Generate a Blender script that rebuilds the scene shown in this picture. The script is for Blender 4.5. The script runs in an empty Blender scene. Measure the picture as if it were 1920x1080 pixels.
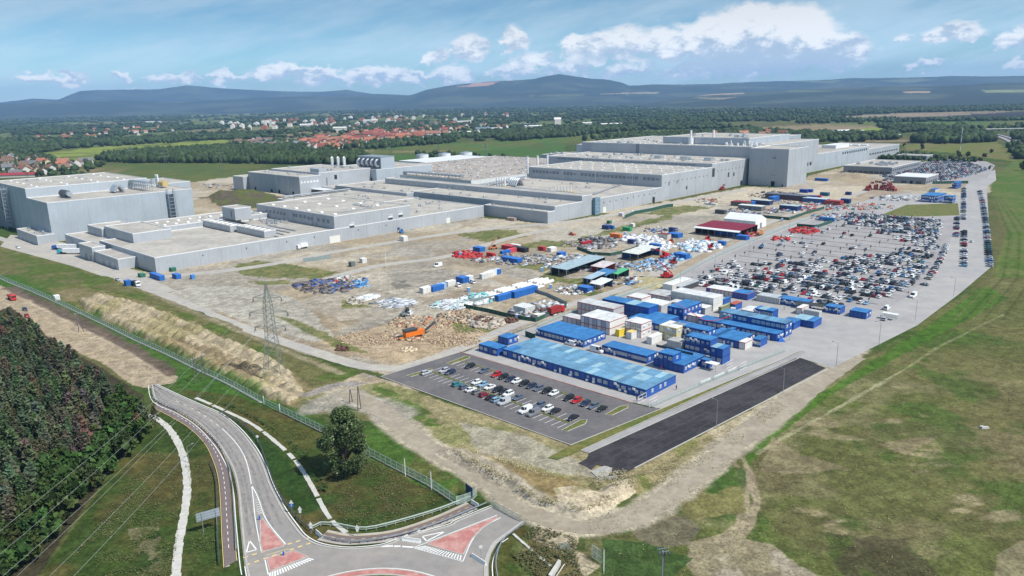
import bpy, math, random
import numpy as np
from mathutils import Vector, Matrix
R = math.radians
rnd = random.Random(7)
sc = bpy.context.scene
col = sc.collection

# ------------------------------------------------------------------ camera
F, H, HZ, ROLL = 1420.0, 100.0, 185.0, 0.022      # focal length and horizon row in pixels of a 1920 px frame, height in m
PITCH = math.atan((540 - HZ) / F)
cp, sp_, cr, sr = math.cos(PITCH), math.sin(PITCH), math.cos(ROLL), math.sin(ROLL)

def P(x, y, z=0.0):
    """the point of the place at height z seen at pixel (x, y) of the 1920 px frame"""
    a, b = (x - 960) / F, (540 - y) / F
    a, b = a * cr + b * sr, -a * sr + b * cr
    X, Y, Z = a, cp + b * sp_, -sp_ + b * cp
    t = (z - H) / Z
    return Vector((X * t, Y * t, z))

def PIX(X, Y, Z):
    Z = Z - H
    f = Y * cp - Z * sp_
    a, b = X / f, (Y * sp_ + Z * cp) / f
    return 960 + (a * cr - b * sr) * F, 540 - (a * sr + b * cr) * F

def zt(x, y, yt):
    """height of a vertical edge standing at ground pixel (x, y) whose top is at pixel row yt"""
    p = P(x, y); lo, hi = 0.0, 400.0
    for _ in range(36):
        m = (lo + hi) / 2
        if PIX(p.x, p.y, m)[1] > yt: lo = m
        else: hi = m
    return lo

cam = bpy.data.cameras.new('camera'); camo = bpy.data.objects.new('camera', cam); col.objects.link(camo)
Rv, Uv, Fv = Vector((1, 0, 0)), Vector((0, sp_, cp)), Vector((0, cp, -sp_))
ix, iy = Rv * cr - Uv * sr, Rv * sr + Uv * cr
camo.matrix_world = Matrix(((ix.x, iy.x, -Fv.x, 0), (ix.y, iy.y, -Fv.y, 0), (ix.z, iy.z, -Fv.z, H), (0, 0, 0, 1)))
cam.sensor_width = 36; cam.lens = F / 1920 * 36; cam.clip_start = 1; cam.clip_end = 90000
sc.camera = camo

# ------------------------------------------------------------------ light, sky, exposure
SUN_AZ, SUN_EL = -30.0, 50.0                       # azimuth counted from +X towards +Y
sun = bpy.data.lights.new('sun', 'SUN'); sun.energy = 5.0; sun.angle = R(0.53); sun.color = (1, .955, .88)
suno = bpy.data.objects.new('sun', sun); col.objects.link(suno)
sd = Vector((math.cos(R(SUN_AZ)) * math.cos(R(SUN_EL)), math.sin(R(SUN_AZ)) * math.cos(R(SUN_EL)), math.sin(R(SUN_EL))))
suno.rotation_euler = sd.to_track_quat('Z', 'Y').to_euler()
vs = sc.view_settings
vs.view_transform = 'Standard'; vs.look = 'None'; vs.exposure = 0.13; vs.gamma = 1; vs.use_curve_mapping = False
sc.cycles.use_denoising = True
sc.cycles.max_bounces = 5; sc.cycles.diffuse_bounces = 3; sc.cycles.glossy_bounces = 3; sc.cycles.transmission_bounces = 3
sc.cycles.volume_bounces = 0; sc.cycles.transparent_max_bounces = 8
sc.cycles.caustics_reflective = False; sc.cycles.caustics_refractive = False

class NT:
    """tiny node-tree writer"""
    def __init__(s, nt): s.nt = nt; s.n = nt.nodes; s.l = nt.links
    def new(s, t, **k):
        n = s.n.new(t)
        for a, v in k.items():
            if a.startswith('i_'): n.inputs[a[2:].replace('_', ' ')].default_value = v
            else: setattr(n, a, v)
        return n
    def link(s, a, b): s.l.new(a, b)
    def val(s, sock, v):
        if hasattr(v, 'is_linked') or hasattr(v, 'links'): s.l.new(v, sock)
        else: sock.default_value = v
    def math(s, op, a, b=0.0, c=None, clamp=False):
        n = s.n.new('ShaderNodeMath'); n.operation = op; n.use_clamp = clamp
        s.val(n.inputs[0], a); s.val(n.inputs[1], b)
        if c is not None: s.val(n.inputs[2], c)
        return n.outputs[0]
    def mix(s, f, a, b, mode='MIX'):
        n = s.n.new('ShaderNodeMix'); n.data_type = 'RGBA'; n.blend_type = mode
        s.val(n.inputs[0], f)
        for i, v in ((6, a), (7, b)):
            if isinstance(v, (tuple, list)): v = (*v[:3], 1)
            s.val(n.inputs[i], v)
        return n.outputs[2]
    def noise(s, vec, scale, detail=4, rough=.55, w=None):
        n = s.n.new('ShaderNodeTexNoise'); n.inputs['Scale'].default_value = scale
        n.inputs['Detail'].default_value = detail; n.inputs['Roughness'].default_value = rough
        if vec is not None: s.l.new(vec, n.inputs['Vector'])
        return n.outputs['Fac']
    def ramp(s, v, lo, hi, a=0.0, b=1.0):
        n = s.n.new('ShaderNodeMapRange'); n.interpolation_type = 'SMOOTHSTEP'
        s.val(n.inputs[0], v); n.inputs[1].default_value = lo; n.inputs[2].default_value = hi
        n.inputs[3].default_value = a; n.inputs[4].default_value = b
        return n.outputs[0]

W = bpy.data.worlds.new('World'); sc.world = W; W.use_nodes = True
N = NT(W.node_tree)
for n in list(N.n): N.n.remove(n)
out = N.new('ShaderNodeOutputWorld'); bg = N.new('ShaderNodeBackground'); N.link(bg.outputs[0], out.inputs[0])
sky = N.new('ShaderNodeTexSky'); sky.sky_type = 'NISHITA'; sky.sun_disc = False
sky.sun_elevation = R(SUN_EL); sky.sun_rotation = R(90 - SUN_AZ); sky.altitude = 100; sky.air_density = 1.0; sky.dust_density = 0.6; sky.ozone_density = 1.6
tc = N.new('ShaderNodeTexCoord'); sep = N.new('ShaderNodeSeparateXYZ'); N.link(tc.outputs['Generated'], sep.inputs[0])
dx, dy, dz = sep.outputs
az = N.math('ARCTAN2', dx, dy)                       # radians to the right of +Y
el = N.math('ARCSINE', dz)
comb = N.new('ShaderNodeCombineXYZ'); N.link(az, comb.inputs[0]); N.link(N.math('MULTIPLY', el, 1.6), comb.inputs[1])
n1 = N.noise(comb.outputs[0], 12, 8, .6); n2 = N.noise(comb.outputs[0], 42, 8, .62)
# cumulus: humps given by azimuth, base and top elevation, size, broken up by noise
def D(x, y):
    a, b = (x - 960) / F, (540 - y) / F
    a, b = a * cr + b * sr, -a * sr + b * cr
    v = Vector((a, cp + b * sp_, -sp_ + b * cp)).normalized()
    return math.atan2(v.x, v.y), math.asin(v.z)
CL = [  # pixel centre, half width, half height, strength
    (1420, 88, 175, 52, 1.0), (1330, 80, 70, 45, .8), (1490, 85, 100, 50, .95), (1560, 95, 70, 36, .8), (1250, 95, 70, 30, .8), (1410, 60, 70, 38, .9),
    (1510, 45, 55, 22, .6), (1140, 95, 105, 32, .85), (1080, 78, 30, 14, .8), (965, 80, 32, 24, .85), (880, 95, 48, 24, .85), (825, 105, 35, 16, .6), (1000, 115, 60, 16, .6),
    (1790, 64, 55, 14, .8), (1700, 68, 28, 10, .4), (1905, 76, 32, 15, .85), (1740, 119, 36, 9, .7), (1430, 128, 35, 10, .7), (1290, 132, 90, 12, .6),
    (700, 143, 70, 15, .84), (600, 145, 60, 17, .84), (530, 138, 55, 14, .84), (850, 143, 45, 14, .85), (960, 138, 60, 14, .8), (1180, 133, 60, 14, .8), (225, 146, 26, 9, .8), (60, 148, 40, 10, .75), (130, 150, 40, 8, .6), (320, 148, 70, 9, .6), (430, 146, 60, 10, .7), (780, 148, 60, 10, .8), (1060, 132, 60, 12, .8), (1560, 130, 60, 9, .4), (1912, 117, 18, 8, .6), (1850, 135, 90, 7, .3)]
acc = None; shade = None
wx = N.math('MULTIPLY', N.math('SUBTRACT', n2, .5), .045); wy = N.math('MULTIPLY', N.math('SUBTRACT', n2, .5), .05)
azw = N.math('ADD', az, wx); elw = N.math('ADD', el, wy)
for (x, y, hw, hh, st) in CL:
    a0, e0 = D(x, y)
    u = N.math('DIVIDE', N.math('SUBTRACT', azw, a0), hw / F * .9); v = N.math('DIVIDE', N.math('SUBTRACT', elw, e0), hh / F * 1.3)
    # a flat base: the lower half falls off faster
    vv = N.math('MULTIPLY', v, N.ramp(v, -.4, .2, 1.5, 1.0))
    d = N.math('ADD', N.math('MULTIPLY', u, u), N.math('MULTIPLY', vv, vv))
    g = N.math('MULTIPLY', N.math('EXPONENT', N.math('MULTIPLY', d, -1.1)), st)
    acc = g if acc is None else N.math('MAXIMUM', acc, g)
    t = N.math('MULTIPLY', g, v)
    shade = t if shade is None else N.math('ADD', shade, t)
nz = N.math('ADD', N.math('MULTIPLY', n1, .6), N.math('MULTIPLY', n2, .5))
dens = N.ramp(N.math('ADD', acc, N.math('MULTIPLY', N.math('SUBTRACT', nz, .55), 1.5)), .24, .46)
# thin high cloud in long streaks
c2 = N.new('ShaderNodeCombineXYZ'); N.link(N.math('MULTIPLY', N.math('ADD', az, N.math('MULTIPLY', el, 2.2)), 1.0), c2.inputs[0])
N.link(N.math('MULTIPLY', N.math('SUBTRACT', el, N.math('MULTIPLY', az, .28)), 7.0), c2.inputs[1])
st1 = N.noise(c2.outputs[0], 2.2, 7, .62)
cir = N.math('MULTIPLY', N.ramp(st1, .34, .66), .66)
cir = N.math('MULTIPLY', cir, N.ramp(dz, .0, .05, .8, 1.0))
lit = N.ramp(N.math('ADD', shade, N.math('MULTIPLY', N.math('SUBTRACT', n2, .5), 2.2)), -.40, .55)
base = N.mix(1, sky.outputs[0], (.66, 1.02, 1.26), 'MULTIPLY')
veil = N.mix(cir, base, (6.6, 8.5, 9.9))
cc = N.mix(lit, (4.8, 5.9, 7.3), (10.9, 10.9, 10.8))
fin = N.mix(N.math('MULTIPLY', dens, .92), veil, cc)
hg = N.ramp(dz, .0, .12, 1.7, 1.0); hc = N.new('ShaderNodeCombineXYZ'); [N.link(hg, hc.inputs[i]) for i in range(3)]; fin = N.mix(1, fin, hc.outputs[0], 'MULTIPLY')
below = N.ramp(dz, -.02, .0)
fin = N.mix(below, (1.4, 1.6, 1.5), fin)
N.link(fin, bg.inputs[0]); bg.inputs[1].default_value = 0.077
W.cycles.sampling_method = 'MANUAL'; W.cycles.sample_map_resolution = 1024

# ------------------------------------------------------------------ materials
M = {}
def mat(name, c=(.5, .5, .5), rough=.8, metal=0.0, var=.12, scale=1.0, spec=.3, attr=None, objc=False, bump=0.0, streak=0.0, rand=0.0, c2=None, c2s=.2, emit=None):
    m = bpy.data.materials.new(name); m.use_nodes = True; N = NT(m.node_tree)
    b = N.n['Principled BSDF']; b.inputs['Roughness'].default_value = rough; b.inputs['Metallic'].default_value = metal
    b.inputs['Specular IOR Level'].default_value = spec
    geo = N.new('ShaderNodeNewGeometry'); pos = geo.outputs['Position']
    if attr:
        a = N.new('ShaderNodeAttribute'); a.attribute_name = attr; c = a.outputs['Color']
    elif objc:
        a = N.new('ShaderNodeObjectInfo'); c = a.outputs['Color']
    else: c = (*c, 1)
    if c2 is not None: c = N.mix(N.ramp(N.noise(pos, c2s, 5, .6), .42, .58), c, c2)
    if var:
        f = N.ramp(N.noise(pos, scale, 6, .65), .25, .75, 1 - var, 1 + var)
        g = N.new('ShaderNodeCombineXYZ'); [N.link(f, g.inputs[i]) for i in range(3)]
        c = N.mix(1, c, g.outputs[0], 'MULTIPLY')
    if streak:
        mp = N.new('ShaderNodeMapping'); N.link(pos, mp.inputs[0]); mp.inputs['Scale'].default_value = (1, 1, .08)
        f = N.ramp(N.noise(mp.outputs[0], 1.2, 4, .6), .3, .7, 1 - streak, 1 + streak * .4)
        g = N.new('ShaderNodeCombineXYZ'); [N.link(f, g.inputs[i]) for i in range(3)]
        c = N.mix(1, c, g.outputs[0], 'MULTIPLY')
    if rand:
        oi = N.new('ShaderNodeObjectInfo'); f = N.ramp(oi.outputs['Random'], 0, 1, 1 - rand, 1 + rand)
        g = N.new('ShaderNodeCombineXYZ'); [N.link(f, g.inputs[i]) for i in range(3)]
        c = N.mix(1, c, g.outputs[0], 'MULTIPLY')
    N.val(b.inputs['Base Color'], c)
    if bump:
        bp = N.new('ShaderNodeBump'); bp.inputs['Strength'].default_value = .6; bp.inputs['Distance'].default_value = bump
        N.link(N.noise(pos, scale * 2, 5, .6), bp.inputs['Height']); N.link(bp.outputs[0], b.inputs['Normal'])
    if emit:
        b.inputs['Emission Color'].default_value = (*emit, 1); b.inputs['Emission Strength'].default_value = 1
    M[name] = m
    return m

# ------------------------------------------------------------------ mesh helpers
class MB:
    """collects quads and boxes, then becomes ONE mesh object"""
    def __init__(s): s.v = []; s.f = []; s.m = []; s.mi = 0
    def poly(s, pts, mi=None):
        n = len(s.v); s.v += [tuple(p) for p in pts]; s.f.append(tuple(range(n, n + len(pts)))); s.m.append(s.mi if mi is None else mi)
    def hexa(s, b, t, mi=None, bottom=True):
        n = len(s.v); s.v += [tuple(p) for p in b] + [tuple(p) for p in t]; k = len(b)
        q = [tuple(n + i for i in range(k, 2 * k))]
        if bottom: q.append(tuple(n + i for i in reversed(range(k))))
        q += [(n + i, n + (i + 1) % k, n + k + (i + 1) % k, n + k + i) for i in range(k)]
        s.f += q; s.m += [s.mi if mi is None else mi] * len(q)
    def box(s, x0, x1, y0, y1, z0, z1, mi=None):
        s.hexa([(x0, y0, z0), (x1, y0, z0), (x1, y1, z0), (x0, y1, z0)], [(x0, y0, z1), (x1, y0, z1), (x1, y1, z1), (x0, y1, z1)], mi)
    def bar(s, p, q, r, mi=None, k=4, r2=None):
        p, q = Vector(p), Vector(q); d = (q - p)
        if d.length < 1e-6: return
        d.normalize(); a = d.cross(Vector((0, 0, 1)) if abs(d.z) < .95 else Vector((1, 0, 0))).normalized(); b = d.cross(a)
        r2 = r if r2 is None else r2
        B = [p + (a * math.cos(2 * math.pi * (i + .5) / k) + b * math.sin(2 * math.pi * (i + .5) / k)) * r for i in range(k)]
        T = [q + (a * math.cos(2 * math.pi * (i + .5) / k) + b * math.sin(2 * math.pi * (i + .5) / k)) * r2 for i in range(k)]
        s.hexa(B, T, mi)
    def cyl(s, x, y, z0, z1, r, k=12, mi=None, r2=None): s.bar((x, y, z0), (x, y, z1), r, mi, k, r2)
    def mesh(s, name, mats):
        me = bpy.data.meshes.new(name); me.from_pydata(s.v, [], s.f)
        for m in (mats if isinstance(mats, (list, tuple)) else [mats]): me.materials.append(m)
        if any(s.m): me.polygons.foreach_set('material_index', s.m)
        me.update(); return me
    def build(s, name, mats, parent=None): return link(name, s.mesh(name, mats), parent)

def link(name, data, parent=None, loc=None, rz=None, props=None):
    o = bpy.data.objects.new(name, data); col.objects.link(o)
    if parent is not None: o.parent = parent
    if loc is not None: o.location = loc
    if rz is not None: o.rotation_euler = (0, 0, rz)
    return o
def tag(o, label, cat, group=None):
    o['label'] = label; o['category'] = cat
    if group: o['group'] = group
    return o
def thing(name, label, cat, loc=(0, 0, 0), rz=0.0, group=None): return tag(link(name, None, None, loc, rz), label, cat, group)
def struct(name, mb, m): o = mb.build(name, m) if isinstance(mb, MB) else link(name, mb); o['kind'] = 'structure'; return o
def stuff(o, label=None, cat=None):
    o['kind'] = 'stuff'
    if label: o['label'] = label
    if cat: o['category'] = cat
    return o
def copy(o, name=None, parent=None, loc=None, rz=None):
    c = o.copy(); col.objects.link(c)
    if parent is not None: c.parent = parent
    if loc is not None: c.location = loc
    if rz is not None: c.rotation_euler = (0, 0, rz)
    return c
def copy_tree(o, loc=None, rz=None, parent=None):
    c = copy(o, parent=parent, loc=loc, rz=rz)
    for ch in o.children: copy_tree(ch, parent=c)
    return c

def npmesh(name, V, Fq, mats, colors=None, mi=None):
    """mesh from numpy: V (n,3), Fq (m,k)"""
    me = bpy.data.meshes.new(name); V = np.asarray(V, np.float32); Fq = np.asarray(Fq, np.int32); m, k = Fq.shape
    me.vertices.add(len(V)); me.vertices.foreach_set('co', V.ravel())
    me.loops.add(m * k); me.loops.foreach_set('vertex_index', Fq.ravel())
    me.polygons.add(m); me.polygons.foreach_set('loop_start', np.arange(0, m * k, k, dtype=np.int32))
    if mi is not None: me.polygons.foreach_set('material_index', np.asarray(mi, np.int32))
    for mm in (mats if isinstance(mats, (list, tuple)) else [mats]): me.materials.append(mm)
    if colors is not None:
        ca = me.color_attributes.new('Col', 'FLOAT_COLOR', 'POINT')
        c4 = np.ones((len(V), 4), np.float32); c4[:, :3] = colors; ca.data.foreach_set('color', c4.ravel())
    me.update(calc_edges=True)
    return me

# ---- numpy value noise
_pr = np.random.RandomState(11).rand(256, 256).astype(np.float32)
def vn(x, y, wl, seed=0):
    x = np.asarray(x) / wl + seed * 17.31; y = np.asarray(y) / wl + seed * 9.77
    xi = np.floor(x).astype(np.int64); yi = np.floor(y).astype(np.int64); fx = x - xi; fy = y - yi
    fx = fx * fx * (3 - 2 * fx); fy = fy * fy * (3 - 2 * fy)
    g = lambda a, b: _pr[a & 255, b & 255]
    return (g(xi, yi) * (1 - fx) + g(xi + 1, yi) * fx) * (1 - fy) + (g(xi, yi + 1) * (1 - fx) + g(xi + 1, yi + 1) * fx) * fy
def fbm(x, y, wl, o=4, seed=0, gain=.55):
    s = 0; a = 1; t = 0
    for i in range(o): s = s + a * vn(x, y, wl / 2 ** i, seed + i * 3); t += a; a *= gain
    return s / t
def inside(px, py, poly):
    ins = np.zeros(px.shape, bool); n = len(poly)
    for i in range(n):
        x0, y0 = poly[i]; x1, y1 = poly[(i + 1) % n]
        if y0 == y1: continue
        c = ((y0 > py) != (y1 > py)) & (px < (x1 - x0) * (py - y0) / (y1 - y0) + x0)
        ins ^= c
    return ins
def sstep(x, a, b):
    t = np.clip((x - a) / (b - a), 0, 1); return t * t * (3 - 2 * t)
# ------------------------------------------------------------------ ground sheet: fine near the viewpoint, coarse far away
bb = np.concatenate([np.arange(-.485, .2475, .0011), [.248, .2484, .2487, .2489, .24915]])
bb = bb[H * (cp + bb * sp_) / (sp_ - bb * cp) < 18300]
aa = np.arange(-.76, .7601, .00225)
A_, B_ = np.meshgrid(aa, bb)
zz = -sp_ + B_ * cp; tt = -H / zz
GX = A_ * tt; GY = (cp + B_ * sp_) * tt
px, py = PIX(GX, GY, 0.0)
DIST = np.hypot(GX, GY)
nbig = fbm(GX, GY, 60, 4, 1); nmid = fbm(GX, GY, 14, 4, 2); nsm = fbm(GX, GY, 4, 3, 3); nfar = fbm(GX, GY, 400, 5, 5)
wu = fbm(GX, GY, 7, 3, 7) - .5; wv = fbm(GX, GY, 7, 3, 8) - .5
wu2 = fbm(GX, GY, 30, 4, 9) - .5; wv2 = fbm(GX, GY, 30, 4, 10) - .5
C = np.zeros(GX.shape + (3,), np.float32); Z = np.zeros(GX.shape, np.float32)
def lerp(c, w):
    w = w[..., None]; C[:] = C * (1 - w) + np.asarray(c, np.float32) * w
def win(poly, pad):
    xs = [p[0] for p in poly]; ys = [p[1] for p in poly]
    return (px > min(xs) - pad) & (px < max(xs) + pad) & (py > min(ys) - pad) & (py < max(ys) + pad)
def mask(poly, amp=4.0, amp2=0.0):
    """ragged-edged mask of an outline; the raggedness is in the ground, about amp pixels"""
    m = np.zeros(px.shape, np.float32); w = win(poly, amp + amp2 + 2)
    qx = px[w] + wu[w] * 2 * amp + wu2[w] * 2 * amp2; qy = py[w] + (wv[w] * amp + wv2[w] * amp2) * .9
    m[w] = inside(qx, qy, poly); return m
def paint(poly, c, amp=4.0, alpha=1.0, c2=None, n=None, lo=.45, hi=.55, amp2=0.0):
    m = mask(poly, amp, amp2) * alpha
    if c2 is not None:
        k = sstep(nmid if n is None else n, lo, hi)[..., None]; cc = np.asarray(c, np.float32) * (1 - k) + np.asarray(c2, np.float32) * k
    else: cc = np.asarray(c, np.float32)
    mm = m[..., None]; C[:] = C * (1 - mm) + cc * mm
    return m
def segd(pts):
    """distance on the ground to a polyline of pixels"""
    d = np.full(px.shape, 1e9, np.float32); Wp = [P(*p) for p in pts]
    for a, b in zip(Wp, Wp[1:]):
        vx, vy = b.x - a.x, b.y - a.y; L = vx * vx + vy * vy + 1e-9
        t = np.clip(((GX - a.x) * vx + (GY - a.y) * vy) / L, 0, 1)
        d = np.minimum(d, np.hypot(GX - a.x - t * vx, GY - a.y - t * vy))
    return d
def stroke(pts, w, c, alpha=1.0, soft=.6, rag=.5):
    d = segd(pts) + wu * w * rag
    m = (1 - sstep(d, w * .5 * (1 - soft * .5), w * .5 * (1 + soft * .5))) * alpha
    lerp(c, m); return m

GRN, GRN2, DRY, STRAW = (.052, .085, .020), (.030, .052, .014), (.105, .102, .040), (.23, .20, .105)
DIRT, DIRT2, SAND, BRN, PALE, GREY = (.33, .27, .185), (.25, .20, .14), (.50, .405, .27), (.13, .098, .07), (.42, .37, .29), (.27, .255, .23)
# base: meadow
k = sstep(nbig, .35, .65)[..., None]; C[:] = np.asarray(GRN) * (1 - k) + np.asarray(DRY) * k
far = sstep(DIST, 1900, 2600); lerp((.026, .046, .016), far * (nfar > 0)); lerp((.12, .145, .045), far * sstep(nfar, .50, .58) * .9); lerp((.2, .17, .09), far * sstep(fbm(GX, GY, 600, 3, 15), .62, .66) * .8)
# --- far fields
OLV, YEL = (.105, .12, .035), (.20, .24, .045)
for poly, c, c2 in (
    ([(55, 292), (130, 279), (300, 268), (420, 262), (480, 270), (420, 276), (330, 283), (250, 300), (180, 304), (120, 302)], YEL, OLV),
    ([(105, 320), (240, 305), (380, 303), (520, 307), (470, 318), (450, 334), (300, 350), (290, 337), (200, 330)], OLV, (.08, .11, .03)),
    ([(120, 320), (200, 309), (260, 314), (210, 327)], (.19, .15, .08), OLV),
    ([(520, 296), (560, 286), (640, 281), (860, 282), (880, 289), (700, 290)], (.25, .20, .11), OLV),
    ([(680, 278), (780, 272), (960, 262), (1085, 256), (1160, 258), (1060, 268), (950, 284), (860, 283)], (.075, .13, .03), OLV),
    ([(690, 290), (860, 284), (960, 280), (1010, 268), (1060, 268), (1060, 292), (900, 302), (760, 302), (690, 296)], (.06, .12, .028), (.08, .10, .03)),
    ([(1050, 255), (1200, 244), (1440, 240), (1300, 250), (1150, 262)], OLV, (.2, .17, .09)),
    ([(1400, 238), (1500, 231), (1665, 237), (1650, 243), (1520, 247), (1430, 246)], (.24, .19, .11), (.2, .16, .09)),
    ([(1520, 249), (1600, 243), (1665, 238), (1710, 243), (1650, 251), (1560, 253)], YEL, OLV),
    ([(1330, 229), (1420, 227), (1560, 232), (1480, 236), (1380, 240)], OLV, DRY),
    ([(1470, 201), (1600, 200), (1925, 191), (1925, 197), (1700, 203), (1560, 206)], (.24, .28, .07), YEL),
    ([(1560, 219), (1700, 212), (1925, 207), (1800, 217), (1640, 224)], (.26, .20, .14), (.2, .16, .11)),
    ([(1640, 222), (1790, 217), (1925, 208), (1925, 223), (1700, 225)], (.035, .035, .04), (.05, .045, .045)),  # ploughed field, a cloud's shadow painted into its dark colour
    ([(1680, 229), (1925, 226), (1925, 237), (1780, 241), (1700, 238)], (.08, .12, .03), OLV),
    ([(1690, 271), (1760, 267), (1860, 263), (1905, 284), (1920, 305), (1850, 296), (1790, 287), (1700, 281)], (.13, .145, .04), (.16, .14, .06)),
    ([(1600, 262), (1700, 262), (1760, 266), (1690, 272), (1600, 268)], (.25, .18, .12), DRY),
    ([(340, 218), (400, 211), (620, 205), (560, 211), (420, 217)], (.2, .2, .09), OLV),
    ([(1200, 206), (1420, 200), (1460, 204), (1300, 212)], (.05, .06, .05), OLV)):
    paint(poly, c, 2.0, 1, c2, nfar if poly[0][1] < 260 else nbig, .4, .6)
# --- the works site: bare ground
SITE = [(80, 480), (295, 512), (600, 455), (770, 430), (905, 408), (1025, 420), (1120, 405), (1400, 350), (1480, 352), (1520, 328), (1640, 300), (1760, 330), (1860, 330), (1860, 360), (1620, 420),
        (1330, 545), (1000, 610), (880, 655), (730, 705), (560, 660), (400, 592), (290, 548)]
paint(SITE, DIRT, 3, 1, PALE, nbig, .38, .62)
lerp(DIRT2, mask(SITE, 3) * sstep(fbm(GX, GY, 22, 4, 21), .55, .68) * .6)
lerp(GREY, mask(SITE, 3) * sstep(fbm(GX, GY, 35, 4, 22), .5, .6) * .55)
paint([(295, 350), (445, 330), (470, 345), (450, 372), (560, 362), (640, 380), (500, 400), (345, 408)], DIRT, 3, 1, PALE, nbig, .4, .6)
paint([(370, 372), (430, 362), (540, 372), (560, 388), (430, 392)], (.10, .085, .06), 4, 1, (.09, .10, .035), nmid)
paint([(0, 445), (150, 480), (300, 545), (300, 560), (100, 520), (0, 500)], (.16, .15, .06), 3, 1, (.09, .11, .03), nmid)
# concrete-grey worn areas, puddle stains
for poly, c, a in (([(300, 560), (360, 535), (480, 540), (560, 560), (640, 640), (560, 640), (420, 590)], (.36, .34, .29), .8), ([(690, 520), (830, 500), (860, 540), (780, 600), (640, 600), (560, 570), (620, 535)], (.36, .32, .26), .7),
        ([(720, 515), (850, 500), (880, 520), (760, 545)], (.22, .20, .17), .6), ([(730, 530), (760, 527), (775, 540), (740, 543)], (.13, .125, .11), .8), ([(780, 560), (900, 535), (960, 545), (860, 590)], (.24, .19, .14), .7),
        ([(1000, 440), (1180, 415), (1260, 420), (1120, 470), (1000, 460)], (.36, .33, .28), .6), ([(880, 440), (960, 432), (940, 438), (900, 445)], GREY, .5),
        ([(820, 470), (1000, 455), (1040, 470), (900, 500), (820, 500)], (.25, .20, .14), .5), ([(1090, 400), (1300, 370), (1400, 352), (1480, 356), (1620, 350), (1600, 380), (1380, 376), (1200, 400)], (.47, .41, .31), .8),
        ([(1300, 460), (1420, 420), (1500, 400), (1380, 470), (1250, 520)], (.25, .21, .16), .6), ([(600, 640), (760, 600), (1000, 600), (900, 650), (760, 680), (640, 665)], (.37, .28, .18), .8),
        ([(360, 600), (420, 592), (640, 655), (700, 690), (560, 660)], DIRT2, .6), ([(1540, 395), (1640, 355), (1700, 350), (1660, 380), (1560, 410)], (.3, .22, .16), .6)):
    paint(poly, c, 8, a, amp2=6)
for k in range(16):  # wheel ruts worn across the works ground
    x0_, y0_ = rnd.uniform(380, 1000), rnd.uniform(490, 640); L_ = rnd.uniform(120, 300); sl = rnd.uniform(-.42, -.1) if k % 2 else rnd.uniform(.1, .35)
    for o in (0, 2.2): stroke([(x0_, y0_ + o), (x0_ + L_ * .5, y0_ + o + sl * L_ * .42), (x0_ + L_, y0_ + o + sl * L_ * .8)], 1.1, (.20, .165, .12) if k % 3 else (.44, .39, .31), .45 * 1.0, .8, .6)
# grass on the site
for poly in ([(440, 500), (480, 487), (560, 498), (640, 512), (590, 523), (500, 522), (450, 515)], [(460, 530), (540, 526), (555, 530), (500, 537)], [(860, 440), (900, 432), (970, 432), (990, 445), (920, 454), (880, 447)],
        [(950, 462), (1010, 452), (1090, 450), (1080, 462), (1010, 466)], [(1060, 455), (1180, 420), (1260, 400), (1260, 410), (1130, 442)], [(1200, 400), (1280, 385), (1340, 388), (1260, 405)], [(1010, 520), (1030, 505), (1060, 520), (1040, 530)],
        [(820, 590), (880, 610), (960, 620), (860, 625)], [(640, 560), (700, 575), (640, 580)], [(1010, 545), (1100, 545), (1200, 550), (1100, 560), (1040, 556)], [(960, 500), (1040, 490), (1020, 510)], [(1330, 470), (1420, 440), (1400, 452), (1340, 478)],
        [(1020, 520), (1160, 525), (1100, 540)], [(510, 590), (560, 600), (700, 665), (640, 655)]):
    paint(poly, (.17, .165, .06), 7, .9, (.095, .12, .03), nsm, amp2=3)
paint([(1190, 535), (1200, 520), (1240, 520), (1260, 530), (1220, 545), (1150, 556)], (.38, .33, .19), 5, .9)
# --- berm side left of the fence
paint([(0, 470), (150, 505), (300, 560), (480, 630), (640, 690), (720, 715), (700, 790), (560, 770), (420, 690), (200, 590), (0, 520)], (.13, .125, .05), 4, 1, (.075, .105, .025), nmid)
WR = [(150, 565), (190, 555), (260, 575), (330, 600), (420, 640), (500, 668), (545, 700), (570, 735), (545, 757), (500, 745), (440, 722), (380, 690), (300, 650), (220, 608), (165, 588)]
paint([(90, 540), (150, 535), (240, 560), (330, 590), (440, 640), (540, 690), (600, 735), (560, 765), (460, 735), (330, 675), (200, 610), (110, 575)], (.20, .165, .085), 6, 1, (.12, .12, .04), nmid)
mW = paint(WR, (.36, .30, .20), 6, 1, (.24, .205, .11), nmid, .44, .6)
paint([(300, 650), (340, 640), (470, 690), (500, 700), (470, 720), (380, 685)], (.2, .15, .085), 6, .7)
paint([(560, 740), (680, 700), (760, 720), (860, 790), (780, 780), (700, 745), (600, 760)], (.27, .24, .215), 6, 1, DIRT, nmid)
stroke([(215, 515), (330, 570), (450, 622), (560, 668), (640, 700)], 3, (.26, .22, .14), .8)
stroke([(190, 508), (300, 560), (420, 612)], 2.5, (.2, .17, .1), .6)
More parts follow.
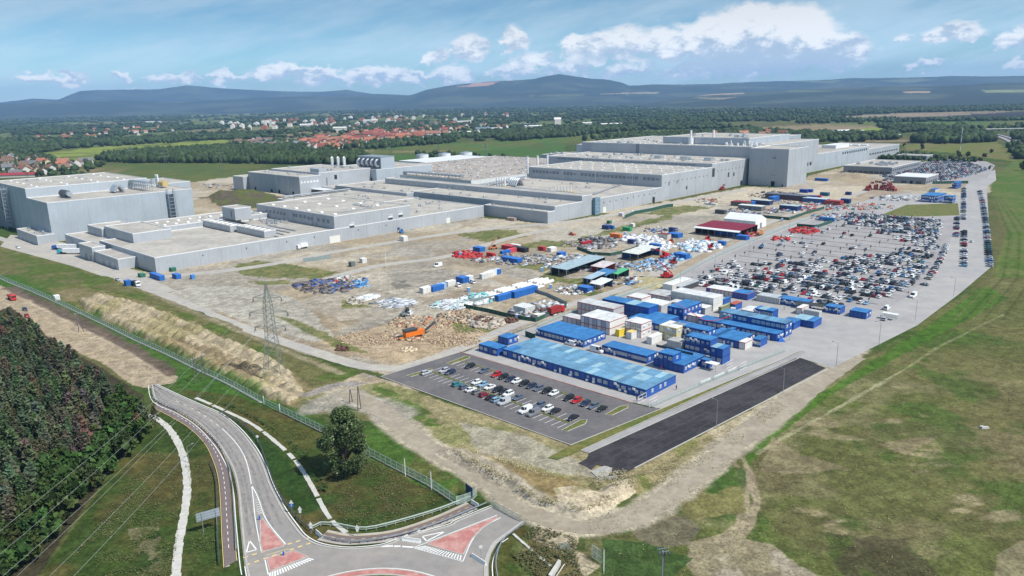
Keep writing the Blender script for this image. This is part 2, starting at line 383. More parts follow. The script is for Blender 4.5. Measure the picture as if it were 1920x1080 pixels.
# --- left grass verge, dirt works road by the pines
stroke([(0, 520), (100, 575), (260, 650), (340, 690), (420, 735), (520, 780), (600, 822), (700, 880), (860, 950)], 16, (.045, .105, .018), .85, .5)
paint([(-50, 520), (40, 548), (100, 585), (200, 625), (300, 690), (335, 705), (330, 715), (300, 722), (285, 728), (250, 722), (190, 680), (100, 640), (-50, 600)], (.37, .295, .20), 3, 1, (.31, .25, .175), nmid, .4, .6)
stroke([(20, 540), (110, 582), (190, 622), (260, 662), (320, 700)], 6.5, (.12, .088, .07), .9, .6, .7)
stroke([(40, 560), (120, 600), (240, 660), (320, 712)], 1.5, (.44, .36, .25), .6)
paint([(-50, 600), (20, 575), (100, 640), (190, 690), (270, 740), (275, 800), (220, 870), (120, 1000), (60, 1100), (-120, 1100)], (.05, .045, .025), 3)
# --- near grass with patches
NG = [(280, 790), (350, 730), (440, 740), (600, 800), (900, 930), (1000, 1000), (1080, 1100), (60, 1100), (180, 930)]
paint(NG, (.042, .068, .016), 3, 1, (.068, .072, .02), nmid, .42, .6)
lerp((.10, .075, .03), mask(NG, 3) * sstep(fbm(GX, GY, 18, 4, 31), .55, .68) * .55)
stroke([(330, 745), (420, 790), (500, 850), (545, 905), (580, 950)], 7, (.022, .055, .012), .8, .7)
stroke([(640, 980), (760, 965), (860, 930)], 4, (.03, .06, .015), .7)
paint([(240, 990), (300, 985), (300, 1030), (310, 1090), (270, 1090)], (.2, .17, .10), 8, .7, GRN2, nsm)
# --- the spur between the dirt track and the car park
paint([(560, 745), (720, 715), (1080, 835), (1120, 850), (1180, 890), (1200, 920), (1080, 960), (940, 930), (860, 880), (760, 800), (680, 760)], (.27, .23, .125), 4, 1, (.19, .185, .08), nmid, .4, .6)
paint([(690, 720), (730, 730), (830, 785), (850, 800), (780, 800), (720, 760)], (.085, .13, .03), 6, 1, STRAW, nsm, .5, .7)
paint([(860, 790), (980, 815), (1060, 850), (1150, 900), (1060, 890), (900, 850)], (.30, .27, .21), 7, .85)
paint([(690, 800), (760, 820), (860, 890), (860, 940), (740, 890), (660, 840)], (.06, .115, .022), 4, 1, (.09, .10, .03), nmid)
paint([(820, 850), (860, 835), (960, 870), (1060, 895), (1120, 925), (1190, 895), (1210, 905), (1150, 950), (1090, 970), (1010, 950), (940, 905)], (.30, .235, .13), 5, 1, (.20, .15, .07), nmid, .4, .62)
paint([(1040, 930), (1120, 920), (1190, 885), (1235, 880), (1215, 910), (1150, 955), (1090, 970), (1050, 962)], (.43, .36, .255), 6, 1, (.30, .26, .15), nsm, .55, .7)
paint([(1150, 880), (1260, 840), (1350, 800), (1500, 720), (1530, 700), (1480, 770), (1390, 850), (1300, 900), (1210, 940)], (.25, .21, .11), 5, 1, (.17, .165, .06), nmid)
stroke([(1350, 812), (1440, 765), (1560, 690)], 6, (.42, .35, .24), .8)
stroke([(1205, 905), (1240, 930), (1300, 895), (1400, 845)], 4, (.10, .13, .03), .7)
# --- right-hand meadow
RM = [(1390, 850), (1440, 790), (1600, 690), (1720, 610), (1850, 525), (1895, 440), (1860, 360), (1905, 300), (2300, 290), (2300, 1200), (1000, 1200), (960, 1020), (1000, 995), (1180, 1000), (1300, 920)]
m = paint(RM, (.092, .106, .032), 4, 1, (.128, .118, .048), nbig, .3, .7)
st2 = fbm(GX * .3 + GY * .9, GY * .25 - GX * .8, 20, 5, 41)
lerp((.20, .17, .095), m * sstep(st2, .54, .66) * .45 * sstep(py, 560, 760)); lerp((.055, .092, .020), m * sstep(fbm(GX, GY, 26, 5, 42), .54, .64) * .8)
lerp((.11, .09, .045), m * sstep(fbm(GX, GY, 24, 4, 46), .57, .68) * .4 * sstep(py, 560, 760))
lerp((.31, .25, .155), m * sstep(fbm(GX * .5, GY, 10, 5, 43), .64, .74) * .6 * sstep(py, 650, 850))
paint([(1400, 850), (1460, 790), (1590, 705), (1720, 625), (1850, 535), (1890, 560), (1700, 660), (1560, 740), (1440, 830), (1400, 880)], (.055, .12, .016), 4, .85)
paint([(1850, 340), (1905, 300), (1925, 300), (1925, 520), (1860, 520), (1890, 430)], (.07, .135, .022), 4, .8, (.10, .13, .035), nmid)
for i in range(7):  # young tree rows and mowing lines along the embankment
    o = i * 9
    stroke([(1862 + o * .3, 370), (1885 + o, 440), (1868 + o * 1.5, 520), (1790 + o * 2, 600)], 1.2, (.05, .06, .02) if i % 2 else (.13, .13, .05), .5)
stroke([(1700, 690), (1560, 770), (1460, 825), (1420, 850)], 1.3, (.26, .24, .14), .8, .5, 1.2)
stroke([(1880, 590), (1760, 650), (1700, 690)], 1.4, (.25, .24, .12), .5, .5, 1)
paint([(1450, 815), (1500, 850), (1560, 870), (1590, 880), (1500, 885), (1430, 880)], (.24, .19, .12), 10, .55, amp2=14)
paint([(1640, 830), (1760, 815), (1700, 850)], (.22, .17, .11), 10, .5, amp2=12)
for o in (-9, 9): stroke([(1385 + o, 860), (1400 + o, 900), (1410 + o, 940), (1395 + o, 985), (1350 + o * 2, 1030)], 2.0, (.30, .245, .165), .8, .5, .9)
paint([(1290, 1015), (1350, 1000), (1440, 1020), (1560, 1085), (1600, 1120), (1330, 1120), (1290, 1060)], (.37, .31, .24), 9, .85, (.24, .2, .13), nmid, amp2=10)
paint([(1180, 990), (1270, 965), (1310, 990), (1290, 1020), (1220, 1025)], (.15, .125, .09), 9, .75, amp2=8)
paint([(1130, 1010), (1210, 1015), (1300, 1045), (1250, 1090), (1130, 1090)], (.042, .078, .022), 6, .9)
paint([(1300, 900), (1360, 870), (1395, 880), (1400, 960), (1300, 975), (1270, 950)], (.045, .10, .018), 8, .8, (.17, .15, .06), nmid)
paint([(1030, 975), (1100, 1000), (1100, 1090), (1010, 1090), (980, 1030)], (.15, .125, .055), 7, .8, (.05, .07, .02), nmid)
paint([(1560, 1000), (1700, 1010), (1760, 1080), (1600, 1090)], (.06, .05, .03), 20, .7, (.05, .08, .02), nmid, amp2=20)
paint([(1870, 1040), (1925, 1010), (2100, 1100), (1860, 1100)], (.24, .2, .13), 12, .6, amp2=14)
# --- dirt tracks
TR = [(640, 735), (700, 760), (760, 805), (800, 838), (880, 880), (940, 915), (985, 950), (1040, 975), (1110, 985), (1190, 968), (1260, 925), (1330, 870), (1400, 815), (1470, 760), (1540, 700), (1600, 655)]
stroke(TR, 11, (.37, .32, .24), .95, .4, .25)
stroke(TR[:6], 4, (.42, .36, .27), .7); stroke([(600, 760), (660, 745), (740, 775)], 14, (.30, .27, .23), .8)
for o in (-5, 5): stroke([(x + o, y + (2 if o > 0 else -1)) for x, y in TR[2:12]], 1.1, (.29, .25, .19), .55, .5, .6)
paint([(1000, 985), (1090, 990), (1080, 1030), (1130, 1060), (1100, 1080), (1060, 1040), (1000, 1010)], (.37, .31, .22), 6, .8)
# wear, tufts
fine = sstep(fbm(GX, GY, 2.2, 3, 51), .35, .65)[..., None]; near = (1 - sstep(DIST, 350, 800))[..., None]
C[:] = C * (1 + (fine - .5) * .30 * near)
C[:] = np.clip(C * (1 + (nmid[..., None] - .5) * .35), .01, .7)

# --- relief: heaps, banks (sheets lie at 0.03 and above, so the open ground only dips below that, and rises where nothing is laid)
Z -= .25 * nsm * sstep(py, 560, 760) * sstep(segd(TR + [(1650, 640)]), 5.5, 9)
a_, b_ = P(200, 570), P(520, 715); du = (b_ - a_).normalized()
u_ = (GX - a_.x) * du.x + (GY - a_.y) * du.y; v_ = -(GX - a_.x) * du.y + (GY - a_.y) * du.x
for _ in range(5): mW[1:-1, 1:-1] = (mW[1:-1, 1:-1] * 2 + mW[:-2, 1:-1] + mW[2:, 1:-1] + mW[1:-1, :-2] + mW[1:-1, 2:]) / 6
edge = sstep(fbm(GX, GY, 9, 2, 61) * .4 + mW, .3, 1.0)
hp = np.abs(np.cos(np.pi * (v_ + wu * 2) / 8.0)) ** .7 * (.25 + .75 * np.abs(np.cos(np.pi * (u_ + wv * 3) / 6.5)))
Z += edge * mW * (hp * 2.6 * (.7 + .6 * nmid) + .3)
def rise(poly, h, amp=5):
    m = mask(poly, amp); global Z
    Z += m * h * (.5 + nsm * .8)
mB = mask([(830, 848), (870, 845), (960, 880), (1040, 905), (1120, 930), (1190, 895), (1225, 892), (1150, 948), (1090, 968), (1010, 945), (940, 905)], 6)
for _ in range(14): mB[1:-1, 1:-1] = (mB[1:-1, 1:-1] * 2 + mB[:-2, 1:-1] + mB[2:, 1:-1] + mB[1:-1, :-2] + mB[1:-1, 2:]) / 6
Z += mB * (1.0 + 1.6 * nmid + .5 * nsm)
Z += mask([(120, 545), (240, 550), (330, 590), (300, 600), (180, 590)], 8) * 1.5 * nmid
d_ = segd([(150, 530), (300, 590), (440, 650)]); Z += np.exp(-(d_ / 9) ** 2) * 1.2 * nmid
for q, h, r in (((455, 372), 9, 30), ((410, 376), 5, 14), ((1615, 333), 4, 20), ((1580, 331), 4, 16)):
    c_ = P(*q); Z += h * np.exp(-((GX - c_.x) ** 2 + (GY - c_.y) ** 2) / r ** 2 * 1.0) * (.7 + .6 * nmid)
bk = P(1225, 530); Z += 1.6 * np.exp(-((GX - bk.x) ** 2 + (GY - bk.y) ** 2) / 60)
nr, nc = GX.shape
idx = np.arange(nr * nc).reshape(nr, nc)
Q = np.stack([idx[:-1, :-1], idx[:-1, 1:], idx[1:, 1:], idx[1:, :-1]], -1).reshape(-1, 4)
m = bpy.data.materials.new('ground_soil_and_grass'); m.use_nodes = True; N = NT(m.node_tree); b = N.n['Principled BSDF']
b.inputs['Roughness'].default_value = .95; b.inputs['Specular IOR Level'].default_value = .08
at = N.new('ShaderNodeAttribute'); at.attribute_name = 'Col'; geo = N.new('ShaderNodeNewGeometry'); pos = geo.outputs['Position']
f = N.math('MULTIPLY', N.ramp(N.noise(pos, 1.1, 5, .7), .3, .7, .68, 1.32), N.ramp(N.noise(pos, .25, 6, .7), .3, .7, .80, 1.20))
g = N.new('ShaderNodeCombineXYZ'); [N.link(f, g.inputs[i]) for i in range(3)]
N.link(N.mix(1, at.outputs['Color'], g.outputs[0], 'MULTIPLY'), b.inputs['Base Color'])
bp = N.new('ShaderNodeBump'); bp.inputs['Strength'].default_value = .5; bp.inputs['Distance'].default_value = .3
N.link(N.noise(pos, 1.6, 5, .7), bp.inputs['Height']); N.link(bp.outputs[0], b.inputs['Normal'])
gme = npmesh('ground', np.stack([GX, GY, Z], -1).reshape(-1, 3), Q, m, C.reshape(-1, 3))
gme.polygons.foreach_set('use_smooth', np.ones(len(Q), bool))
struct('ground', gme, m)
# the rest of the plain, all round, just below it
mb = MB(); r = 14900; mb.poly([(-r, -2900, -3), (r, -2900, -3), (r, 18350, -3), (-r, 18350, -3)]); struct('plain', mb, mat('plain_meadow', (.07, .09, .03), var=.3, scale=.01))

# ------------------------------------------------------------------ hills
def hill(name, crest, d1, depth, cols, seed, base=0.0):
    """a ridge: crest row by pixel, at distance d1, falling towards the viewer over depth metres"""
    xs = np.linspace(crest[0][0], crest[-1][0], 260); ys = np.interp(xs, [c[0] for c in crest], [c[1] for c in crest])
    ys = ys - (fbm(xs, xs * 0, 60, 4, seed) - .5) * 3.0
    a, b = (xs - 960) / F, (540 - ys) / F; a, b = a * cr + b * sr, -a * sr + b * cr
    X, Y, Zz = a, cp + b * sp_, -sp_ + b * cp; h = np.hypot(X, Y); az_ = np.arctan2(X, Y); hz = np.maximum(H + Zz / h * d1, 2)
    T = np.linspace(0, 1, 44); rows = []; 
    for t in T:
        d = d1 - depth + depth * t
        x_, y_ = np.sin(az_) * d, np.cos(az_) * d
        n_ = fbm(x_, y_, d1 * .12, 5, seed + 2)
        rows.append(np.stack([x_, y_, np.where(t < 1, hz * (t ** 1.35) * (1 - .62 * (1 - t) * (n_ * 2 - .3)), hz) - 3], -1))
    for k, t in ((1, .8), (2, .4), (3, -.05)):
        d = d1 + depth * .15 * k; rows.append(np.stack([np.sin(az_) * d, np.cos(az_) * d, hz * t - 3], -1))
    V = np.stack(rows); nr, nc = V.shape[:2]; ii = np.arange(nr * nc).reshape(nr, nc)
    Qh = np.stack([ii[:-1, :-1], ii[:-1, 1:], ii[1:, 1:], ii[1:, :-1]], -1).reshape(-1, 4)
    V = V.reshape(-1, 3); Cc = np.zeros((len(V), 3), np.float32) + np.asarray(cols[0])
    hx, hy = PIX(V[:, 0], V[:, 1], V[:, 2])
    n_ = fbm(V[:, 0], V[:, 1], 500, 4, seed + 5); w = sstep(n_, .46, .72)[:, None]; Cc = Cc * (1 - w) + np.asarray(cols[1]) * w
    for poly, c in cols[2]:
        w = inside(hx + (n_ - .5) * 10, hy + (n_ - .5) * 3, poly)[:, None]; Cc = Cc * (1 - w) + np.asarray(c) * w
    me = npmesh(name, V, Qh, M['hill'], Cc); me.polygons.foreach_set('use_smooth', np.ones(len(Qh), bool)); struct(name, me, None)
mat('hill', attr='Col', var=.25, scale=.006)
FG, FG2 = (.022, .034, .024), (.062, .076, .045)
hill('hills_far_left', [(-160, 205), (0, 192), (60, 184), (110, 186), (150, 170), (210, 168), (300, 167), (350, 160), (400, 164), (470, 168), (540, 171), (600, 171), (650, 168), (700, 176), (760, 178), (850, 182), (1000, 186)], 16500, 3500, (FG, FG2, [([(300, 192), (370, 190), (390, 194), (320, 196)], (.4, .3, .2))]), 3)
hill('hills_left', [(-160, 208), (0, 195), (100, 190), (230, 188), (330, 192), (420, 186), (520, 182), (620, 180), (720, 178), (800, 182), (860, 186)], 12500, 3500, (FG, FG2, []), 13)
hill('mountain', [(740, 186), (775, 177), (800, 168), (840, 161), (900, 153), (960, 150), (1000, 147), (1030, 141), (1048, 138), (1075, 142), (1110, 147), (1140, 149), (1165, 154), (1180, 160), (1220, 158), (1290, 158), (1400, 160), (1500, 166)], 12000, 4000,
     (FG, FG2, [([(852, 163), (880, 159), (888, 154), (935, 153), (920, 159), (880, 163)], (.42, .25, .17)), ([(1100, 176), (1240, 172), (1230, 176)], (.3, .25, .15)), ([(940, 180), (1100, 176), (1080, 180)], (.12, .12, .05))]), 23)
hill('hills_far_right', [(1180, 170), (1240, 160), (1320, 158), (1420, 153), (1500, 151), (1600, 146), (1680, 146), (1780, 142), (1860, 143), (1960, 141), (2080, 140)], 13500, 4000, (FG, FG2, [([(1480, 152), (1580, 150), (1560, 156)], (.12, .14, .06)), ([(1640, 150), (1760, 148), (1700, 156)], (.11, .13, .06))]), 33)
hill('hills_right', [(1200, 194), (1240, 189), (1280, 183), (1330, 176), (1420, 172), (1500, 168), (1580, 163), (1660, 162), (1740, 162), (1800, 159), (1860, 156), (1940, 153), (2080, 150)], 8200, 3600,
     (FG, FG2, [([(1690, 171), (1740, 170), (1745, 174), (1700, 175)], (.33, .22, .13)), ([(1280, 174), (1390, 171), (1400, 177), (1300, 180)], (.35, .25, .17)), ([(1300, 184), (1380, 182), (1350, 187)], (.25, .2, .12)), ([(1840, 169), (1925, 168), (1925, 173), (1850, 174)], (.2, .22, .09)), ([(1480, 168), (1560, 172), (1480, 174)], (.1, .12, .05))]), 43)
# river glimpse
mb = MB(); mb.poly([P(712, 202.5, .5), P(745, 203.2, .5), P(760, 200, .5), P(735, 199.2, .5)]); struct('river', mb, mat('water', (.25, .33, .42), rough=.15, var=0, spec=.5))
mb = MB(); mb.poly([P(157, 220, .5), P(178, 220.3, .5), P(176, 218.6, .5), P(165, 218.6, .5)]); struct('lake', mb, M['water'])

# ------------------------------------------------------------------ the air
hb = MB(); hb.box(-15000, 15000, -3000, 18500, -6, 600)
hz_ = hb.build('haze', None if False else bpy.data.materials.new('haze_air')); hz_['kind'] = 'stuff'
hm = hz_.data.materials[0]; hm.use_nodes = True; Nh = NT(hm.node_tree); Nh.n.remove(Nh.n['Principled BSDF'])
pv = Nh.new('ShaderNodeVolumePrincipled'); pv.inputs['Color'].default_value = (.35, .61, 1.0, 1); pv.inputs['Density'].default_value = 5.9e-5; pv.inputs['Anisotropy'].default_value = 0.0
Nh.link(pv.outputs[0], Nh.n['Material Output'].inputs['Volume'])
# ------------------------------------------------------------------ grid of the works: A runs away to the right, B towards the right near corner
GA = R(46.0); AX = Vector((math.cos(GA), math.sin(GA), 0)); BX = Vector((math.sin(GA), -math.cos(GA), 0))
def cat(pts, n=8, closed=False):
    """smooth curve through points"""
    pts = [Vector(p) for p in pts]; o = []; L = len(pts)
    for i in range(L - 1):
        p0, p1, p2, p3 = pts[max(i - 1, 0)], pts[i], pts[i + 1], pts[min(i + 2, L - 1)]
        for k in range(n):
            t = k / n; o.append(.5 * ((2 * p1) + (p2 - p0) * t + (2 * p0 - 5 * p1 + 4 * p2 - p3) * t * t + (3 * p1 - p0 - 3 * p2 + p3) * t ** 3))
    o.append(pts[-1]); return o
def PP(pts, z=0.0): return [P(x, y, z) for x, y in pts]
def offs(c, d):
    o = []
    for i, p in enumerate(c):
        t = (c[min(i + 1, len(c) - 1)] - c[max(i - 1, 0)]); t.z = 0; t.normalize(); o.append(p + Vector((t.y, -t.x, 0)) * d)
    return o
def strip(mb, L, Rr, z, mi=None):
    for a, b, c, d in zip(L, L[1:], Rr[1:], Rr): mb.poly([(a.x, a.y, z), (d.x, d.y, z), (c.x, c.y, z), (b.x, b.y, z)], mi)
def ribbon(mb, c, w, z, mi=None, o=0.0, rag=0.0):
    l, r = offs(c, o - w / 2), offs(c, o + w / 2)
    if rag:
        l = [p + (q - p) * rnd.uniform(-rag, rag) for p, q in zip(l, r)]; r = [p + (p - q) * rnd.uniform(-rag, rag) for p, q in zip(r, l)]
    strip(mb, l, r, z, mi)
def kerb(mb, c, w, z0, z1, mi=None, o=0.0):
    l, r = offs(c, o - w / 2), offs(c, o + w / 2)
    for i in range(len(c) - 1):
        q = [l[i], r[i], r[i + 1], l[i + 1]]
        mb.hexa([(p.x, p.y, z0) for p in q], [(p.x, p.y, z1) for p in q], mi)
def sheet(mb, pts, z, mi=None):
    p = [(q.x, q.y, z) for q in (PP(pts) if not isinstance(pts[0], Vector) else pts)]
    a = sum(p[i][0] * p[(i + 1) % len(p)][1] - p[(i + 1) % len(p)][0] * p[i][1] for i in range(len(p)))
    mb.poly(p if a > 0 else p[::-1], mi)
def resample(c, step):
    o = [c[0].copy()]; acc = 0
    for a, b in zip(c, c[1:]):
        L = (b - a).length; d = step - acc
        while d < L: o.append(a.lerp(b, d / L)); d += step
        acc = (acc + L) % step if L + acc >= step else acc + L
    return o
def dash(mb, c, on, off, w, z, mi=None, o=0.0):
    q = resample(c, .5); n = int(on / .5); m = int((on + off) / .5)
    for i in range(0, len(q) - n, m): ribbon(mb, q[i:i + n + 1], w, z, mi, o)

mat('asphalt_old', (.265, .247, .232), rough=.9, var=.10, scale=.35, c2=(.295, .27, .245), c2s=.05, spec=.2)
mat('asphalt_lot', (.125, .118, .122), rough=.9, var=.13, scale=.5, c2=(.15, .14, .14), c2s=.06, spec=.2)
mat('asphalt_new', (.034, .031, .035), rough=.85, var=.28, scale=.6, c2=(.052, .048, .052), c2s=.09, spec=.25)
mat('concrete_yard', (.36, .345, .33), rough=.9, var=.10, scale=.15, c2=(.33, .32, .315), c2s=.03, bump=.02)
mat('asphalt_park', (.29, .275, .275), rough=.9, var=.10, scale=.2, c2=(.325, .31, .305), c2s=.04)
mat('gravel_road', (.37, .345, .315), rough=.95, var=.14, scale=.3, c2=(.41, .38, .33), c2s=.06)
mat('dirt_road', (.36, .30, .22), rough=.95, var=.16, scale=.4, c2=(.30, .24, .17), c2s=.07)
mat('tyre_wear', (.225, .21, .198), rough=.85, var=.25, scale=.5)
mat('cycle_asphalt', (.17, .135, .13), rough=.9, var=.12, scale=.8)
mat('kerb_stone', (.40, .385, .355), rough=.85, var=.12, scale=.6)
mat('white_paint', (.74, .74, .72), rough=.7, var=.14, scale=2.0)
mat('yellow_paint', (.66, .50, .20), rough=.7, var=.14, scale=2.0)
mat('red_block', (.42, .175, .155), rough=.9, var=.16, scale=.7, c2=(.48, .26, .23), c2s=.3)
mat('pale_concrete', (.50, .485, .44), rough=.85, var=.14, scale=.5)
mat('verge_grass', (.10, .125, .028), rough=.95, var=.3, scale=.6, c2=(.15, .14, .04), c2s=.15)
mat('galvanised', (.42, .45, .48), rough=.45, metal=.6, var=.1, scale=1)
mat('dark_steel', (.10, .11, .12), rough=.5, metal=.5, var=.1, scale=1)

# --- approach road and roundabout
RE = [(292, 721), (330, 739), (377, 760), (415, 777), (450, 805), (480, 842), (497, 875), (508, 905), (520, 930), (535, 957), (555, 985), (573, 1006), (600, 1020), (640, 1027), (677, 1027), (720, 1021), (765, 1005), (840, 985), (856, 976), (922, 949)]
LE = [(283, 722), (292, 752), (335, 773), (372, 796), (405, 830), (423, 857), (437, 887), (445, 925), (449, 970), (457, 1050), (463, 1085), (466, 1110)]
ro = MB(); sheet(ro, cat(PP(RE), 5) + PP([(985, 981), (950, 1006), (932, 1020), (921, 1040), (916, 1060), (917, 1085), (925, 1130), (600, 1180), (470, 1130)]) + cat(PP(LE), 5)[::-1], .05)
struct('road', ro, M['asphalt_old'])
kb = MB()
kerb(kb, cat(PP(RE), 6), .45, 0, .17, o=.5); kerb(kb, cat(PP(LE), 6), .45, 0, .17, o=-.5)
kerb(kb, cat(PP([(985, 981), (950, 1006), (932, 1020), (921, 1040), (916, 1060), (917, 1085)]), 6), .9, 0, .16, o=.6)
struct('road_kerb', kb, M['kerb_stone'])
mk = MB(); reC, leC = cat(PP(RE), 6), cat(PP(LE), 6)
ribbon(mk, reC, .28, .062, o=-.35); ribbon(mk, leC[:-8], .22, .062, o=.9)
ribbon(mk, cat(PP([(417, 804), (442, 830), (460, 860), (470, 900), (475, 937), (479, 975), (490, 1034)]), 6), .22, .062)
ribbon(mk, cat(PP([(470, 907), (480, 925), (487, 942), (496, 968), (510, 990), (536, 1021)]), 6), .24, .062)
dash(mk, cat(PP([(330, 752), (360, 766), (392, 786), (417, 804)]), 6), 2, 3, .18, .062)
for i in range(11):
    t = i / 10; a, b = P(474 + 9 * t, 925 + 38 * t), P(476 + 20 * t, 921 + 40 * t); mk.poly([(a.x, a.y - .12, .062), (b.x, b.y - .12, .062), (b.x, b.y + .12, .062), (a.x, a.y + .12, .062)])
def outline(mb, pts, w, z, closed=True, o=0.0):
    q = PP(pts); q = q + [q[0]] if closed else q
    for a, b in zip(q, q[1:]): ribbon(mb, [a, b], w, z, o=o)
outline(mk, [(468, 1014), (481, 1031), (462, 1036)], .3, .062)
outline(mk, [(792, 1006), (835, 997), (800, 1015)], .34, .062)
def zebra(a0, a1, b0, b1, n, w=.33):
    A0, A1, B0, B1 = map(lambda p: P(*p), (a0, a1, b0, b1))
    for i in range(n):
        t = (i + .2) / n; p = A0.lerp(A1, t); q = B0.lerp(B1, t); ribbon(mk, [p, q], w, .062)
zebra((506, 1074), (580, 1046), (504, 1086), (592, 1048), 17, .35); ribbon(mk, PP([(503, 1078), (497, 1050)]), .25, .062)
zebra((798, 1024), (868, 1042), (776, 1028), (867, 1053), 16, .28)
ribbon(mk, PP([(776, 1027), (932, 966)]), .2, .062); ribbon(mk, cat(PP([(939, 971), (905, 990), (884, 1016), (868, 1053)]), 5), .2, .062); ribbon(mk, PP([(776, 1028), (868, 1053)]), .2, .062)
for a, b in (((714, 1025), (737, 1024)), ((739, 1024.5), (751, 1024.5)), ((754, 1025), (775, 1026.5)), ((745, 1010), (758, 1006)), ((765, 1003), (790, 996))): ribbon(mk, PP([a, b]), .55, .062)
ribbon(mk, cat(PP([(950, 1008), (934, 1020), (924, 1040), (919, 1060), (920, 1085)]), 5), .25, .063, o=-.5)
ribbon(mk, cat(PP([(459, 1062), (462, 1080), (466, 1095)]), 4), .22, .062)
wr = MB()
for f_ in (.16, .30, .60, .78):
    n_ = min(len(reC), len(leC)) ; A2, B2 = resample(reC[:60], 3), resample(leC[:56], 3); q_ = [B2[min(i, len(B2) - 1)].lerp(A2[i], f_) for i in range(min(len(A2), len(B2)))]; ribbon(wr, cat(q_, 2), .75, .056, rag=.25)
struct('tyre_track', wr, M['tyre_wear'])
my = MB()
ribbon(my, PP([(500, 1041), (541, 1029)]), .18, .062)
dash(my, PP([(456, 1046), (579, 1009)]), 1, 1, .5, .062); dash(my, PP([(460, 1060), (592, 1015)]), 1, 1, .5, .062)
# the roundabout's central apron
p0, p1 = P(712, 1066), P(612, 1082); ddx, ddy = p1.x - p0.x, p0.y - p1.y; rr = (ddx * ddx + ddy * ddy) / (2 * ddy); cx_, cy_ = p0.x, p0.y - rr
circ = lambda r, n=96: [Vector((cx_ + r * math.cos(2 * math.pi * i / n), cy_ + r * math.sin(2 * math.pi * i / n), 0)) for i in range(n + 1)]
ribbon(mk, circ(rr), .3, .063); isl = MB(); kerb(isl, circ(rr - 1.2), 1.9, 0, .14, 1); kerb(isl, circ(rr - .3), .3, 0, .15, 0); kerb(isl, circ(rr - 2.35), .4, 0, .2, 0)
isl.poly([(p.x, p.y, .12) for p in circ(rr - 2.5)[:-1]], 2)
o = isl.build('roundabout_island', [M['kerb_stone'], M['red_block'], M['verge_grass']]); o['kind'] = 'structure'
for k, (poly, nm) in enumerate((([(488, 973), (491, 972), (514, 999), (533, 1021), (531, 1025), (493, 1035), (488, 1018)], 0), ([(500, 1048), (552, 1033), (578, 1044), (506, 1072)], 1), ([(800, 1021), (860, 996), (931, 969), (936, 970), (905, 990), (884, 1012), (868, 1041)], 2))):
    mb = MB(); q = PP(poly)
    a = sum(q[i].x * q[(i + 1) % len(q)].y - q[(i + 1) % len(q)].x * q[i].y for i in range(len(q)))
    if a < 0: q = q[::-1]
    mb.hexa([(v.x, v.y, .02) for v in q], [(v.x, v.y, .14) for v in q], 0)
    kerb(mb, q + [q[0]], .3, .02, .16, 1)
    o = mb.build('traffic_island', [M['red_block'], M['kerb_stone']]); o['kind'] = 'structure'
# --- cycle path beside the road and along the exit
CL_, CR_ = [(290, 765), (322, 782), (355, 802), (385, 832), (402, 867), (411, 900), (415, 950), (417, 1000), (421, 1064)], [(297, 753), (330, 770), (363, 791), (392, 815), (411, 838), (423, 865), (430, 900), (434, 950), (438, 1005), (443, 1052)]
cl, crr = cat(PP(CL_), 6), cat(PP(CR_), 6)
cyc = MB(); sheet(cyc, cl + crr[::-1], .05)
ribbon(my, cl, .15, .062, o=.15); ribbon(my, crr, .15, .062, o=-.15)
mid = [a.lerp(b, .5) for a, b in zip(resample(cl, 1), resample(crr, 1.0))]; dash(mk, cat(PP([(a[0] + b[0]) / 2, (a[1] + b[1]) / 2] for a, b in zip(CL_, CR_)), 5), 1.5, 1.5, .14, .062)
c2 = cat(PP([(605, 1003), (640, 1010), (670, 1011), (740, 1003), (820, 977), (885, 948)]), 6)
ribbon(cyc, c2, 3.0, .05); dash(my, c2, 1, 1.5, .14, .062); ribbon(my, c2, .13, .062, o=-1.35)
dash(mk, c2, 3, 2, .14, .062, o=1.3)
struct('cycle_path', cyc, M['cycle_asphalt'])
o = mk.build('road_marking', M['white_paint']); o['kind'] = 'structure'; o = my.build('yellow_marking', M['yellow_paint']); o['kind'] = 'structure'
sh = MB(); ribbon(sh, cl, 1.0, .03, o=-.6); ribbon(sh, crr, 1.3, .03, o=.7); ribbon(sh, c2, 4.6, .03); struct('road_shoulder', sh, M['gravel_road'])
# --- concrete ditches with their slabs
def slabs(name, pts, w, step, label, parent_cat='ditch', skip=0.0):
    t = thing(name, label, parent_cat); c = resample(cat(PP(pts), 8), step); k = 0
    for i in range(len(c) - 1):
        if rnd.random() < skip: continue
        d = (c[i + 1] - c[i]).normalized(); n = Vector((d.y, -d.x, 0)); ww = w * rnd.uniform(.86, 1.12) / 2
        a, b = c[i] + d * .05, c[i + 1] - d * .03; z = rnd.uniform(.05, .12)
        mb = MB(); q = [a - n * ww, a + n * ww, b + n * ww, b - n * ww]; mb.hexa([(v.x, v.y, -.3) for v in q], [(v.x, v.y, z) for v in q], bottom=False)
        mb.build('slab', M['pale_concrete'], t); k += 1
        if k > 280: break
slabs('concrete_ditch', [(280, 777), (310, 797), (332, 827), (346, 865), (351, 912), (347, 955), (336, 1015), (332, 1050), (329, 1090)], 2.0, 1.6, 'broad pale concrete ditch curving down the grass left of the cycle path')
slabs('concrete_ditch', [(367, 746), (415, 767), (475, 797), (530, 840), (560, 872), (585, 912), (617, 970), (652, 1001)], 1.2, 1.4, 'broken pale concrete ditch curving between the road and the lone tree', skip=.05)
slabs('concrete_ditch', [(962, 1001), (1000, 1034), (1036, 1064)], .6, 1.2, 'thin pale concrete gutter running down from the closed end of the roundabout exit')
t = thing('culvert', 'pale concrete culvert head in the weeds at the bottom edge', 'culvert'); mb = MB(); q = PP([(1028, 1085), (1047, 1056), (1052, 1058), (1034, 1088)])
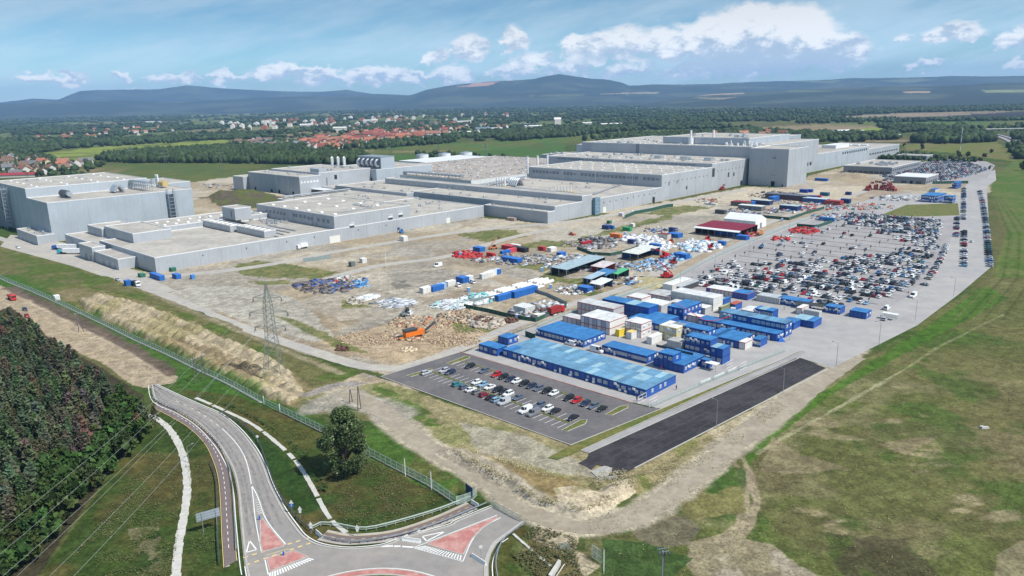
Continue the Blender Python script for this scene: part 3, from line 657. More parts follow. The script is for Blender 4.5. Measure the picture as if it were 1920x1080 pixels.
mb.hexa([(v.x, v.y, -.3) for v in q], [(v.x, v.y, 1.0) for v in q]); mb.build('head_wall', M['pale_concrete'], t); mb = MB(); mb.bar(P(1040, 1085, .6), P(1058, 1058, .6), .12, k=6); mb.build('pipe', M['pale_concrete'], t)

# --- yards, works roads, car parks
y = MB(); sheet(y, [(866, 662), (1000, 612), (1090, 575), (1190, 541), (1255, 522), (1330, 480), (1400, 446), (1500, 410), (1600, 384), (1645, 368), (1700, 362), (1800, 366), (1812, 346), (1850, 325), (1866, 318), (1868, 338), (1850, 350), (1853, 400), (1859, 500), (1800, 550), (1720, 610), (1620, 660), (1560, 690), (1500, 671), (1460, 676), (1240, 767), (1180, 753), (880, 664)], .03)
struct('yard_paving', y, M['concrete_yard'])
y = MB(); sheet(y, [(1236, 545), (1262, 522), (1340, 487), (1420, 452), (1520, 414), (1615, 388), (1650, 398), (1782, 406), (1795, 420), (1770, 480), (1730, 540), (1660, 580), (1580, 590), (1440, 560), (1330, 542)], .036)
struct('car_park', y, M['asphalt_park'])
y = MB(); sheet(y, [(1640, 340), (1660, 325), (1700, 308), (1740, 302), (1800, 297), (1850, 303), (1866, 310), (1850, 335), (1800, 345), (1700, 345)], .034); struct('far_car_park', y, M['asphalt_park'])
y = MB(); sheet(y, [(714, 706), (860, 661), (884, 667), (1188, 757), (1221, 765), (1240, 765), (1069, 834)], .045); struct('front_car_park', y, M['asphalt_lot'])
y = MB(); c = cat(PP([(-60, 430), (0, 447), (60, 468), (140, 492), (200, 511), (290, 545), (400, 592), (500, 630), (600, 663), (670, 684), (712, 690), (760, 688), (860, 655), (940, 620), (1060, 575), (1190, 533), (1300, 478), (1400, 434), (1500, 396), (1600, 366), (1640, 352), (1700, 345)]), 8)
ribbon(y, c, 6.5, .024, rag=.03); sheet(y, [(20, 440), (120, 455), (160, 470), (250, 506), (330, 545), (290, 552), (140, 500), (0, 462)], .02); struct('service_road', y, M['gravel_road'])
y = MB(); ribbon(y, cat(PP([(300, 520), (480, 500), (640, 470), (820, 441), (930, 428), (1100, 411), (1250, 382), (1400, 356)]), 6), 9, .02, rag=.06); ribbon(y, cat(PP([(560, 540), (700, 500), (840, 480), (960, 445), (1060, 425)]), 6), 8, .016, rag=.06)
struct('dirt_road', y, M['gravel_road'])
y = MB(); ribbon(y, cat(PP([(840, 500), (900, 510), (1000, 540), (1090, 560), (1180, 560), (1250, 525), (1330, 480), (1420, 440), (1500, 408), (1600, 378), (1640, 362)]), 6), 12, .012, rag=.05); ribbon(y, cat(PP([(1470, 352), (1560, 345), (1650, 345)]), 5), 9, .014, rag=.05); struct('works_track', y, M['dirt_road'])
mat('dirt_pale', (.34, .295, .225), rough=.95, var=.16, scale=.5, c2=(.29, .25, .19), c2s=.12, bump=.03)
y = MB(); ribbon(y, cat(PP(TR), 14), 7.2, .02, rag=.05); ribbon(y, cat(PP([(1395, 818), (1460, 772), (1540, 708), (1600, 668)]), 10), 9.5, .016, rag=.05); struct('dirt_track', y, M['dirt_pale'])
y = MB(); sheet(y, [(1105, 849), (1498, 671), (1549, 690), (1190, 878), (1168, 890), (1140, 893), (1150, 876), (1098, 868)], .042); sheet(y, [(1085, 868), (1100, 860), (1125, 866), (1110, 880)], .036); struct('new_road', y, M['asphalt_new'])
mat('asphalt_seam', (.062, .058, .06), rough=.9, var=.35, scale=.8); y = MB()
for t_ in (.2, .42, .64, .86): ribbon(y, resample([P(1112, 849).lerp(P(1188, 875), t_), P(1500, 675).lerp(P(1543, 690), t_)], 4), .22 if t_ != .42 else .5, .047, rag=.3)
struct('asphalt_joint', y, M['asphalt_seam'])
y = MB(); sheet(y, [(1090, 845), (1502, 657), (1512, 660), (1496, 670), (1104, 850)], .034); struct('pavement', y, M['asphalt_park'])
y = MB(); sheet(y, [(1027, 858), (1069, 836), (1240, 767), (1470, 673), (1496, 659), (1500, 659), (1256, 770), (1091, 844), (1046, 862)], .05); struct('verge', y, M['verge_grass'])
y = MB()
for pts, w, h in (([(1104, 849), (1498, 671.5)], .35, .12), ([(1190, 878), (1552, 692)], .45, .10), ([(1069, 835), (1240, 766.5), (1480, 667)], .3, .13), ([(1089, 844.5), (1502, 657)], .25, .1), ([(714, 706), (1069, 834)], .3, .12), ([(714, 706), (860, 661)], .3, .12)): kerb(y, PP(pts), w, 0, h)
struct('kerb', y, M['kerb_stone'])
y = MB(); c = PP([(862, 660), (884, 667), (1186, 756)]); kerb(y, c, .35, 0, .13, o=-.2); struct('front_kerb', y, M['red_block'])
mat('damp_concrete', (.36, .35, .33), var=.2, scale=.5); y = MB(); sheet(y, [(1108, 884), (1136, 872), (1146, 878), (1158, 897), (1124, 899)], .03); struct('concrete_patch', y, M['damp_concrete'])
y = MB(); sheet(y, [(1652, 403), (1700, 384), (1796, 381), (1799, 404), (1720, 406)], .05); struct('grass_plot', y, M['verge_grass'])
# front car park: islands, medians, bay lines
for k, poly in enumerate(([(836, 682), (872, 668), (881, 669), (880, 672), (844, 684)], [(762, 705), (804, 692), (811, 693), (808, 696), (770, 707)], [(1134, 778), (1163, 762), (1178, 760), (1177, 765), (1148, 779)], [(1052, 808), (1088, 788), (1101, 787), (1098, 795), (1064, 809)])):
    mb = MB(); q = PP(poly); a = sum(q[i].x * q[(i + 1) % 5].y - q[(i + 1) % 5].x * q[i].y for i in range(5)); q = q if a > 0 else q[::-1]
    mb.hexa([(v.x, v.y, .02) for v in q], [(v.x, v.y, .15) for v in q], 0); kerb(mb, q + [q[0]], .25, .02, .18, 1)
    o = mb.build('planted_island', [M['verge_grass'], M['kerb_stone']]); o['kind'] = 'structure'
LOTZ = .058
mb = MB(); med = MB()
M1, M2 = (P(866, 677), P(1139, 764)), (P(808, 696), P(1066, 793))
def bays(a, b, sides, n):
    d = (b - a).normalized(); nrm = Vector((-d.y, d.x, 0))
    kerb(med, [a, b], .9, .03, .12)
    for i in range(n + 1):
        p = a.lerp(b, i / n)
        for s in sides: ribbon(mb, [p + nrm * s * .7, p + nrm * s * 5.2], .16, LOTZ)
bays(*M1, (-1,), 27); bays(*M2, (-1, 1), 26)
struct('bay_marking', mb, M['white_paint']); struct('median', med, M['verge_grass'])
# main car park: dark planted strips between the rows
LOTO = P(1461.7, 468.8)
def G(u, v, z=0.0): return LOTO + AX * u + BX * v + Vector((0, 0, z))
inv = lambda p: ((p - LOTO).dot(AX), (p - LOTO).dot(BX))
mb = MB(); mat('strip_soil', (.075, .068, .055), var=.3, scale=.6)
LOTROWS = []
lotpoly = [P(*p) for p in [(1262, 535), (1290, 522), (1345, 495), (1420, 462), (1520, 425), (1600, 398), (1640, 404), (1775, 412), (1770, 450), (1745, 510), (1715, 545), (1640, 575), (1560, 578), (1440, 553), (1330, 536)]]
def inpoly(p, poly):
    c = False; n = len(poly)
    for i in range(n):
        a, b = poly[i], poly[(i + 1) % n]
        if (a.y > p.y) != (b.y > p.y) and p.x < (b.x - a.x) * (p.y - a.y) / (b.y - a.y) + a.x: c = not c
    return c
for k in range(-12, 24):
    u = k * 16.2; vs_ = [v for v in range(-160, 260, 2) if inpoly(G(u, v), lotpoly)]
    if len(vs_) < 4: continue
    LOTROWS.append((u, min(vs_), max(vs_)))
    a, b = G(u, min(vs_)), G(u, max(vs_)); kerb(mb, [a, b], .7, .03, .10)
struct('planted_strip', mb, M['strip_soil'])
# ------------------------------------------------------------------ the works: halls on the grid, u along A, v along B, metres
mat('cladding', (.40, .425, .455), rough=.55, metal=.15, var=.08, scale=.05, streak=.06, spec=.4)
mat('cladding_blue', (.43, .48, .53), rough=.5, metal=.2, var=.08, scale=.05, streak=.06, spec=.4)
mat('joint_grey', (.375, .40, .43), rough=.6, var=.05)
mat('roof_membrane', (.44, .41, .36), rough=.9, var=.15, scale=.3, c2=(.36, .335, .30), c2s=.05)
mat('roof_brown', (.33, .29, .25), rough=.9, var=.16, scale=.1, c2=(.38, .34, .30), c2s=.03)
mat('coping', (.66, .67, .68), rough=.6, var=.06, scale=.3)
mat('skylight_white', (.80, .81, .82), rough=.4, var=.04)
mat('window_dark', (.05, .06, .075), rough=.2, var=.1, spec=.6)
mat('louvre_grey', (.20, .22, .25), rough=.5, var=.1)
mat('door_pale', (.66, .66, .62), rough=.6, var=.06)
mat('door_dark', (.02, .02, .025), rough=.8, var=.1)
mat('duct_steel', (.55, .58, .61), rough=.35, metal=.7, var=.12)
mat('yellow_duct', (.50, .38, .16), rough=.5, var=.1)
mat('white_metal', (.74, .75, .76), rough=.45, var=.05)
mat('glass_net', (.16, .26, .33), rough=.7, var=.3, scale=.6)
GZ = GA - math.pi / 2          # rotation that maps local x to B and local y to A
def gthing(name, label, cat_, u, v, z=0.0, group=None): return thing(name, label, cat_, G(u, v, z), GZ, group)
# local frame of a grid thing: x = +v (B, towards the right near side), y = +u (A, away)
MESH = {}
def shared(key, fn):
    if key not in MESH: MESH[key] = fn()
    return MESH[key]
def boxmesh(key, sx, sy, sz, m, c=True):
    def f():
        mb = MB(); mb.box(-sx / 2, sx / 2, -sy / 2, sy / 2, 0, sz); return mb.mesh(key, m)
    return shared(key, f)
def pbox(t, name, x0, x1, y0, y1, z0, z1, m, **k):
    mb = MB(); mb.box(x0, x1, y0, y1, z0, z1); return mb.build(name, m, t)

def hall(label, u0, u1, v0, v1, z, z0=0.0, wall='cladding', roof='roof_membrane', seams=14.0, name='factory_hall', group=None):
    t = gthing(name, label, 'factory hall', u0, v1, 0, group); W_, D_ = v1 - v0, u1 - u0
    mb = MB(); n = 0
    mb.box(-W_, 0, 0, D_, z0, z - .5); mb.build('wall', M[wall], t)
    mb = MB(); mb.box(-W_ + .5, -.5, .5, D_ - .5, z - .495, z - .35); mb.build('roof', M[roof], t)
    mb = MB(); e = .08
    mb.box(-W_ - e, e, -e, .45, z - .5, z + .12); mb.box(-W_ - e, e, D_ - .45, D_ + e, z - .5, z + .12)
    mb.box(-W_ - e, -W_ + .45, .452, D_ - .452, z - .5, z + .118); mb.box(-.45, e, .452, D_ - .452, z - .5, z + .118)
    mb.build('parapet', M['coping'], t)
    hj = z - .6 - z0   # raised cladding joints
    if hj > 3:
        k = max(1, int(D_ // seams)); ja = boxmesh('ja%.1f' % hj, .12, .22, hj, M['joint_grey']); jb = boxmesh('jb%.1f' % hj, .22, .12, hj, M['joint_grey'])
        for i in range(1, k): link('cladding_joint', ja, t, (.05, i * D_ / k, z0 + .1))
        k = max(1, int(W_ // seams))
        for i in range(1, k): link('cladding_joint', jb, t, (-i * W_ / k, -.05, z0 + .1))
    mb = MB(); mb.box(-W_ - .06, .06, -.06, -.0, z0, z0 + .6); mb.box(0, .06, 0, D_, z0, z0 + .6); mb.build('plinth', M['kerb_stone'], t)
    t['dims'] = (W_, D_, z); return t
def on_front(t, y, z, w, h, m, name='window', d=.12):       # on the lit long side (x = 0)
    mb = MB(); mb.box(.02, d, y - w / 2, y + w / 2, z, z + h); return mb.build(name, M[m], t)
def on_end(t, x, z, w, h, m, name='window', d=.12):         # on the shaded end (y = 0), x counted back from the near corner
    mb = MB(); mb.box(-x - w / 2, -x + w / 2, -d, -.02, z, z + h); return mb.build(name, M[m], t)
def dome(sz=(2.4, 2.4, .8)):
    def f():
        mb = MB(); a, b, h = sz; q = lambda s, z: [(-a / 2 * s, -b / 2 * s, z), (a / 2 * s, -b / 2 * s, z), (a / 2 * s, b / 2 * s, z), (-a / 2 * s, b / 2 * s, z)]
        mb.hexa(q(1, 0), q(1, h * .5)); mb.hexa(q(.95, h * .5), q(.6, h)); return mb.mesh('skylight', M['skylight_white'])
    return shared('dome%s' % (sz,), f)
def skylights(t, xs, ys, sz=(2.6, 2.6, .9), jit=.0):
    z = t['dims'][2] - .34
    for x in xs:
        for y in ys: link('skylight', dome(sz), t, (-x + rnd.uniform(-jit, jit), y + rnd.uniform(-jit, jit), z))
def ventmesh(k):
    def f():
        mb = MB(); r = random.Random(k)
        if k % 3 == 0: mb.cyl(0, 0, 0, 1.3, .45, 8); mb.cyl(0, 0, 1.3, 1.6, .75, 8)
        elif k % 3 == 1: mb.box(-1.2, 1.2, -.8, .8, 0, 1.1); mb.cyl(.4, 0, 1.1, 1.5, .5, 8)
        else: mb.box(-1.0, 1.0, -.7, .7, .2, 1.5); mb.bar((-.5, -.7, .4), (-.5, -3, .4), .25, k=6); mb.bar((1, 0, .6), (3.4, 0, .3), .2, k=6)
        return mb.mesh('vent', M['duct_steel'])
    return shared('vent%d' % k, f)
def vents(t, n, x0, x1, y0, y1, s=1.0):
    for i in range(n):
        o = link('vent', ventmesh(rnd.randrange(6)), t, (-rnd.uniform(x0, x1), rnd.uniform(y0, y1), t['dims'][2] - .35), rnd.choice((0, math.pi / 2))); o.scale = (s,) * 3
def pipe_rack(t, pts, z, r=.35, n=3, leg=1.4, m='duct_steel'):
    """ducts side by side on low trestles"""
    c = [Vector((-x, y, z)) for x, y in pts]
    for k in range(n):
        mb = MB(); o = offs(c, (k - (n - 1) / 2) * r * 2.6) if n > 1 else c
        for a, b in zip(o, o[1:]): mb.bar((a.x, a.y, z + leg), (b.x, b.y, z + leg), r, k=8)
        mb.build('duct', M[m], t)
    mb = MB()
    for p in resample(c, 6.0):
        mb.box(p.x - .1, p.x + .1, p.y - .1, p.y + .1, z, z + leg); mb.box(p.x - r * n, p.x + r * n, p.y - .1, p.y + .1, z + leg * .6, z + leg * .75)
    mb.build('trestle', M['galvanised'], t)

# near complex -------------------------------------------------------------
hA = hall('long low grey hall nearest the service road, with a bare tan roof', -296, -14.2, -358, -263, 10.1, wall='cladding')
on_front(hA, 129 - 0, 0, 9, 5.2, 'door_pale', 'door'); on_front(hA, 240, 0, 4.2, 4.5, 'door_pale', 'door')
vents(hA, 22, 10, 80, 210, 278); pipe_rack(hA, [(30, 214), (60, 216)], 9.75, .25, 2)
for i, y in enumerate((30, 60, 90, 112, 150, 176)): on_front(hA, y, 6.2, .5, .9, 'window_dark', 'lamp_bracket', .3)
hT = hall('tall grey hall with a row of windows rising over the near low hall', -166.5, -95.6, -377, -263.02, 19.6)
for x in (8, 14, 21, 30, 34.5, 40, 46, 52, 56): on_end(hT, x, 13.6 if x < 40 else 14.2, 3.3, 2.6, 'louvre_grey')
for x in (70, 75, 80, 86, 92, 98): on_end(hT, x, 14.0, 3.0, 2.3, 'louvre_grey')
for x in (24, 29): on_end(hT, x, 10.4, 1.2, 2.4, 'louvre_grey')
on_end(hT, 103, 10.6, 2.6, 3.6, 'door_dark', 'door')
for y, z in ((15, 9), (51, 10.5), (61, 11.5)): on_front(hT, y, z, 4.2, 3.4, 'window_dark'); on_front(hT, y, z + 3.5, 4.6, .3, 'coping', 'window_hood', .5); on_front(hT, y, z + 1.6, 4.3, 1.7, 'coping', 'shutter', .16)
skylights(hT, (8, 26, 44, 62, 80, 98), (6, ), (3.4, 2.4, 1.0)); skylights(hT, (22, 45, 70, 92), (32, 55), (2.6, 2.6, .9))
vents(hT, 10, 20, 50, 40, 66); pipe_rack(hT, [(12, 12), (14, 44), (40, 46)], 19.2, .2, 2, .6)
hS = hall('raised roof strip with a double row of white skylights behind the near low hall', -270, -166.6, -397, -358.02, 13.8)
skylights(hS, (8, 24), [6 + 8.5 * i for i in range(12)], (3.2, 2.0, .8), .6); vents(hS, 9, 3, 30, 50, 100)
hB = hall('windowless block standing on the near end of the low hall', -284, -258, -382, -328, 16.4)
hB2 = hall('lower step at the left end of the near low hall', -286, -262, -412, -382.02, 14.6)
hE = hall('flat end hall behind the truck dock', -300, -284.2, -420, -358.02, 8.6)
hN = hall('long low annex against the shaded end of the near hall', -307.5, -296.05, -335, -292.5, 7.2, name='annex')
for x in (6, 16, 26): on_end(hN, x, 0, 1.4, 2.4, 'louvre_grey', 'door'); on_end(hN, x + 3.5, 2.4, 1.4, 1.0, 'coping', 'window')
hN2 = hall('taller annex beside the truck dock', -308.5, -300.05, -361, -335.02, 9.8, name='annex')
for x in (5, 14): on_end(hN2, x, 0, 3.5, 3.8, 'louvre_grey', 'door')
for (u, v0, v1, lb) in ((-221, -361, -315, 'left of the two narrow ribbed roof boxes on the low hall'), (-217.5, -312, -272, 'right of the two narrow ribbed roof boxes on the low hall')):
    b = hall(lb, u, u + 9, v0, v1, 14.6, 10.0, name='roof_box')
    for x in range(4, int(v1 - v0) - 2, 3): on_end(b, x, 12.2, .55, .9, 'skylight_white', 'vent')
    for x in range(3, int(v1 - v0) - 2, 7): link('skylight', dome((.8, 5, .5)), b, (-x, 4.5, 14.3))
tb = hall('square plant tower standing on the low hall roof', -203.5, -190, -362, -341, 23, 13.9, name='roof_tower'); on_end(tb, 6, 16, 1.2, 4.5, 'louvre_grey', 'ladder', .3)
t = gthing('roof_machinery', 'tangle of silver ducts between the plant tower and the windowed tall hall', 'machinery', -186, -340, 9.8)
for i in range(26):
    x, y = rnd.uniform(-18, 26), rnd.uniform(0, 14); mb = MB()
    if i % 3: mb.bar((x, y, rnd.uniform(.5, 3)), (x + rnd.uniform(-6, 6), y + rnd.uniform(-2, 2), rnd.uniform(.5, 3)), .35, k=6)
    else: mb.box(x, x + 2.5, y, y + 2, 0, 1.8)
    mb.build('duct', M['duct_steel'], t)
t = gthing('roof_walkway', 'grey grating walkways crossing the low hall roof in front of the windowed hall', 'walkway', -176, -290, 9.8)
for k in range(4): pbox(t, 'walkway_deck', -40 + k * 3, 22 - k * 4, -34 + 7 * k, -32.6 + 7 * k, .5, .7, M['galvanised'])
for k in range(12): pbox(t, 'rail_post', -30 + 4 * k, -29.85 + 4 * k, -34.05, -33.9, .7, 1.8, M['galvanised'])
# left tall building
hL = hall('tall pale grey building at the left edge, lower front part with roof plant', -302, -190, -497, -444, 30.5, wall='cladding_blue')
hL2 = hall('highest block of the left-edge building with a wide flat roof', -302.02, -206, -600, -497.02, 38, wall='cladding_blue')
hL3 = hall('low right-hand wing behind the left-edge building', -205.9, -160, -575, -515, 30, wall='cladding_blue')
hL4 = hall('far left wing of the left-edge building cut by the frame', -310, -300, -700, -575, 33, wall='cladding')
skylights(hL2, (10, 30, 50, 70, 90), (12, 34, 58, 80), (4, 1.6, .6), 1); vents(hL2, 6, 10, 80, 20, 80)
vents(hL3, 5, 5, 40, 5, 30, 2.2)
hLa = hall('low annex with vents at the foot of the left-edge building', -314, -302.05, -492, -438, 7.4, name='annex', wall='cladding'); vents(hLa, 9, 4, 50, 2, 9)
for x in (10, 22, 34, 46): on_end(hLa, x, .0, 1.3, 2.2, 'coping', 'door')
t = gthing('stair_tower', 'open steel stair tower on the shaded face of the left-edge building', 'stair tower', -303, -548)
for x in (0, -8):
    for y in (-5, -.6): mb = MB(); mb.box(x, x + .5, y, y + .5, 0, 36); mb.build('post', M['galvanised'], t)
for k in range(11):
    z = 2 + k * 3.2; pbox(t, 'landing', -8, .5, -5, -.1, z, z + .25, M['galvanised']); mb = MB(); mb.bar((-7.5 if k % 2 else 0, -4.6, z), (0 if k % 2 else -7.5, -4.6, z + 3.2), .28); mb.build('flight', M['galvanised'], t)
t = gthing('stair_tower', 'slim steel stair on the lit wall of the left-edge building, near its right end', 'stair tower', -212, -443.9)
for y in (0, 5.5): pbox(t, 'post', .1, .6, y, y + .4, 0, 32, M['galvanised']); pbox(t, 'post', 3, 3.4, y, y + .4, 0, 32, M['galvanised'])
for k in range(9): z = 3 + k * 3.1; pbox(t, 'landing', .1, 3.4, 0, 5.8, z, z + .25, M['galvanised'])
t = gthing('air_handler', 'dark ribbed round air handler on the left-edge building roof', 'air handler', -280, -474, 30.2)
for k in range(6): mb = MB(); mb.bar((-7 + k * 2.3, 0, 3), (-5.4 + k * 2.3, 0, 3), 3.0, k=12); mb.build('drum_ring', M['dark_steel'], t)
pbox(t, 'plinth', -8, 8, -2, 2, 0, .6, M['galvanised']); mb = MB(); mb.bar((7, 0, 3.4), (12, 0, 3.4), 2.0, k=12); mb.build('end_duct', M['duct_steel'], t)
t = gthing('roof_silencers', 'four bright round silencers standing in a row on the left-edge building roof', 'silencer', -240, -478, 30.2)
for k in range(4):
    mb = MB(); c = [Vector((k * 2.7, -4 + 8 * j / 8, 1 + 5 * math.sin(math.pi * j / 8))) for j in range(9)]
    for a, b in zip(c, c[1:]): mb.bar(a, b, 1.25, k=8)
    mb.build('silencer_duct', M['duct_steel'], t)
t = gthing('pipe_gantry', 'long steel pipe gantry on the right of the left-edge building roof', 'pipe gantry', -222, -500, 30.2)
for k in range(9):
    x = k * 5.0; pbox(t, 'frame_post', x, x + .4, 0, .4, 0, 7, M['galvanised']); pbox(t, 'frame_post', x, x + .4, 5, 5.4, 0, 7, M['galvanised'])
for z in (3.4, 6.8): pbox(t, 'beam', 0, 41, -.1, .3, z, z + .4, M['galvanised']); pbox(t, 'beam', 0, 41, 5, 5.4, z, z + .4, M['galvanised'])
for k in range(4): mb = MB(); mb.bar((0, 1 + k, 7.3), (41, 1 + k, 7.3), .4, k=6); mb.build('duct', M['duct_steel'], t)
t = gthing('roof_scaffold', 'silver gantry tangle with a yellow lagged tank on the left-edge building roof', 'roof plant', -206, -488, 30.2)
for k in range(22):
    mb = MB(); x, y = rnd.uniform(-22, 16), rnd.uniform(0, 10); mb.bar((x, y, rnd.uniform(.3, 4)), (x + rnd.uniform(-6, 6), y, rnd.uniform(.3, 4)), .3, k=6); mb.build('duct', M['duct_steel'], t)
for k in range(3): mb = MB(); mb.cyl(-2 + k * 1.9, 5, 0, 11, .7, 10); mb.build('stack', M['white_metal'], t)
mb = MB(); mb.bar((5, 6, 3.4), (15, 6, 3.4), 2.6, k=12); mb.build('tank', M['yellow_duct'], t)
# middle distance halls
h = hall('grey hall with dark end wall and downpipes, left of the cooling towers', -33, -6, -647, -532, 22); 
for x in (15, 45, 62, 100): on_end(h, x, 0, 3.6, 5, 'door_dark', 'door')
for x in (23, 48, 68): on_end(h, x, 0, .5, 21.3, 'coping', 'downpipe', .4)
for k in range(6): on_front(h, 2.5 + k * 4, 14.6, 2.6, 2.2, 'coping')
vents(h, 12, 5, 110, 3, 24); h = hall('taller bay joining the downpipe hall to the cooling tower hall', -5.9, 64.9, -640, -536, 24); on_front(h, 22, 15, 3.5, 5, 'door_dark', 'window'); on_front(h, 10, 9, 2, 9, 'louvre_grey', 'ladder'); vents(h, 14, 5, 100, 5, 65, 1.4)
pbox(h, 'roof_box', -20, -2, 2, 12, 23.7, 28, M['cladding'])
h = hall('low stepped block at the far end of the downpipe hall', -40, -12, -672, -647.02, 16.5)
h = hall('blue grey hall carrying the cooling tower bank', 65, 150, -612, -525, 22.5, wall='cladding_blue')
for x in (10, 42): on_end(h, x, 9, 2.6, 3.6, 'window_dark')
on_end(h, 72, 10, 5.5, 6, 'louvre_grey'); on_end(h, 78, 12, 2, 3, 'window_dark')
for k in range(4): on_front(h, 26 + k * 8, 8, 4, 3, 'coping')
t = gthing('cooling_towers', 'bank of tall cooling tower cells with big curved ducts on the blue grey hall', 'cooling tower', 68, -527, 22.2)
for k in range(5):
    x = -k * 9.0
    pbox(t, 'tower_cell', x - 8.6, x, 6, 26, 0, 13.5, M['cladding_blue']); mb = MB()
    c = [Vector((x - 4, 5.5 - 5 * math.sin(a), 3 + 8 * math.cos(a) * .5 + 4)) for a in [math.pi * j / 8 for j in range(9)]]
    for a, b in zip(c, c[1:]): mb.bar(a, b, 1.3, k=8)
    mb.build('curved_duct', M['duct_steel'], t); pbox(t, 'fan_deck', x - 8.9, x + .2, 5, 26.5, 13.5, 14.3, M['galvanised'])
    pbox(t, 'louvre', x - 7.5, x - 1, 5.7, 5.95, 1, 11, M['louvre_grey'])
for k in range(3):
    mb = MB(); t = gthing('silo', ['left', 'middle', 'right'][k] + ' one of three white silos behind the downpipe hall', 'silo', 96, -668 + k * 12); t.location = G(74 + k * 4, -630 + k * 7.5, 22)
    mb.cyl(0, 0, 0, 10, 1.9, 14); mb.build('shell', M['white_metal'], t); mb = MB(); mb.cyl(0, 0, 10, 11.5, 1.9, 14, r2=.5); mb.build('cap', M['white_metal'], t); mb = MB(); mb.box(1.8, 2.1, -.3, .3, 0, 10.5); mb.build('ladder', M['galvanised'], t)
h = hall('dark low loading hall under a pale canopy in front of the cooling tower hall', -5, 62, -590, -500, 9)
mb = MB(); mb.box(-60, -8, -14, -.2, 7.2, 7.7); mb.build('canopy', M['coping'], h)
for k in range(7): pbox(h, 'canopy_post', -58 + k * 8, -57.6 + k * 8, -13.8, -13.4, 0, 7.2, M['galvanised'])
vents(h, 16, 5, 85, 5, 60); 
h = hall('long flat hall behind the windowed tall hall', -95.5, -9.2, -470, -358.05, 9.6); vents(h, 18, 10, 100, 5, 80); pipe_rack(h, [(108, 5), (108, 82)], 9.3, .5, 3, 2.2)
h = hall('flat grey hall with dark end wall in front of the cooling tower hall', -9, 60, -500, -376, 12.6); vents(h, 10, 5, 110, 5, 60); on_end(h, 60, 2, 1, 10, 'galvanised', 'downpipe')
# S halls
hS2 = hall('stepped hall with a bare roof at the inner corner of the front wall', 0, 35.9, -380, -193.6, 13.3); vents(hS2, 16, 10, 170, 4, 32)
hP = hall('low windowless hall jutting forward at the corner of the front wall', -9, -.05, -268, -193.5, 9.7); vents(hP, 8, 5, 70, 2, 7, .8)
hS1 = hall('narrow high spine wall crossing behind the stepped hall', 36, 49.5, -470, -193.6, 18)
for x in range(150, 270, 9): on_end(hS1, x, 14.6, .6, 1.0, 'skylight_white', 'vent')
hM = hall('wide flat hall with orange lagged flues on its roof', 49.6, 159, -365, -193.5, 13.6); vents(hM, 18, 10, 150, 8, 100)
on_front(hM, 18, 0, 4.5, 5, 'door_pale', 'door'); on_front(hM, 96, 0, 4, 5.5, 'door_dark', 'door')
t = gthing('scaffold', 'grey blue netted scaffold column against the long front wall', 'scaffold', 50, -193.3)
for k in range(5): pbox(t, 'netting', 0, 3, 0, 7, k * 3 + .1, k * 3 + 2.9, M['glass_net'])
for y in (0, 6.8): pbox(t, 'standard', 3.02, 3.2, y, y + .2, 0, 16, M['galvanised'])
for y in range(8, 106, 9): on_front(hM, y, 8.6, .5, 1.0, 'window_dark', 'lamp_bracket', .35)
pipe_rack(hM, [(40, 12), (110, 16)], 13.3, 1.1, 2, 1.6); pipe_rack(hM, [(150, 10), (168, 98)], 13.3, .5, 4, 3); pipe_rack(hM, [(20, 28), (40, 90), (44, 104)], 13.3, .35, 2, .8)
for (u, v, n, lb) in ((52, -312, 4, 'group of four white flues over orange lagged boilers on the wide flat hall'), (53, -238, 6, 'row of six slim flues over orange lagged boilers nearer the front wall')):
    t = gthing('flue_group', lb, 'flues', u, v, 13.3)
    for k in range(n):
        mb = MB(); mb.cyl(k * 3.6, 0, 0, 13 if n == 4 else 9, .75 if n == 4 else .5, 10); mb.build('flue', M['white_metal'], t); pbox(t, 'boiler', k * 3.6 - 1.2, k * 3.6 + 1.2, 2, 6.5, 0, 4.4, M['yellow_duct']); pbox(t, 'burner', k * 3.6 - 1, k * 3.6 + 1, -1.4, 1.4, 0, 3, M['dark_steel'])
mb = MB(); t = gthing('curved_ducts', 'bundle of tall looped silver ducts behind the four flues', 'ducts', 92, -330, 13.3)
for k in range(5):
    mb = MB(); c = [Vector((k * 2.6, -6 + 12 * j / 8, .5 + 7 * math.sin(math.pi * j / 8))) for j in range(9)]
    for a, b in zip(c, c[1:]): mb.bar(a, b, 1.05, k=8)
    mb.build('looped_duct', M['duct_steel'], t)
# T2 .. tower
hT2 = hall('long high hall with a continuous row of windows facing left', 159.05, 255, -368, -193.5, 25.4)
for k in range(34):
    if k in (4, 20, 25): continue
    on_end(hT2, 5 + k * 4.9, 19.3 if k % 7 else 20, 3.7, 3.0 if k % 7 else 1.6, 'louvre_grey')
for x in (34, 80, 124): on_end(hT2, x, 14, .6, 11, 'coping', 'downpipe', .4)
skylights(hT2, range(8, 170, 15), (14, 34, 54, 74, 88), (4.2, 1.6, .7), 1.5)
for y, z, w in ((13, 14, 2.6), (28, 14.5, 2.4), (46, 7, 2.6)): on_front(hT2, y, z, w, w * 1.3, 'window_dark' if z < 10 else 'louvre_grey')
for y in range(6, 94, 8): on_front(hT2, y, 17, .5, 1.0, 'window_dark', 'lamp_bracket', .35)
for k in range(3):
    t = gthing('flue', ['left', 'middle', 'right'][k] + ' of three slim flues at the left end of the high hall', 'flue', 166 + k * 16, -376 + k * 1.0); mb = MB(); mb.cyl(0, 0, 0, 36, 1.1, 10); mb.build('shaft', M['white_metal'], t); mb = MB(); mb.cyl(0, 0, 35.9, 36.6, 1.4, 10); mb.build('collar', M['duct_steel'], t)
hT3 = hall('next higher hall with a strip of small windows under its roof', 255.05, 344.9, -425, -193.5, 29)
for k in range(36): on_end(hT3, 22 + k * 5.4, 26.0, 4.2, 1.5, 'louvre_grey')
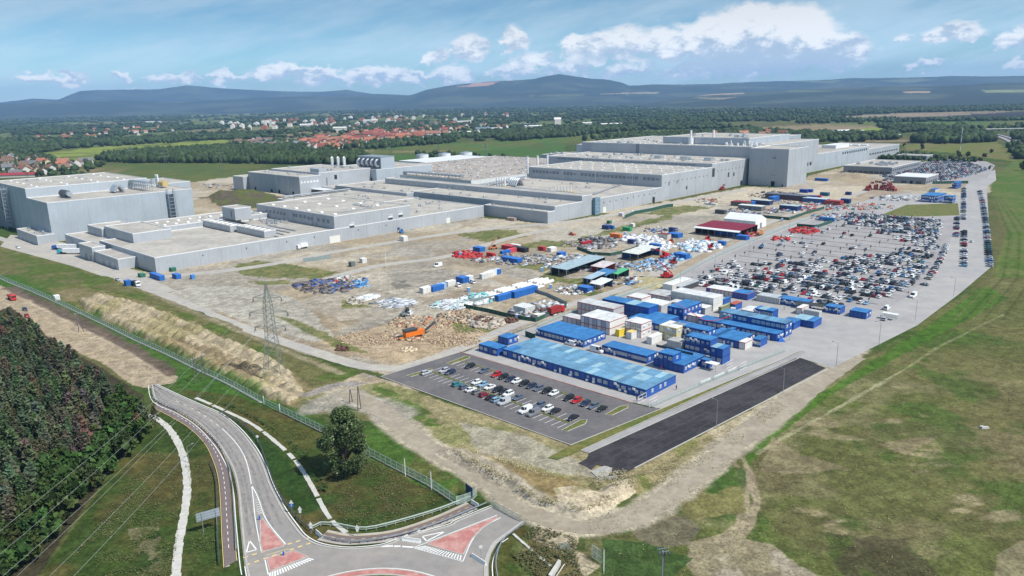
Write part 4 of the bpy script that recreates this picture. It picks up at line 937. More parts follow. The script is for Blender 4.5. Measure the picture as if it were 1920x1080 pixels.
on_front(hT3, 3, 15, 5, 9, 'window_dark', 'recess', .2); on_front(hT3, 36, 12, 3, 5, 'window_dark'); on_front(hT3, 66, 0, 4, 5.5, 'door_dark', 'door'); on_front(hT3, 48, 12, 3, 4, 'window_dark')
for y in range(4, 88, 8): on_front(hT3, y, 20, .5, 1.0, 'window_dark', 'lamp_bracket', .35)
vents(hT3, 24, 5, 200, 5, 70, 1.6); skylights(hT3, range(10, 220, 16), (20, 50), (4, 1.8, .8), 2)
for x in (30, 60, 95): 
    o = pbox(hT3, 'roof_unit', -x, -x + 9, 34, 42, 28.6, 32, M['duct_steel'])
hT4 = hall('highest long hall closing the view, plain grey', 345, 520, -440, -190.1, 41)
skylights(hT4, range(10, 240, 12), (10, 34, 60), (4, 1.6, .7), 2); vents(hT4, 24, 5, 240, 5, 80, 1.6)
on_end(hT4, 160, 12, 5, 28.5, 'louvre_grey', 'stair_shaft', .4)
hT5 = hall('lower blue grey block at the left end of the highest hall', 380, 520, -478, -440.05, 35, wall='cladding_blue')
for x in (10, 13, 16): on_end(hT5, x, 0, .8, 34, 'coping', 'downpipe', .5)
hU = hall('penthouse with two white flues on top of the highest hall', 372, 480, -330, -212, 49, 40.6, wall='cladding_blue', name='penthouse'); vents(hU, 8, 5, 100, 5, 60, 2)
for (u, v, k) in ((366, -286, 'left'), (378, -262, 'right')):
    t = gthing('flue', k + ' of the two stout white flues beside the penthouse', 'flue', u, v, 40.6); mb = MB(); mb.cyl(0, 0, 0, 8, 3.2, 14); mb.build('base_drum', M['white_metal'], t); mb = MB(); mb.cyl(0, 0, 8, 17, 1.3, 12); mb.build('shaft', M['white_metal'], t)
t = gthing('roof_plant', 'white pipework and tanks to the right of the two stout flues', 'roof plant', 362, -245, 40.6)
for k in range(18): mb = MB(); x = rnd.uniform(0, 44); mb.cyl(x, rnd.uniform(0, 14), 0, rnd.uniform(2, 7), rnd.uniform(.4, 1.4), 8); mb.build('tank', M['white_metal'], t)
hTw = hall('square grey tower at the right end of the long front wall', 331, 381, -190, -145, 40.8, seams=15)
on_end(hTw, 16, 0, 4.4, 5.6, 'door_dark', 'door'); on_end(hTw, 16, 30.5, 4.2, .9, 'window_dark'); on_end(hTw, 16, 12, 4.2, .6, 'louvre_grey'); on_end(hTw, 5, 0, 1.5, 2.6, 'door_dark', 'door')
hW = hall('long right-hand wing running away behind the tower', 381.05, 705, -300, -190.2, 21.8, wall='cladding_blue', seams=20)
for k in range(5): on_front(hW, 20 + k * 9.5 + 60, 9.0, 6, 4.2, 'window_dark')
for k in range(12): on_front(hW, 225 + k * 8, 16.0, 4.5, 2.8, 'window_dark')
mb = MB(); mb.box(-95, -12, 12, 240, 21.44, 21.6); mb.build('roof_recess', M['roof_brown'], hW); pbox(hW, 'roof_box', -40, -20, 250, 300, 21.4, 26, M['coping'])
hW2 = hall('far lower end of the right-hand wing with strip windows', 705.05, 840, -280, -190.3, 17)
for k in range(12): on_front(hW2, 8 + k * 10.5, 8, 7, 2.0, 'window_dark'); 
for k in range(5): pbox(hW2, 'roof_unit', -70 + k * 12, -62 + k * 12, 30, 38, 16.6, 21, M['white_metal'])
hW3 = hall('blue grey back wall hall beyond the right-hand wing', 520.05, 860, -470, -360, 28, wall='cladding_blue'); vents(hW3, 10, 10, 100, 20, 300, 2.5)
hR = hall('huge brown roofed hall full of small roof vents', 100, 379.9, -640, -400, 13.5, roof='roof_brown', wall='coping')
vents(hR, 170, 8, 230, 8, 270, 1.0); skylights(hR, range(15, 230, 24), range(15, 270, 28), (3, 1.5, .7), 4)
pipe_rack(hR, [(230, 4), (120, 8), (20, 6)], 13.2, .6, 4, 4)
hR2 = hall('white low annex beyond the huge brown roof', 250, 380, -720, -645, 12, wall='white_metal', roof='coping')
for k in range(3):
    t = gthing('storage_tank', ['near', 'middle', 'far'][k] + ' pale round tank beyond the white annex', 'tank', 330 + k * 34, -760 + k * 16); mb = MB(); mb.cyl(0, 0, 0, 15, 10, 20); mb.build('shell', M['white_metal'], t); mb = MB(); mb.cyl(0, 0, 15, 16.5, 10, 20, r2=1); mb.build('cap', M['duct_steel'], t)
for (u, v, w, d, z, lb) in ((430, -590, 60, 60, 14, 'small white plant building beyond the brown roof'), (455, -530, 44, 50, 12, 'grey lean-to between the white plant building and the blue grey block'), (420, -500, 40, 44, 24, 'ribbed filter house behind the blue grey block')): h = hall(lb, u, u + d, v, v + w, z, wall='cladding_blue'); vents(h, 6, 5, w - 5, 5, d - 5, 2)
# office and gate buildings at the far right
mat('office_grey', (.22, .235, .26), rough=.5, var=.06)
h = hall('grey two storey office block with dark ribbon windows beyond the sand heaps', 517, 628, -155, -97, 9, wall='office_grey', name='office_building')
for k in range(8): on_end(h, 5 + k * 6.4, .4, 5.2, 3, 'window_dark')
for k in range(14): on_front(h, 5 + k * 7.4, 4.6, 4, 1.6, 'window_dark')
for k in range(14): link('roof_unit', ventmesh(1), h, (-rnd.uniform(6, 50), rnd.uniform(20, 60), 8.6)).scale = (2, 2, 2)
h = hall('light roofed gatehouse building by the big far car park', 432, 478, -68, -35, 7.6, wall='office_grey', roof='coping', name='office_building')
for x in (7, 22): on_end(h, x, .3, 5.5, 2.8, 'window_dark')
for k in range(5): on_front(h, 5 + k * 8, .6, 5, 2.6, 'window_dark')
on_end(h, 14.5, .1, 3, 3.2, 'door_dark', 'door')
u9, v9 = inv(P(1737, 300)); h = hall('flat roofed dark grey block beyond the office, by the trees', u9, u9 + 30, v9 - 42, v9, 6, wall='office_grey', name='office_building')
for k in range(4): on_end(h, 6 + k * 9, .5, 7, 3, 'window_dark')
# ------------------------------------------------------------------ office containers
def objmat(name, **k): return mat(name, objc=True, **k)
objmat('office_wall', rough=.5, var=.06, scale=.4, spec=.4); objmat('office_roof', rough=.6, var=.20, scale=.35, spec=.35)
objmat('box_paint', rough=.55, var=.14, scale=.4); objmat('frame_paint', rough=.5, var=.05)
mat('window_glass', (.30, .34, .38), rough=.15, var=.1, spec=.6)
mat('window_frame', (.80, .81, .82), rough=.5, var=0)
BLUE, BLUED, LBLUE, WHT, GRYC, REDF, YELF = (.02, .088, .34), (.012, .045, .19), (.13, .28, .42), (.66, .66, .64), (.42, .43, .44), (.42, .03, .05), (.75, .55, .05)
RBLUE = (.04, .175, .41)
def setc(o, c, j=.0):
    k = 1 + rnd.uniform(-j, j); o.color = (c[0] * k, c[1] * k, c[2] * k, 1); return o
def winmesh(w, h, kind):
    def f():
        mb = MB(); mb.mi = 0; t = .09
        mb.box(-w / 2, w / 2, -.07, 0, 0, h, 0)
        mb.box(-w / 2 + t, w / 2 - t, -.10, -.071, t, h - t, 1)
        if kind == 2: mb.box(-.04, .04, -.125, -.101, t, h - t, 0)
        if kind == 3: mb.box(-w / 2 + t, w / 2 - t, -.13, -.101, h * .5, h - t, 0)
        return mb.mesh('window', [M['window_frame'], M['window_glass']])
    return shared('win%s' % ((w, h, kind),), f)
acm = lambda: boxmesh('ac_unit', .95, .45, .7, M['white_metal'])
doorm = lambda: boxmesh('door', .95, .08, 2.05, M['white_metal'])
HM = 3.05
def modbox(name, sx, sy, h, wallc, framec, roofc, par, x0, y0, z0, roofname='roof_panel', roofvar=.0):
    """one container of a block: body is joined by the caller; here roof panel only"""
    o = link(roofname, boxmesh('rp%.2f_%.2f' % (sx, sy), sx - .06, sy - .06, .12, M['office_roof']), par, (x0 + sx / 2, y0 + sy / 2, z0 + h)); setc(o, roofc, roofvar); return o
def office(label, Cn, L=None, Rr=None, st=1, wall=BLUE, roof=RBLUE, frame=None, z0=0.0, nb=None, na=None, win='fs', along='A', name='office_block', cat_='office containers', rvar=.12, odd=None, wallcols=None, group=None, wz=None):
    """a block of office containers; near corner, left end and right end given where they stand (pixels)"""
    C0 = P(*Cn, z0)
    lb = -(P(*L, z0) - C0).dot(BX) if L else nb * 2.44
    la = (P(*Rr, z0) - C0).dot(AX) if Rr else na * 6.06
    mx, my = (2.44, 6.06) if along == 'A' else (6.06, 2.44)
    nb = nb or max(1, round(lb / mx)); na = na or max(1, round(la / my))
    if not L: lb = nb * mx
    if not Rr: la = na * my
    mx, my = lb / nb, la / na
    t = thing(name, label, cat_, C0, GZ, group); h = HM * st
    frame = frame or BLUED
    # bodies, one per container and storey so each can carry its own colour
    for s in range(st):
        for i in range(nb):
            c = wallcols(i, s) if wallcols else wall
            o = link('container_body', boxmesh('cb%.2f_%.2f' % (mx, la), mx - .05, la, HM - .06, M['office_wall']), t, (-(i + .5) * mx, la / 2, s * HM + .02)); setc(o, c, .05)
        for i in range(nb + 1):
            for y in ([-.04] if nb > 14 and i % 2 else [-.04, la - .08]):
                o = link('corner_post', boxmesh('post', .16, .12, HM, M['frame_paint']), t, (-i * mx + (-.08 if i == 0 else .08 if i == nb else 0), y, s * HM)); setc(o, frame)
        for (w_, d_, x_, y_) in ((lb, .1, -lb / 2, -.05), (.1, la, .03, la / 2)):
            o = link('floor_frame', boxmesh('ff%.2f_%.2f' % (w_, d_), w_, d_, .18, M['frame_paint']), t, (x_, y_, s * HM + HM - .2)); setc(o, frame)
    k = 0
    for i in range(nb):
        for j in range(na):
            if k >= 290: break
            k += 1; rc = roof; 
            if odd and (i, j) in odd: rc = odd[(i, j)]
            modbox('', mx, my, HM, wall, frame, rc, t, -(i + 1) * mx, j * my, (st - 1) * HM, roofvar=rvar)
    r = random.Random(hash(label) % 999 if False else len(label) * 7 + nb)
    for s in range(st):
        if 'f' in win:
            for i in range(nb):
                x = -(i + .5) * mx; q = r.random(); zz_ = s * HM
                if mx > 4: 
                    for dx_ in (-1.6, 1.4): link('window', winmesh(1.3, 1.15, 2), t, (x + dx_, -.05, zz_ + 1.1))
                elif q < .50: link('window', winmesh(1.75, 1.2, 2), t, (x, -.05, zz_ + 1.05))
                elif q < .66: link('window', winmesh(.9, .7, 1), t, (x, -.05, zz_ + 1.5))
                elif q < .80: link('window', winmesh(1.2, 1.2, 3), t, (x + .3, -.05, zz_ + 1.05)); link('air_conditioner', acm(), t, (x - .75, -.3, zz_ + 2.0))
                elif q < .90: link('door', doorm(), t, (x, -.09, zz_ + .05))
        if 's' in win:
            n = max(1, int(la // 3.0))
            for i in range(n):
                y = (i + .5) * la / n; o = link('window', winmesh(1.3, 1.15, 2 if r.random() < .6 else 3), t, (.02, y, s * HM + 1.1)); o.rotation_euler = (0, 0, math.pi / 2)
                if r.random() < .45 and st == 1: o = link('air_conditioner', acm(), t, (.35, y + 1.1, s * HM + 1.9), math.pi / 2)
    return t
PB = (.26, .42, .50)
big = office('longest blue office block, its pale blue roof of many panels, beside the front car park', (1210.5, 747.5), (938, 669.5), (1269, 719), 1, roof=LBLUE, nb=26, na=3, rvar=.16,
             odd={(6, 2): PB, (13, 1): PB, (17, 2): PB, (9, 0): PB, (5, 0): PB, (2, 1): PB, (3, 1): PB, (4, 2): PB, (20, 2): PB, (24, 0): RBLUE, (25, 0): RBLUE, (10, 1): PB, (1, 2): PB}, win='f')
for y in (4, 9, 12): o = link('window', winmesh(1.2, 1.3, 2), big, (.02, y, 1.1), math.pi / 2)
for x, y in ((8, 0), (10.5, 0), (22, 0), (25, 0), (33, 0), (40, 0), (51, 0)): link('air_conditioner', acm(), big, (-x, -.35, .3))
office('small blue office block with four front windows at the left end of the longest block', (932.6, 668.4), (896, 659), (950, 661.5), 1, win='f', nb=4, na=1)
office('single blue office container behind the left end of the longest block', (952.8, 648), (934, 643), (971.5, 641.5), 1, win='s', nb=2, na=1)
office('wide blue office block behind a parked white minibus', (1093.8, 652), (1006, 629), (1137.5, 636), 1, nb=12)
office('long blue office block beside the parked white panel van', (1212.5, 682.6), (1128, 661), (1233, 673), 1, nb=12)
b6 = office('blue office block with a smaller container on its roof, nearest the new road', (1281.5, 700.6), (1225, 686), (1320.5, 679.5), 1, win='s', nb=6, na=3)
office('pair of blue containers set on the roof of the block nearest the new road', (1261.5, 681.5), (1235, 674), (1276.5, 674), 1, z0=HM + .15, win='fs', nb=3, na=1)
office('tiny blue gate cabin with a white awning at the pedestrian entrance', (1328, 691.5), (1315, 687), (1336, 688), 1, win='f', nb=1, na=1, along='B', name='gate_cabin', cat_='gate cabin')
office('blue two storey block above the outside stair by the pedestrian entrance', (1331, 667), (1286, 655), (1347, 660), 2, nb=5, na=1, win='f')
office('small blue block with two storeys right of the outside stair', (1354, 684), (1332, 677.5), (1369, 676.5), 2, nb=2, na=1, roof=RBLUE, odd={(1, 0): PB}, win='f')
office('blue two storey row behind the stair block, with a balcony on its front', (1326.5, 648), (1265.6, 630), (1341, 641), 2, nb=9, na=1)
office('longest thin blue row, one storey, running between two taller rows', (1455.8, 640.5), (1318, 606), (1471, 633), 1, nb=16, na=1)
office('two storey row, red framed left end, blue at the right', (1471, 633.5), (1357, 604.5), (1485, 626.5), 2, nb=14, na=1, roof=(.12, .27, .42), rvar=.3, wallcols=lambda i, s: (GRYC if i > 10 else BLUE), frame=BLUED)
office('blue block with a white red framed container on its right end', (1384, 653.5), (1327, 639), (1410, 639), 1, nb=8, na=2)
office('white red framed container at the end of a blue block', (1396.5, 656.5), (1385, 653.6), (1411, 649), 1, nb=1, na=1, wall=WHT, roof=WHT, frame=REDF, name='office_container', cat_='container', win='')
office('small blue container with two windows standing alone below the thin row', (1425, 651.6), (1411, 647.5), (1438.5, 644.5), 1, nb=2, na=1, name='office_container', cat_='container', win='f')
office('blue container on top of the row right of the crane truck', (1447, 609), (1416, 601), (1457.6, 603.5), 2, nb=5, na=1, roof=RBLUE, odd={(2, 0): PB, (3, 0): PB}, win='f')
office('blue and white container pair stacked right of the long white row', (1414, 597), (1393, 590), (1428, 589), 1, z0=0, nb=3, wall=WHT, roof=WHT, frame=WHT, wallcols=lambda i, s: BLUE if i else WHT, win='')
office('blue office row with a dark tent at its right end, by the main car park', (1513.4, 579.5), (1462, 567), (1522.5, 573.5), 1, nb=8, na=1)
office('grey white container row left of the blue row by the main car park', (1461.5, 571.5), (1422, 562), (1470, 566), 1, nb=6, na=1, wall=GRYC, roof=(.45, .48, .50), frame=WHT, win='')
office('blue office container with four windows in a row, left of the security cabin', (1574.5, 590.3), (1548, 583.5), (1583.5, 585), 1, nb=4, na=1, name='office_container', cat_='container', win='f')
office('blue security cabin with an open dark doorway by the main road', (1623, 599), (1595, 592), (1633.5, 593), 1, nb=4, na=1, name='gate_cabin', cat_='cabin', win='s')
office('white roofed container row with a blue right third below the main car park', (1401.8, 563.5), (1331, 547), (1413, 557), 1, nb=11, na=1, roof=WHT, frame=REDF, wallcols=lambda i, s: BLUE if i < 4 or i == 10 else GRYC, odd={(0, 0): RBLUE, (1, 0): RBLUE, (2, 0): RBLUE, (3, 0): RBLUE}, win='')
office('plain blue container end-on beside the thin row, right of the tall rows', (1487.7, 618.8), (1465, 613), (1503, 611), 1, nb=3, na=1, win='', name='office_container', cat_='container')
office('blue container with grey roof panels at the right end of the camp', (1525, 616.3), (1488, 607), (1537.5, 607.5), 1, nb=6, na=1, roof=PB, odd={(0, 0): RBLUE, (1, 0): RBLUE}, win='')
office('long grey container with a white end panel behind the right end of the camp', (1535.5, 597.5), (1507, 591.5), (1540, 595), 1, nb=1, na=1, along='B', wall=GRYC, roof=(.4, .41, .41), frame=WHT, win='', name='office_container', cat_='container')
office('white container with red frame beside the crane truck', (1503, 590.5), (1494, 587.5), (1515, 583.5), 1, nb=1, na=1, wall=WHT, roof=WHT, frame=REDF, win='', name='office_container', cat_='container')
office('blue office block left end of the upper camp row', (1168, 589), (1120, 576.5), (1178.5, 583), 1, nb=7, na=1, win='f')
office('blue two storey block with one pale roof panel in the upper camp', (1216, 602), (1139, 580), (1230, 594), 2, nb=10, na=1, odd={(3, 0): PB, (4, 0): PB}, win='')
office('low blue block joining the upper camp to the two storey blocks', (1236, 621), (1180, 607), (1267, 604), 1, nb=7, na=2, win='f')
office('blue two storey cube with a red cable over its roof', (1281, 604), (1253, 597), (1310, 589), 2, nb=3, na=2)
office('white red framed container pair above the low blue block', (1202.7, 571.5), (1178, 565), (1218.5, 564.5), 1, nb=3, na=1, wall=WHT, roof=WHT, frame=REDF, win='f')
office('white two storey container stack left of the low blue block', (1143, 629), (1091, 615), (1172, 616), 2, nb=7, na=1, wall=WHT, roof=(.6, .61, .6), frame=REDF, rvar=.15, wallcols=lambda i, s: GRYC if i % 2 else WHT, win='')
office('long white upper row behind the white two storey stack', (1150, 604), (1084, 588.5), (1172, 597), 2, nb=9, na=1, wall=GRYC, roof=(.5, .51, .5), frame=REDF, rvar=.15, win='')
office('grey low container pair at the left end of the white stack', (1090, 612.5), (1056, 604), (1101, 606), 1, nb=4, na=1, wall=GRYC, roof=(.55, .55, .54), frame=REDF, win='')
office('white two storey red framed stack with an outside stair', (1202, 634), (1173.5, 626), (1218, 625), 2, nb=3, na=1, wall=WHT, roof=WHT, frame=REDF)
office('white two storey stack with yellow frames', (1268, 642.5), (1238, 634), (1285.5, 633), 2, nb=4, na=1, wall=(.55, .53, .42), roof=WHT, frame=YELF)
office('small grey container with double doors in front of the yellow framed stack', (1277, 656.5), (1252, 649.5), (1286, 650), 1, nb=3, na=1, wall=GRYC, roof=(.45, .44, .42), frame=GRYC, win='')
office('plain white storage box left of the yellow framed stack', (1222, 646.5), (1214, 643.5), (1239.5, 637.5), 1, nb=1, na=1, wall=WHT, roof=WHT, frame=WHT, win='', name='office_container', cat_='container')
office('white box with a yellowish roof between the white stack and the yellow container', (1184, 637), (1175.5, 634), (1202, 627), 1, nb=1, na=1, wall=WHT, roof=(.7, .55, .2), frame=WHT, win='', name='office_container', cat_='container')
office('small yellow container beside the white two storey stack', (1161, 632), (1155, 630), (1178, 622.5), 1, nb=1, na=1, wall=YELF, roof=(.55, .48, .3), frame=YELF, win='', name='office_container', cat_='container')
office('long white two storey row with a red framed right end', (1337, 583), (1266, 564.5), (1351.5, 575), 2, nb=11, na=1, wall=(.52, .53, .52), roof=(.62, .63, .63), frame=WHT, rvar=.12, wallcols=lambda i, s: WHT if i == 0 else (.47, .49, .48), win='')
office('grey roofed row left of the long white two storey row', (1256, 569), (1217, 560), (1268, 558), 1, nb=5, na=2, wall=GRYC, roof=(.44, .44, .43), frame=REDF, rvar=.1, win='')
office('low white roofed row in front of the long white two storey row', (1322, 590), (1262, 574), (1330, 584), 1, nb=9, na=1, wall=GRYC, roof=WHT, frame=GRYC, rvar=.15, win='')
office('white roofed low shed left of the blue two storey cube', (1240, 585), (1205, 577.5), (1256, 576.5), 1, nb=5, na=2, wall=GRYC, roof=WHT, frame=WHT, win='')
office('blue container end-on right of the long white two storey row', (1356, 574), (1351, 572.5), (1366, 567.5), 1, nb=1, na=1, win='', name='office_container', cat_='container')
office('white roofed hall with an open canopy at the corner of the camp', (1260.5, 545.5), (1244.5, 541.5), (1289, 531), 1, nb=1, na=2, wall=WHT, roof=WHT, frame=WHT, win='', name='site_hall', cat_='site hall')
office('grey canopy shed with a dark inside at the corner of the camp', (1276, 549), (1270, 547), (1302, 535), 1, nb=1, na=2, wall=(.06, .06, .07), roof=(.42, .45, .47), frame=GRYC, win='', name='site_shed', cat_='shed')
office('olive green container with an open top in the middle of the camp', (1352, 588.5), (1349, 586.5), (1366, 579), 1, nb=1, na=1, wall=(.22, .25, .13), roof=(.32, .33, .20), frame=(.1, .1, .08), win='', name='office_container', cat_='container')
office('container with a red roof beside the olive green one', (1378, 583), (1368, 580), (1384, 576), 1, nb=1, na=1, wall=BLUE, roof=(.42, .10, .06), frame=BLUED, win='', name='office_container', cat_='container')
office('low white roofed unit right of the blue two storey cube', (1313, 607), (1283, 600), (1318, 603), 1, nb=4, na=1, wall=GRYC, roof=WHT, frame=REDF, win='')
office('blue block between the thin row and the yellow framed stack', (1344, 645), (1340, 641), (1378, 627), 1, nb=1, na=4, win='')
# two storey dormitory blocks beyond the main car park
office('blue two storey office block with rows of white windows beyond the main car park', (1757, 380.5), (1721, 380), (1768, 374), 2, nb=8, na=2)
office('smaller blue two storey block right of the far blue office block', (1785, 381.5), (1768.5, 380.5), (1789, 379), 2, nb=5, na=1)
office('small blue cabin at the far end of the car parks', (1794, 354), (1784, 353.5), (1797, 351), 2, nb=3, na=1, win='f', name='gate_cabin', cat_='cabin')
office('blue roofed cabin with a green end, behind the far blue office block', (1753, 361), (1742, 360.5), (1757, 358), 1, nb=4, na=2, wall=GRYC, win='')
# outside stairs, awning, tents
t = thing('outside_stair', 'grey steel stair climbing to the upper floor beside the entrance cabin', 'stair', P(1337, 686), GZ)
mb = MB()
for k in range(12): mb = MB(); mb.box(-1.2 - k * .62, -.55 - k * .62, -1.2, -.05, 3.1 - k * 0 - .0 + 0, 3.2); mb = MB(); mb.box(-k * .62 - .6, -k * .62, -2.2, -1.0, .25 + k * .25, .31 + k * .25); mb.build('tread', M['galvanised'], t)
for y in (-2.25, -1.0): mb = MB(); mb.bar((.2, y, 1.0), (-7.4, y, 4.2), .06); mb.build('handrail', M['galvanised'], t)
pbox(t, 'landing', -24, -7.4, -2.2, -.9, 3.0, 3.12, M['galvanised']); pbox(t, 'balustrade', -24, -7.4, -2.25, -2.2, 3.12, 4.1, M['dark_steel'])
t = thing('awning', 'white awning over the pedestrian gate beside the entrance cabin', 'awning', P(1337, 693), GZ); pbox(t, 'roof', -2.5, 2.2, -2, 1.2, 2.7, 2.85, M['white_metal'])
for x in (-2.3, 2.0): pbox(t, 'post', x, x + .12, -1.9, -1.78, 0, 2.7, M['galvanised'])
mat('tarp_dark', (.05, .055, .05), var=.2); mat('tarp_blue', (.03, .14, .50), var=.2); mat('tarp_white', (.72, .73, .74), var=.15, scale=.5)
t = thing('smoking_tent', 'dark canopy tent right of the blue row by the main car park', 'tent', P(1530, 581), GZ)
mb = MB(); mb.poly([(-9, -3, 2.5), (4, -3, 2.5), (4, 0, 3.3), (-9, 0, 3.3)]); mb.poly([(-9, 3, 2.5), (-9, 0, 3.3), (4, 0, 3.3), (4, 3, 2.5)]); mb.build('canopy', M['tarp_dark'], t)
for x in (-8.8, -2.5, 3.8):
    for y in (-2.9, 2.9): pbox(t, 'pole', x, x + .1, y, y + .1, 0, 2.5, M['galvanised'])
for k in range(6): pbox(t, 'bench', -7 + k * 1.8, -6 + k * 1.8, -.5, .5, .3, .75, M['dark_steel'])
t = tag(MB().build('tarpaulin', M['tarp_blue']), 'crumpled blue tarpaulin heap at the end of the thin blue row', 'tarpaulin')
mb = MB(); r_ = 1.7
for k in range(3): mb.hexa([(-r_ + k * .2, -1, 0), (r_, -1.2, 0), (r_ - .3, 1, 0), (-r_, 1.2, 0)], [(-.8, -.5, 1.0 + .3 * k), (.6, -.4, 1.3), (.5, .5, 1.0), (-.7, .6, 1.4)])
t.data = mb.mesh('tarpaulin', M['tarp_blue']); t.location = P(1464, 640)

# ------------------------------------------------------------------ cars
objmat('car_paint', rough=.25, var=0, spec=.5); mat('car_glass', (.02, .024, .03), rough=.08, var=0, spec=.6); mat('tyre', (.02, .02, .02), rough=.9, var=0)
mat('rim', (.45, .46, .48), rough=.35, metal=.7, var=0); mat('headlight', (.75, .77, .8), rough=.2, var=0); mat('tail_light', (.4, .02, .02), rough=.3, var=0)
def carbody(kind):
    # profile sections along y: (y, half width, z bottom, z shoulder)
    if kind == 'van': L, w, sh, top, rf, rr = 5.2, .96, 1.15, 2.1, (1.55, 1.0), (-2.5, -2.45)
    elif kind == 'bigvan': L, w, sh, top, rf, rr = 6.0, 1.02, 1.35, 2.6, (1.95, 1.45), (-2.95, -2.9)
    elif kind == 'suv': L, w, sh, top, rf, rr = 4.5, .91, 1.02, 1.66, (1.0, .35), (-2.05, -1.8)
    elif kind == 'estate': L, w, sh, top, rf, rr = 4.6, .89, .93, 1.48, (1.0, .3), (-2.15, -1.75)
    elif kind == 'saloon': L, w, sh, top, rf, rr = 4.6, .88, .92, 1.43, (.95, .25), (-1.65, -.95)
    else: L, w, sh, top, rf, rr = 4.1, .86, .95, 1.48, (.95, .3), (-1.95, -1.55)
    h = L / 2; hood = sh - .12
    lo = [(h, .72, .42, hood - .28), (h - .22, .95, .28, hood - .06), (rf[0], 1, .25, sh), (0, 1, .25, sh + .02), (rr[0] + .3, 1, .25, sh + .02), (-h + .15, .96, .28, sh - .02), (-h, .82, .42, sh - .25)]
    mb = MB(); prev = None
    for (y, s_, zb, zt_) in lo:
        n = len(mb.v); mb.v += [(-w * s_, y, zb), (-w * s_, y, zt_ - .12), (-w * s_ * .9, y, zt_), (w * s_ * .9, y, zt_), (w * s_, y, zt_ - .12), (w * s_, y, zb)]
        if prev is not None:
            for k in range(5): mb.f.append((prev + k, n + k, n + k + 1, prev + k + 1)); mb.m.append(0)
        else: mb.f.append(tuple(n + k for k in range(6))); mb.m.append(0)
        prev = n
    mb.f.append(tuple(prev + k for k in reversed(range(6)))); mb.m.append(0)
    ga = MB(); a, b = w * .88, w * .72
    B0 = [(-a, rr[0], sh), (a, rr[0], sh), (a, rf[0], sh), (-a, rf[0], sh)]; T0 = [(-b, rr[1], top - .06), (b, rr[1], top - .06), (b, rf[1], top - .06), (-b, rf[1], top - .06)]
    ga.hexa(B0, T0)
    if kind in ('van', 'bigvan'):   # closed sides behind the cab
        mb.hexa([(-a - .02, rr[0], sh), (a + .02, rr[0], sh), (a + .02, .25, sh), (-a - .02, .25, sh)], [(-b - .06, rr[1], top - .1), (b + .06, rr[1], top - .1), (b + .06, .25, top - .1), (-b - .06, .25, top - .1)])
    rt = [(-b, rr[1], top - .06), (b, rr[1], top - .06), (b, rf[1], top - .06), (-b, rf[1], top - .06)]
    mb.hexa(rt, [(-b * .9, rr[1] + .1, top), (b * .9, rr[1] + .1, top), (b * .9, rf[1] - .1, top), (-b * .9, rf[1] - .1, top)])
    for s in (-1, 1):  # pillars
        for y0, y1 in ((rf[0], rf[1]), (rr[0], rr[1]), ((rf[0] + rr[0]) / 2 * .9, (rf[1] + rr[1]) / 2)): mb.bar((s * (a + .01), y0, sh - .02), (s * (b + .01), y1, top - .05), .055)
    return mb, ga, L, w
def wheel(mb, x, y, s, r=.33, mi=0, mi2=None):
    mb.bar((x - .11, y, r), (x + .11, y, r), r, mi, 10)
    if mi2 is not None: mb.bar((x + s * .10, y, r), (x + s * .125, y, r), r * .62, mi2, 8)
def carparts(kind):
    def f():
        mb, ga, L, w = carbody(kind); d = {}
        d['body'] = mb.mesh('body', M['car_paint']); d['cabin_glass'] = ga.mesh('cabin_glass', M['car_glass'])
        wm = MB(); wheel(wm, 0, 0, 1, .33, 0, 1); d['wheel'] = wm.mesh('wheel', [M['tyre'], M['rim']])
        hm_ = MB(); hm_.box(-.2, .2, -.05, .05, -.08, .08); d['headlight'] = hm_.mesh('headlight', M['headlight']); tm_ = MB(); tm_.box(-.16, .16, -.04, .04, -.12, .12); d['tail_light'] = tm_.mesh('tail_light', M['tail_light'])
        d['L'] = L; d['w'] = w; return d
    return shared('car_' + kind, f)
def car_full(kind, c, loc, rz, label, cat_='car', group='cars in the front car park'):
    d = carparts(kind); t = thing('parked_car' if 'van' not in kind else 'parked_van', label, cat_, loc, rz, group); L, w = d['L'], d['w']
    setc(link('body', d['body'], t), c); link('cabin_glass', d['cabin_glass'], t)
    for s in (-1, 1):
        for y in (L * .31, -L * .31): link('wheel', d['wheel'], t, (s * (w - .12), y, 0), 0 if s > 0 else math.pi)
        link('headlight', d['headlight'], t, (s * w * .62, L / 2 - .03, .62)); link('tail_light', d['tail_light'], t, (s * w * .7, -L / 2 + .02, .75))
    return t
def car_one(kind):
    def f():
        mb, ga, L, w = carbody(kind); n = len(mb.v); mb.v += ga.v; mb.f += [tuple(i + n for i in q) for q in ga.f]; mb.m += [1] * len(ga.f)
        for s in (-1, 1):
            for y in (L * .31, -L * .31): wheel(mb, s * (w - .1), y, s, .33, 2)
        return mb.mesh('car_' + kind, [M['car_paint'], M['car_glass'], M['tyre']])
    return shared('one_' + kind, f)
CC = {'white': (.72, .73, .74), 'silver': (.42, .44, .47), 'grey': (.17, .18, .20), 'black': (.012, .013, .016), 'dark blue': (.018, .03, .075), 'blue': (.05, .16, .36), 'red': (.42, .012, .016), 'dark red': (.20, .01, .02), 'light blue': (.22, .38, .52),
      'teal': (.02, .20, .24), 'slate': (.09, .12, .17), 'green': (.02, .12, .07), 'beige': (.45, .42, .34), 'yellow': (.75, .52, .02), 'orange': (.6, .12, .02)}
fp = lambda x, y: (700 + x / 3.552, 640 + y / 3.552)
ANG = GA - math.pi / 2
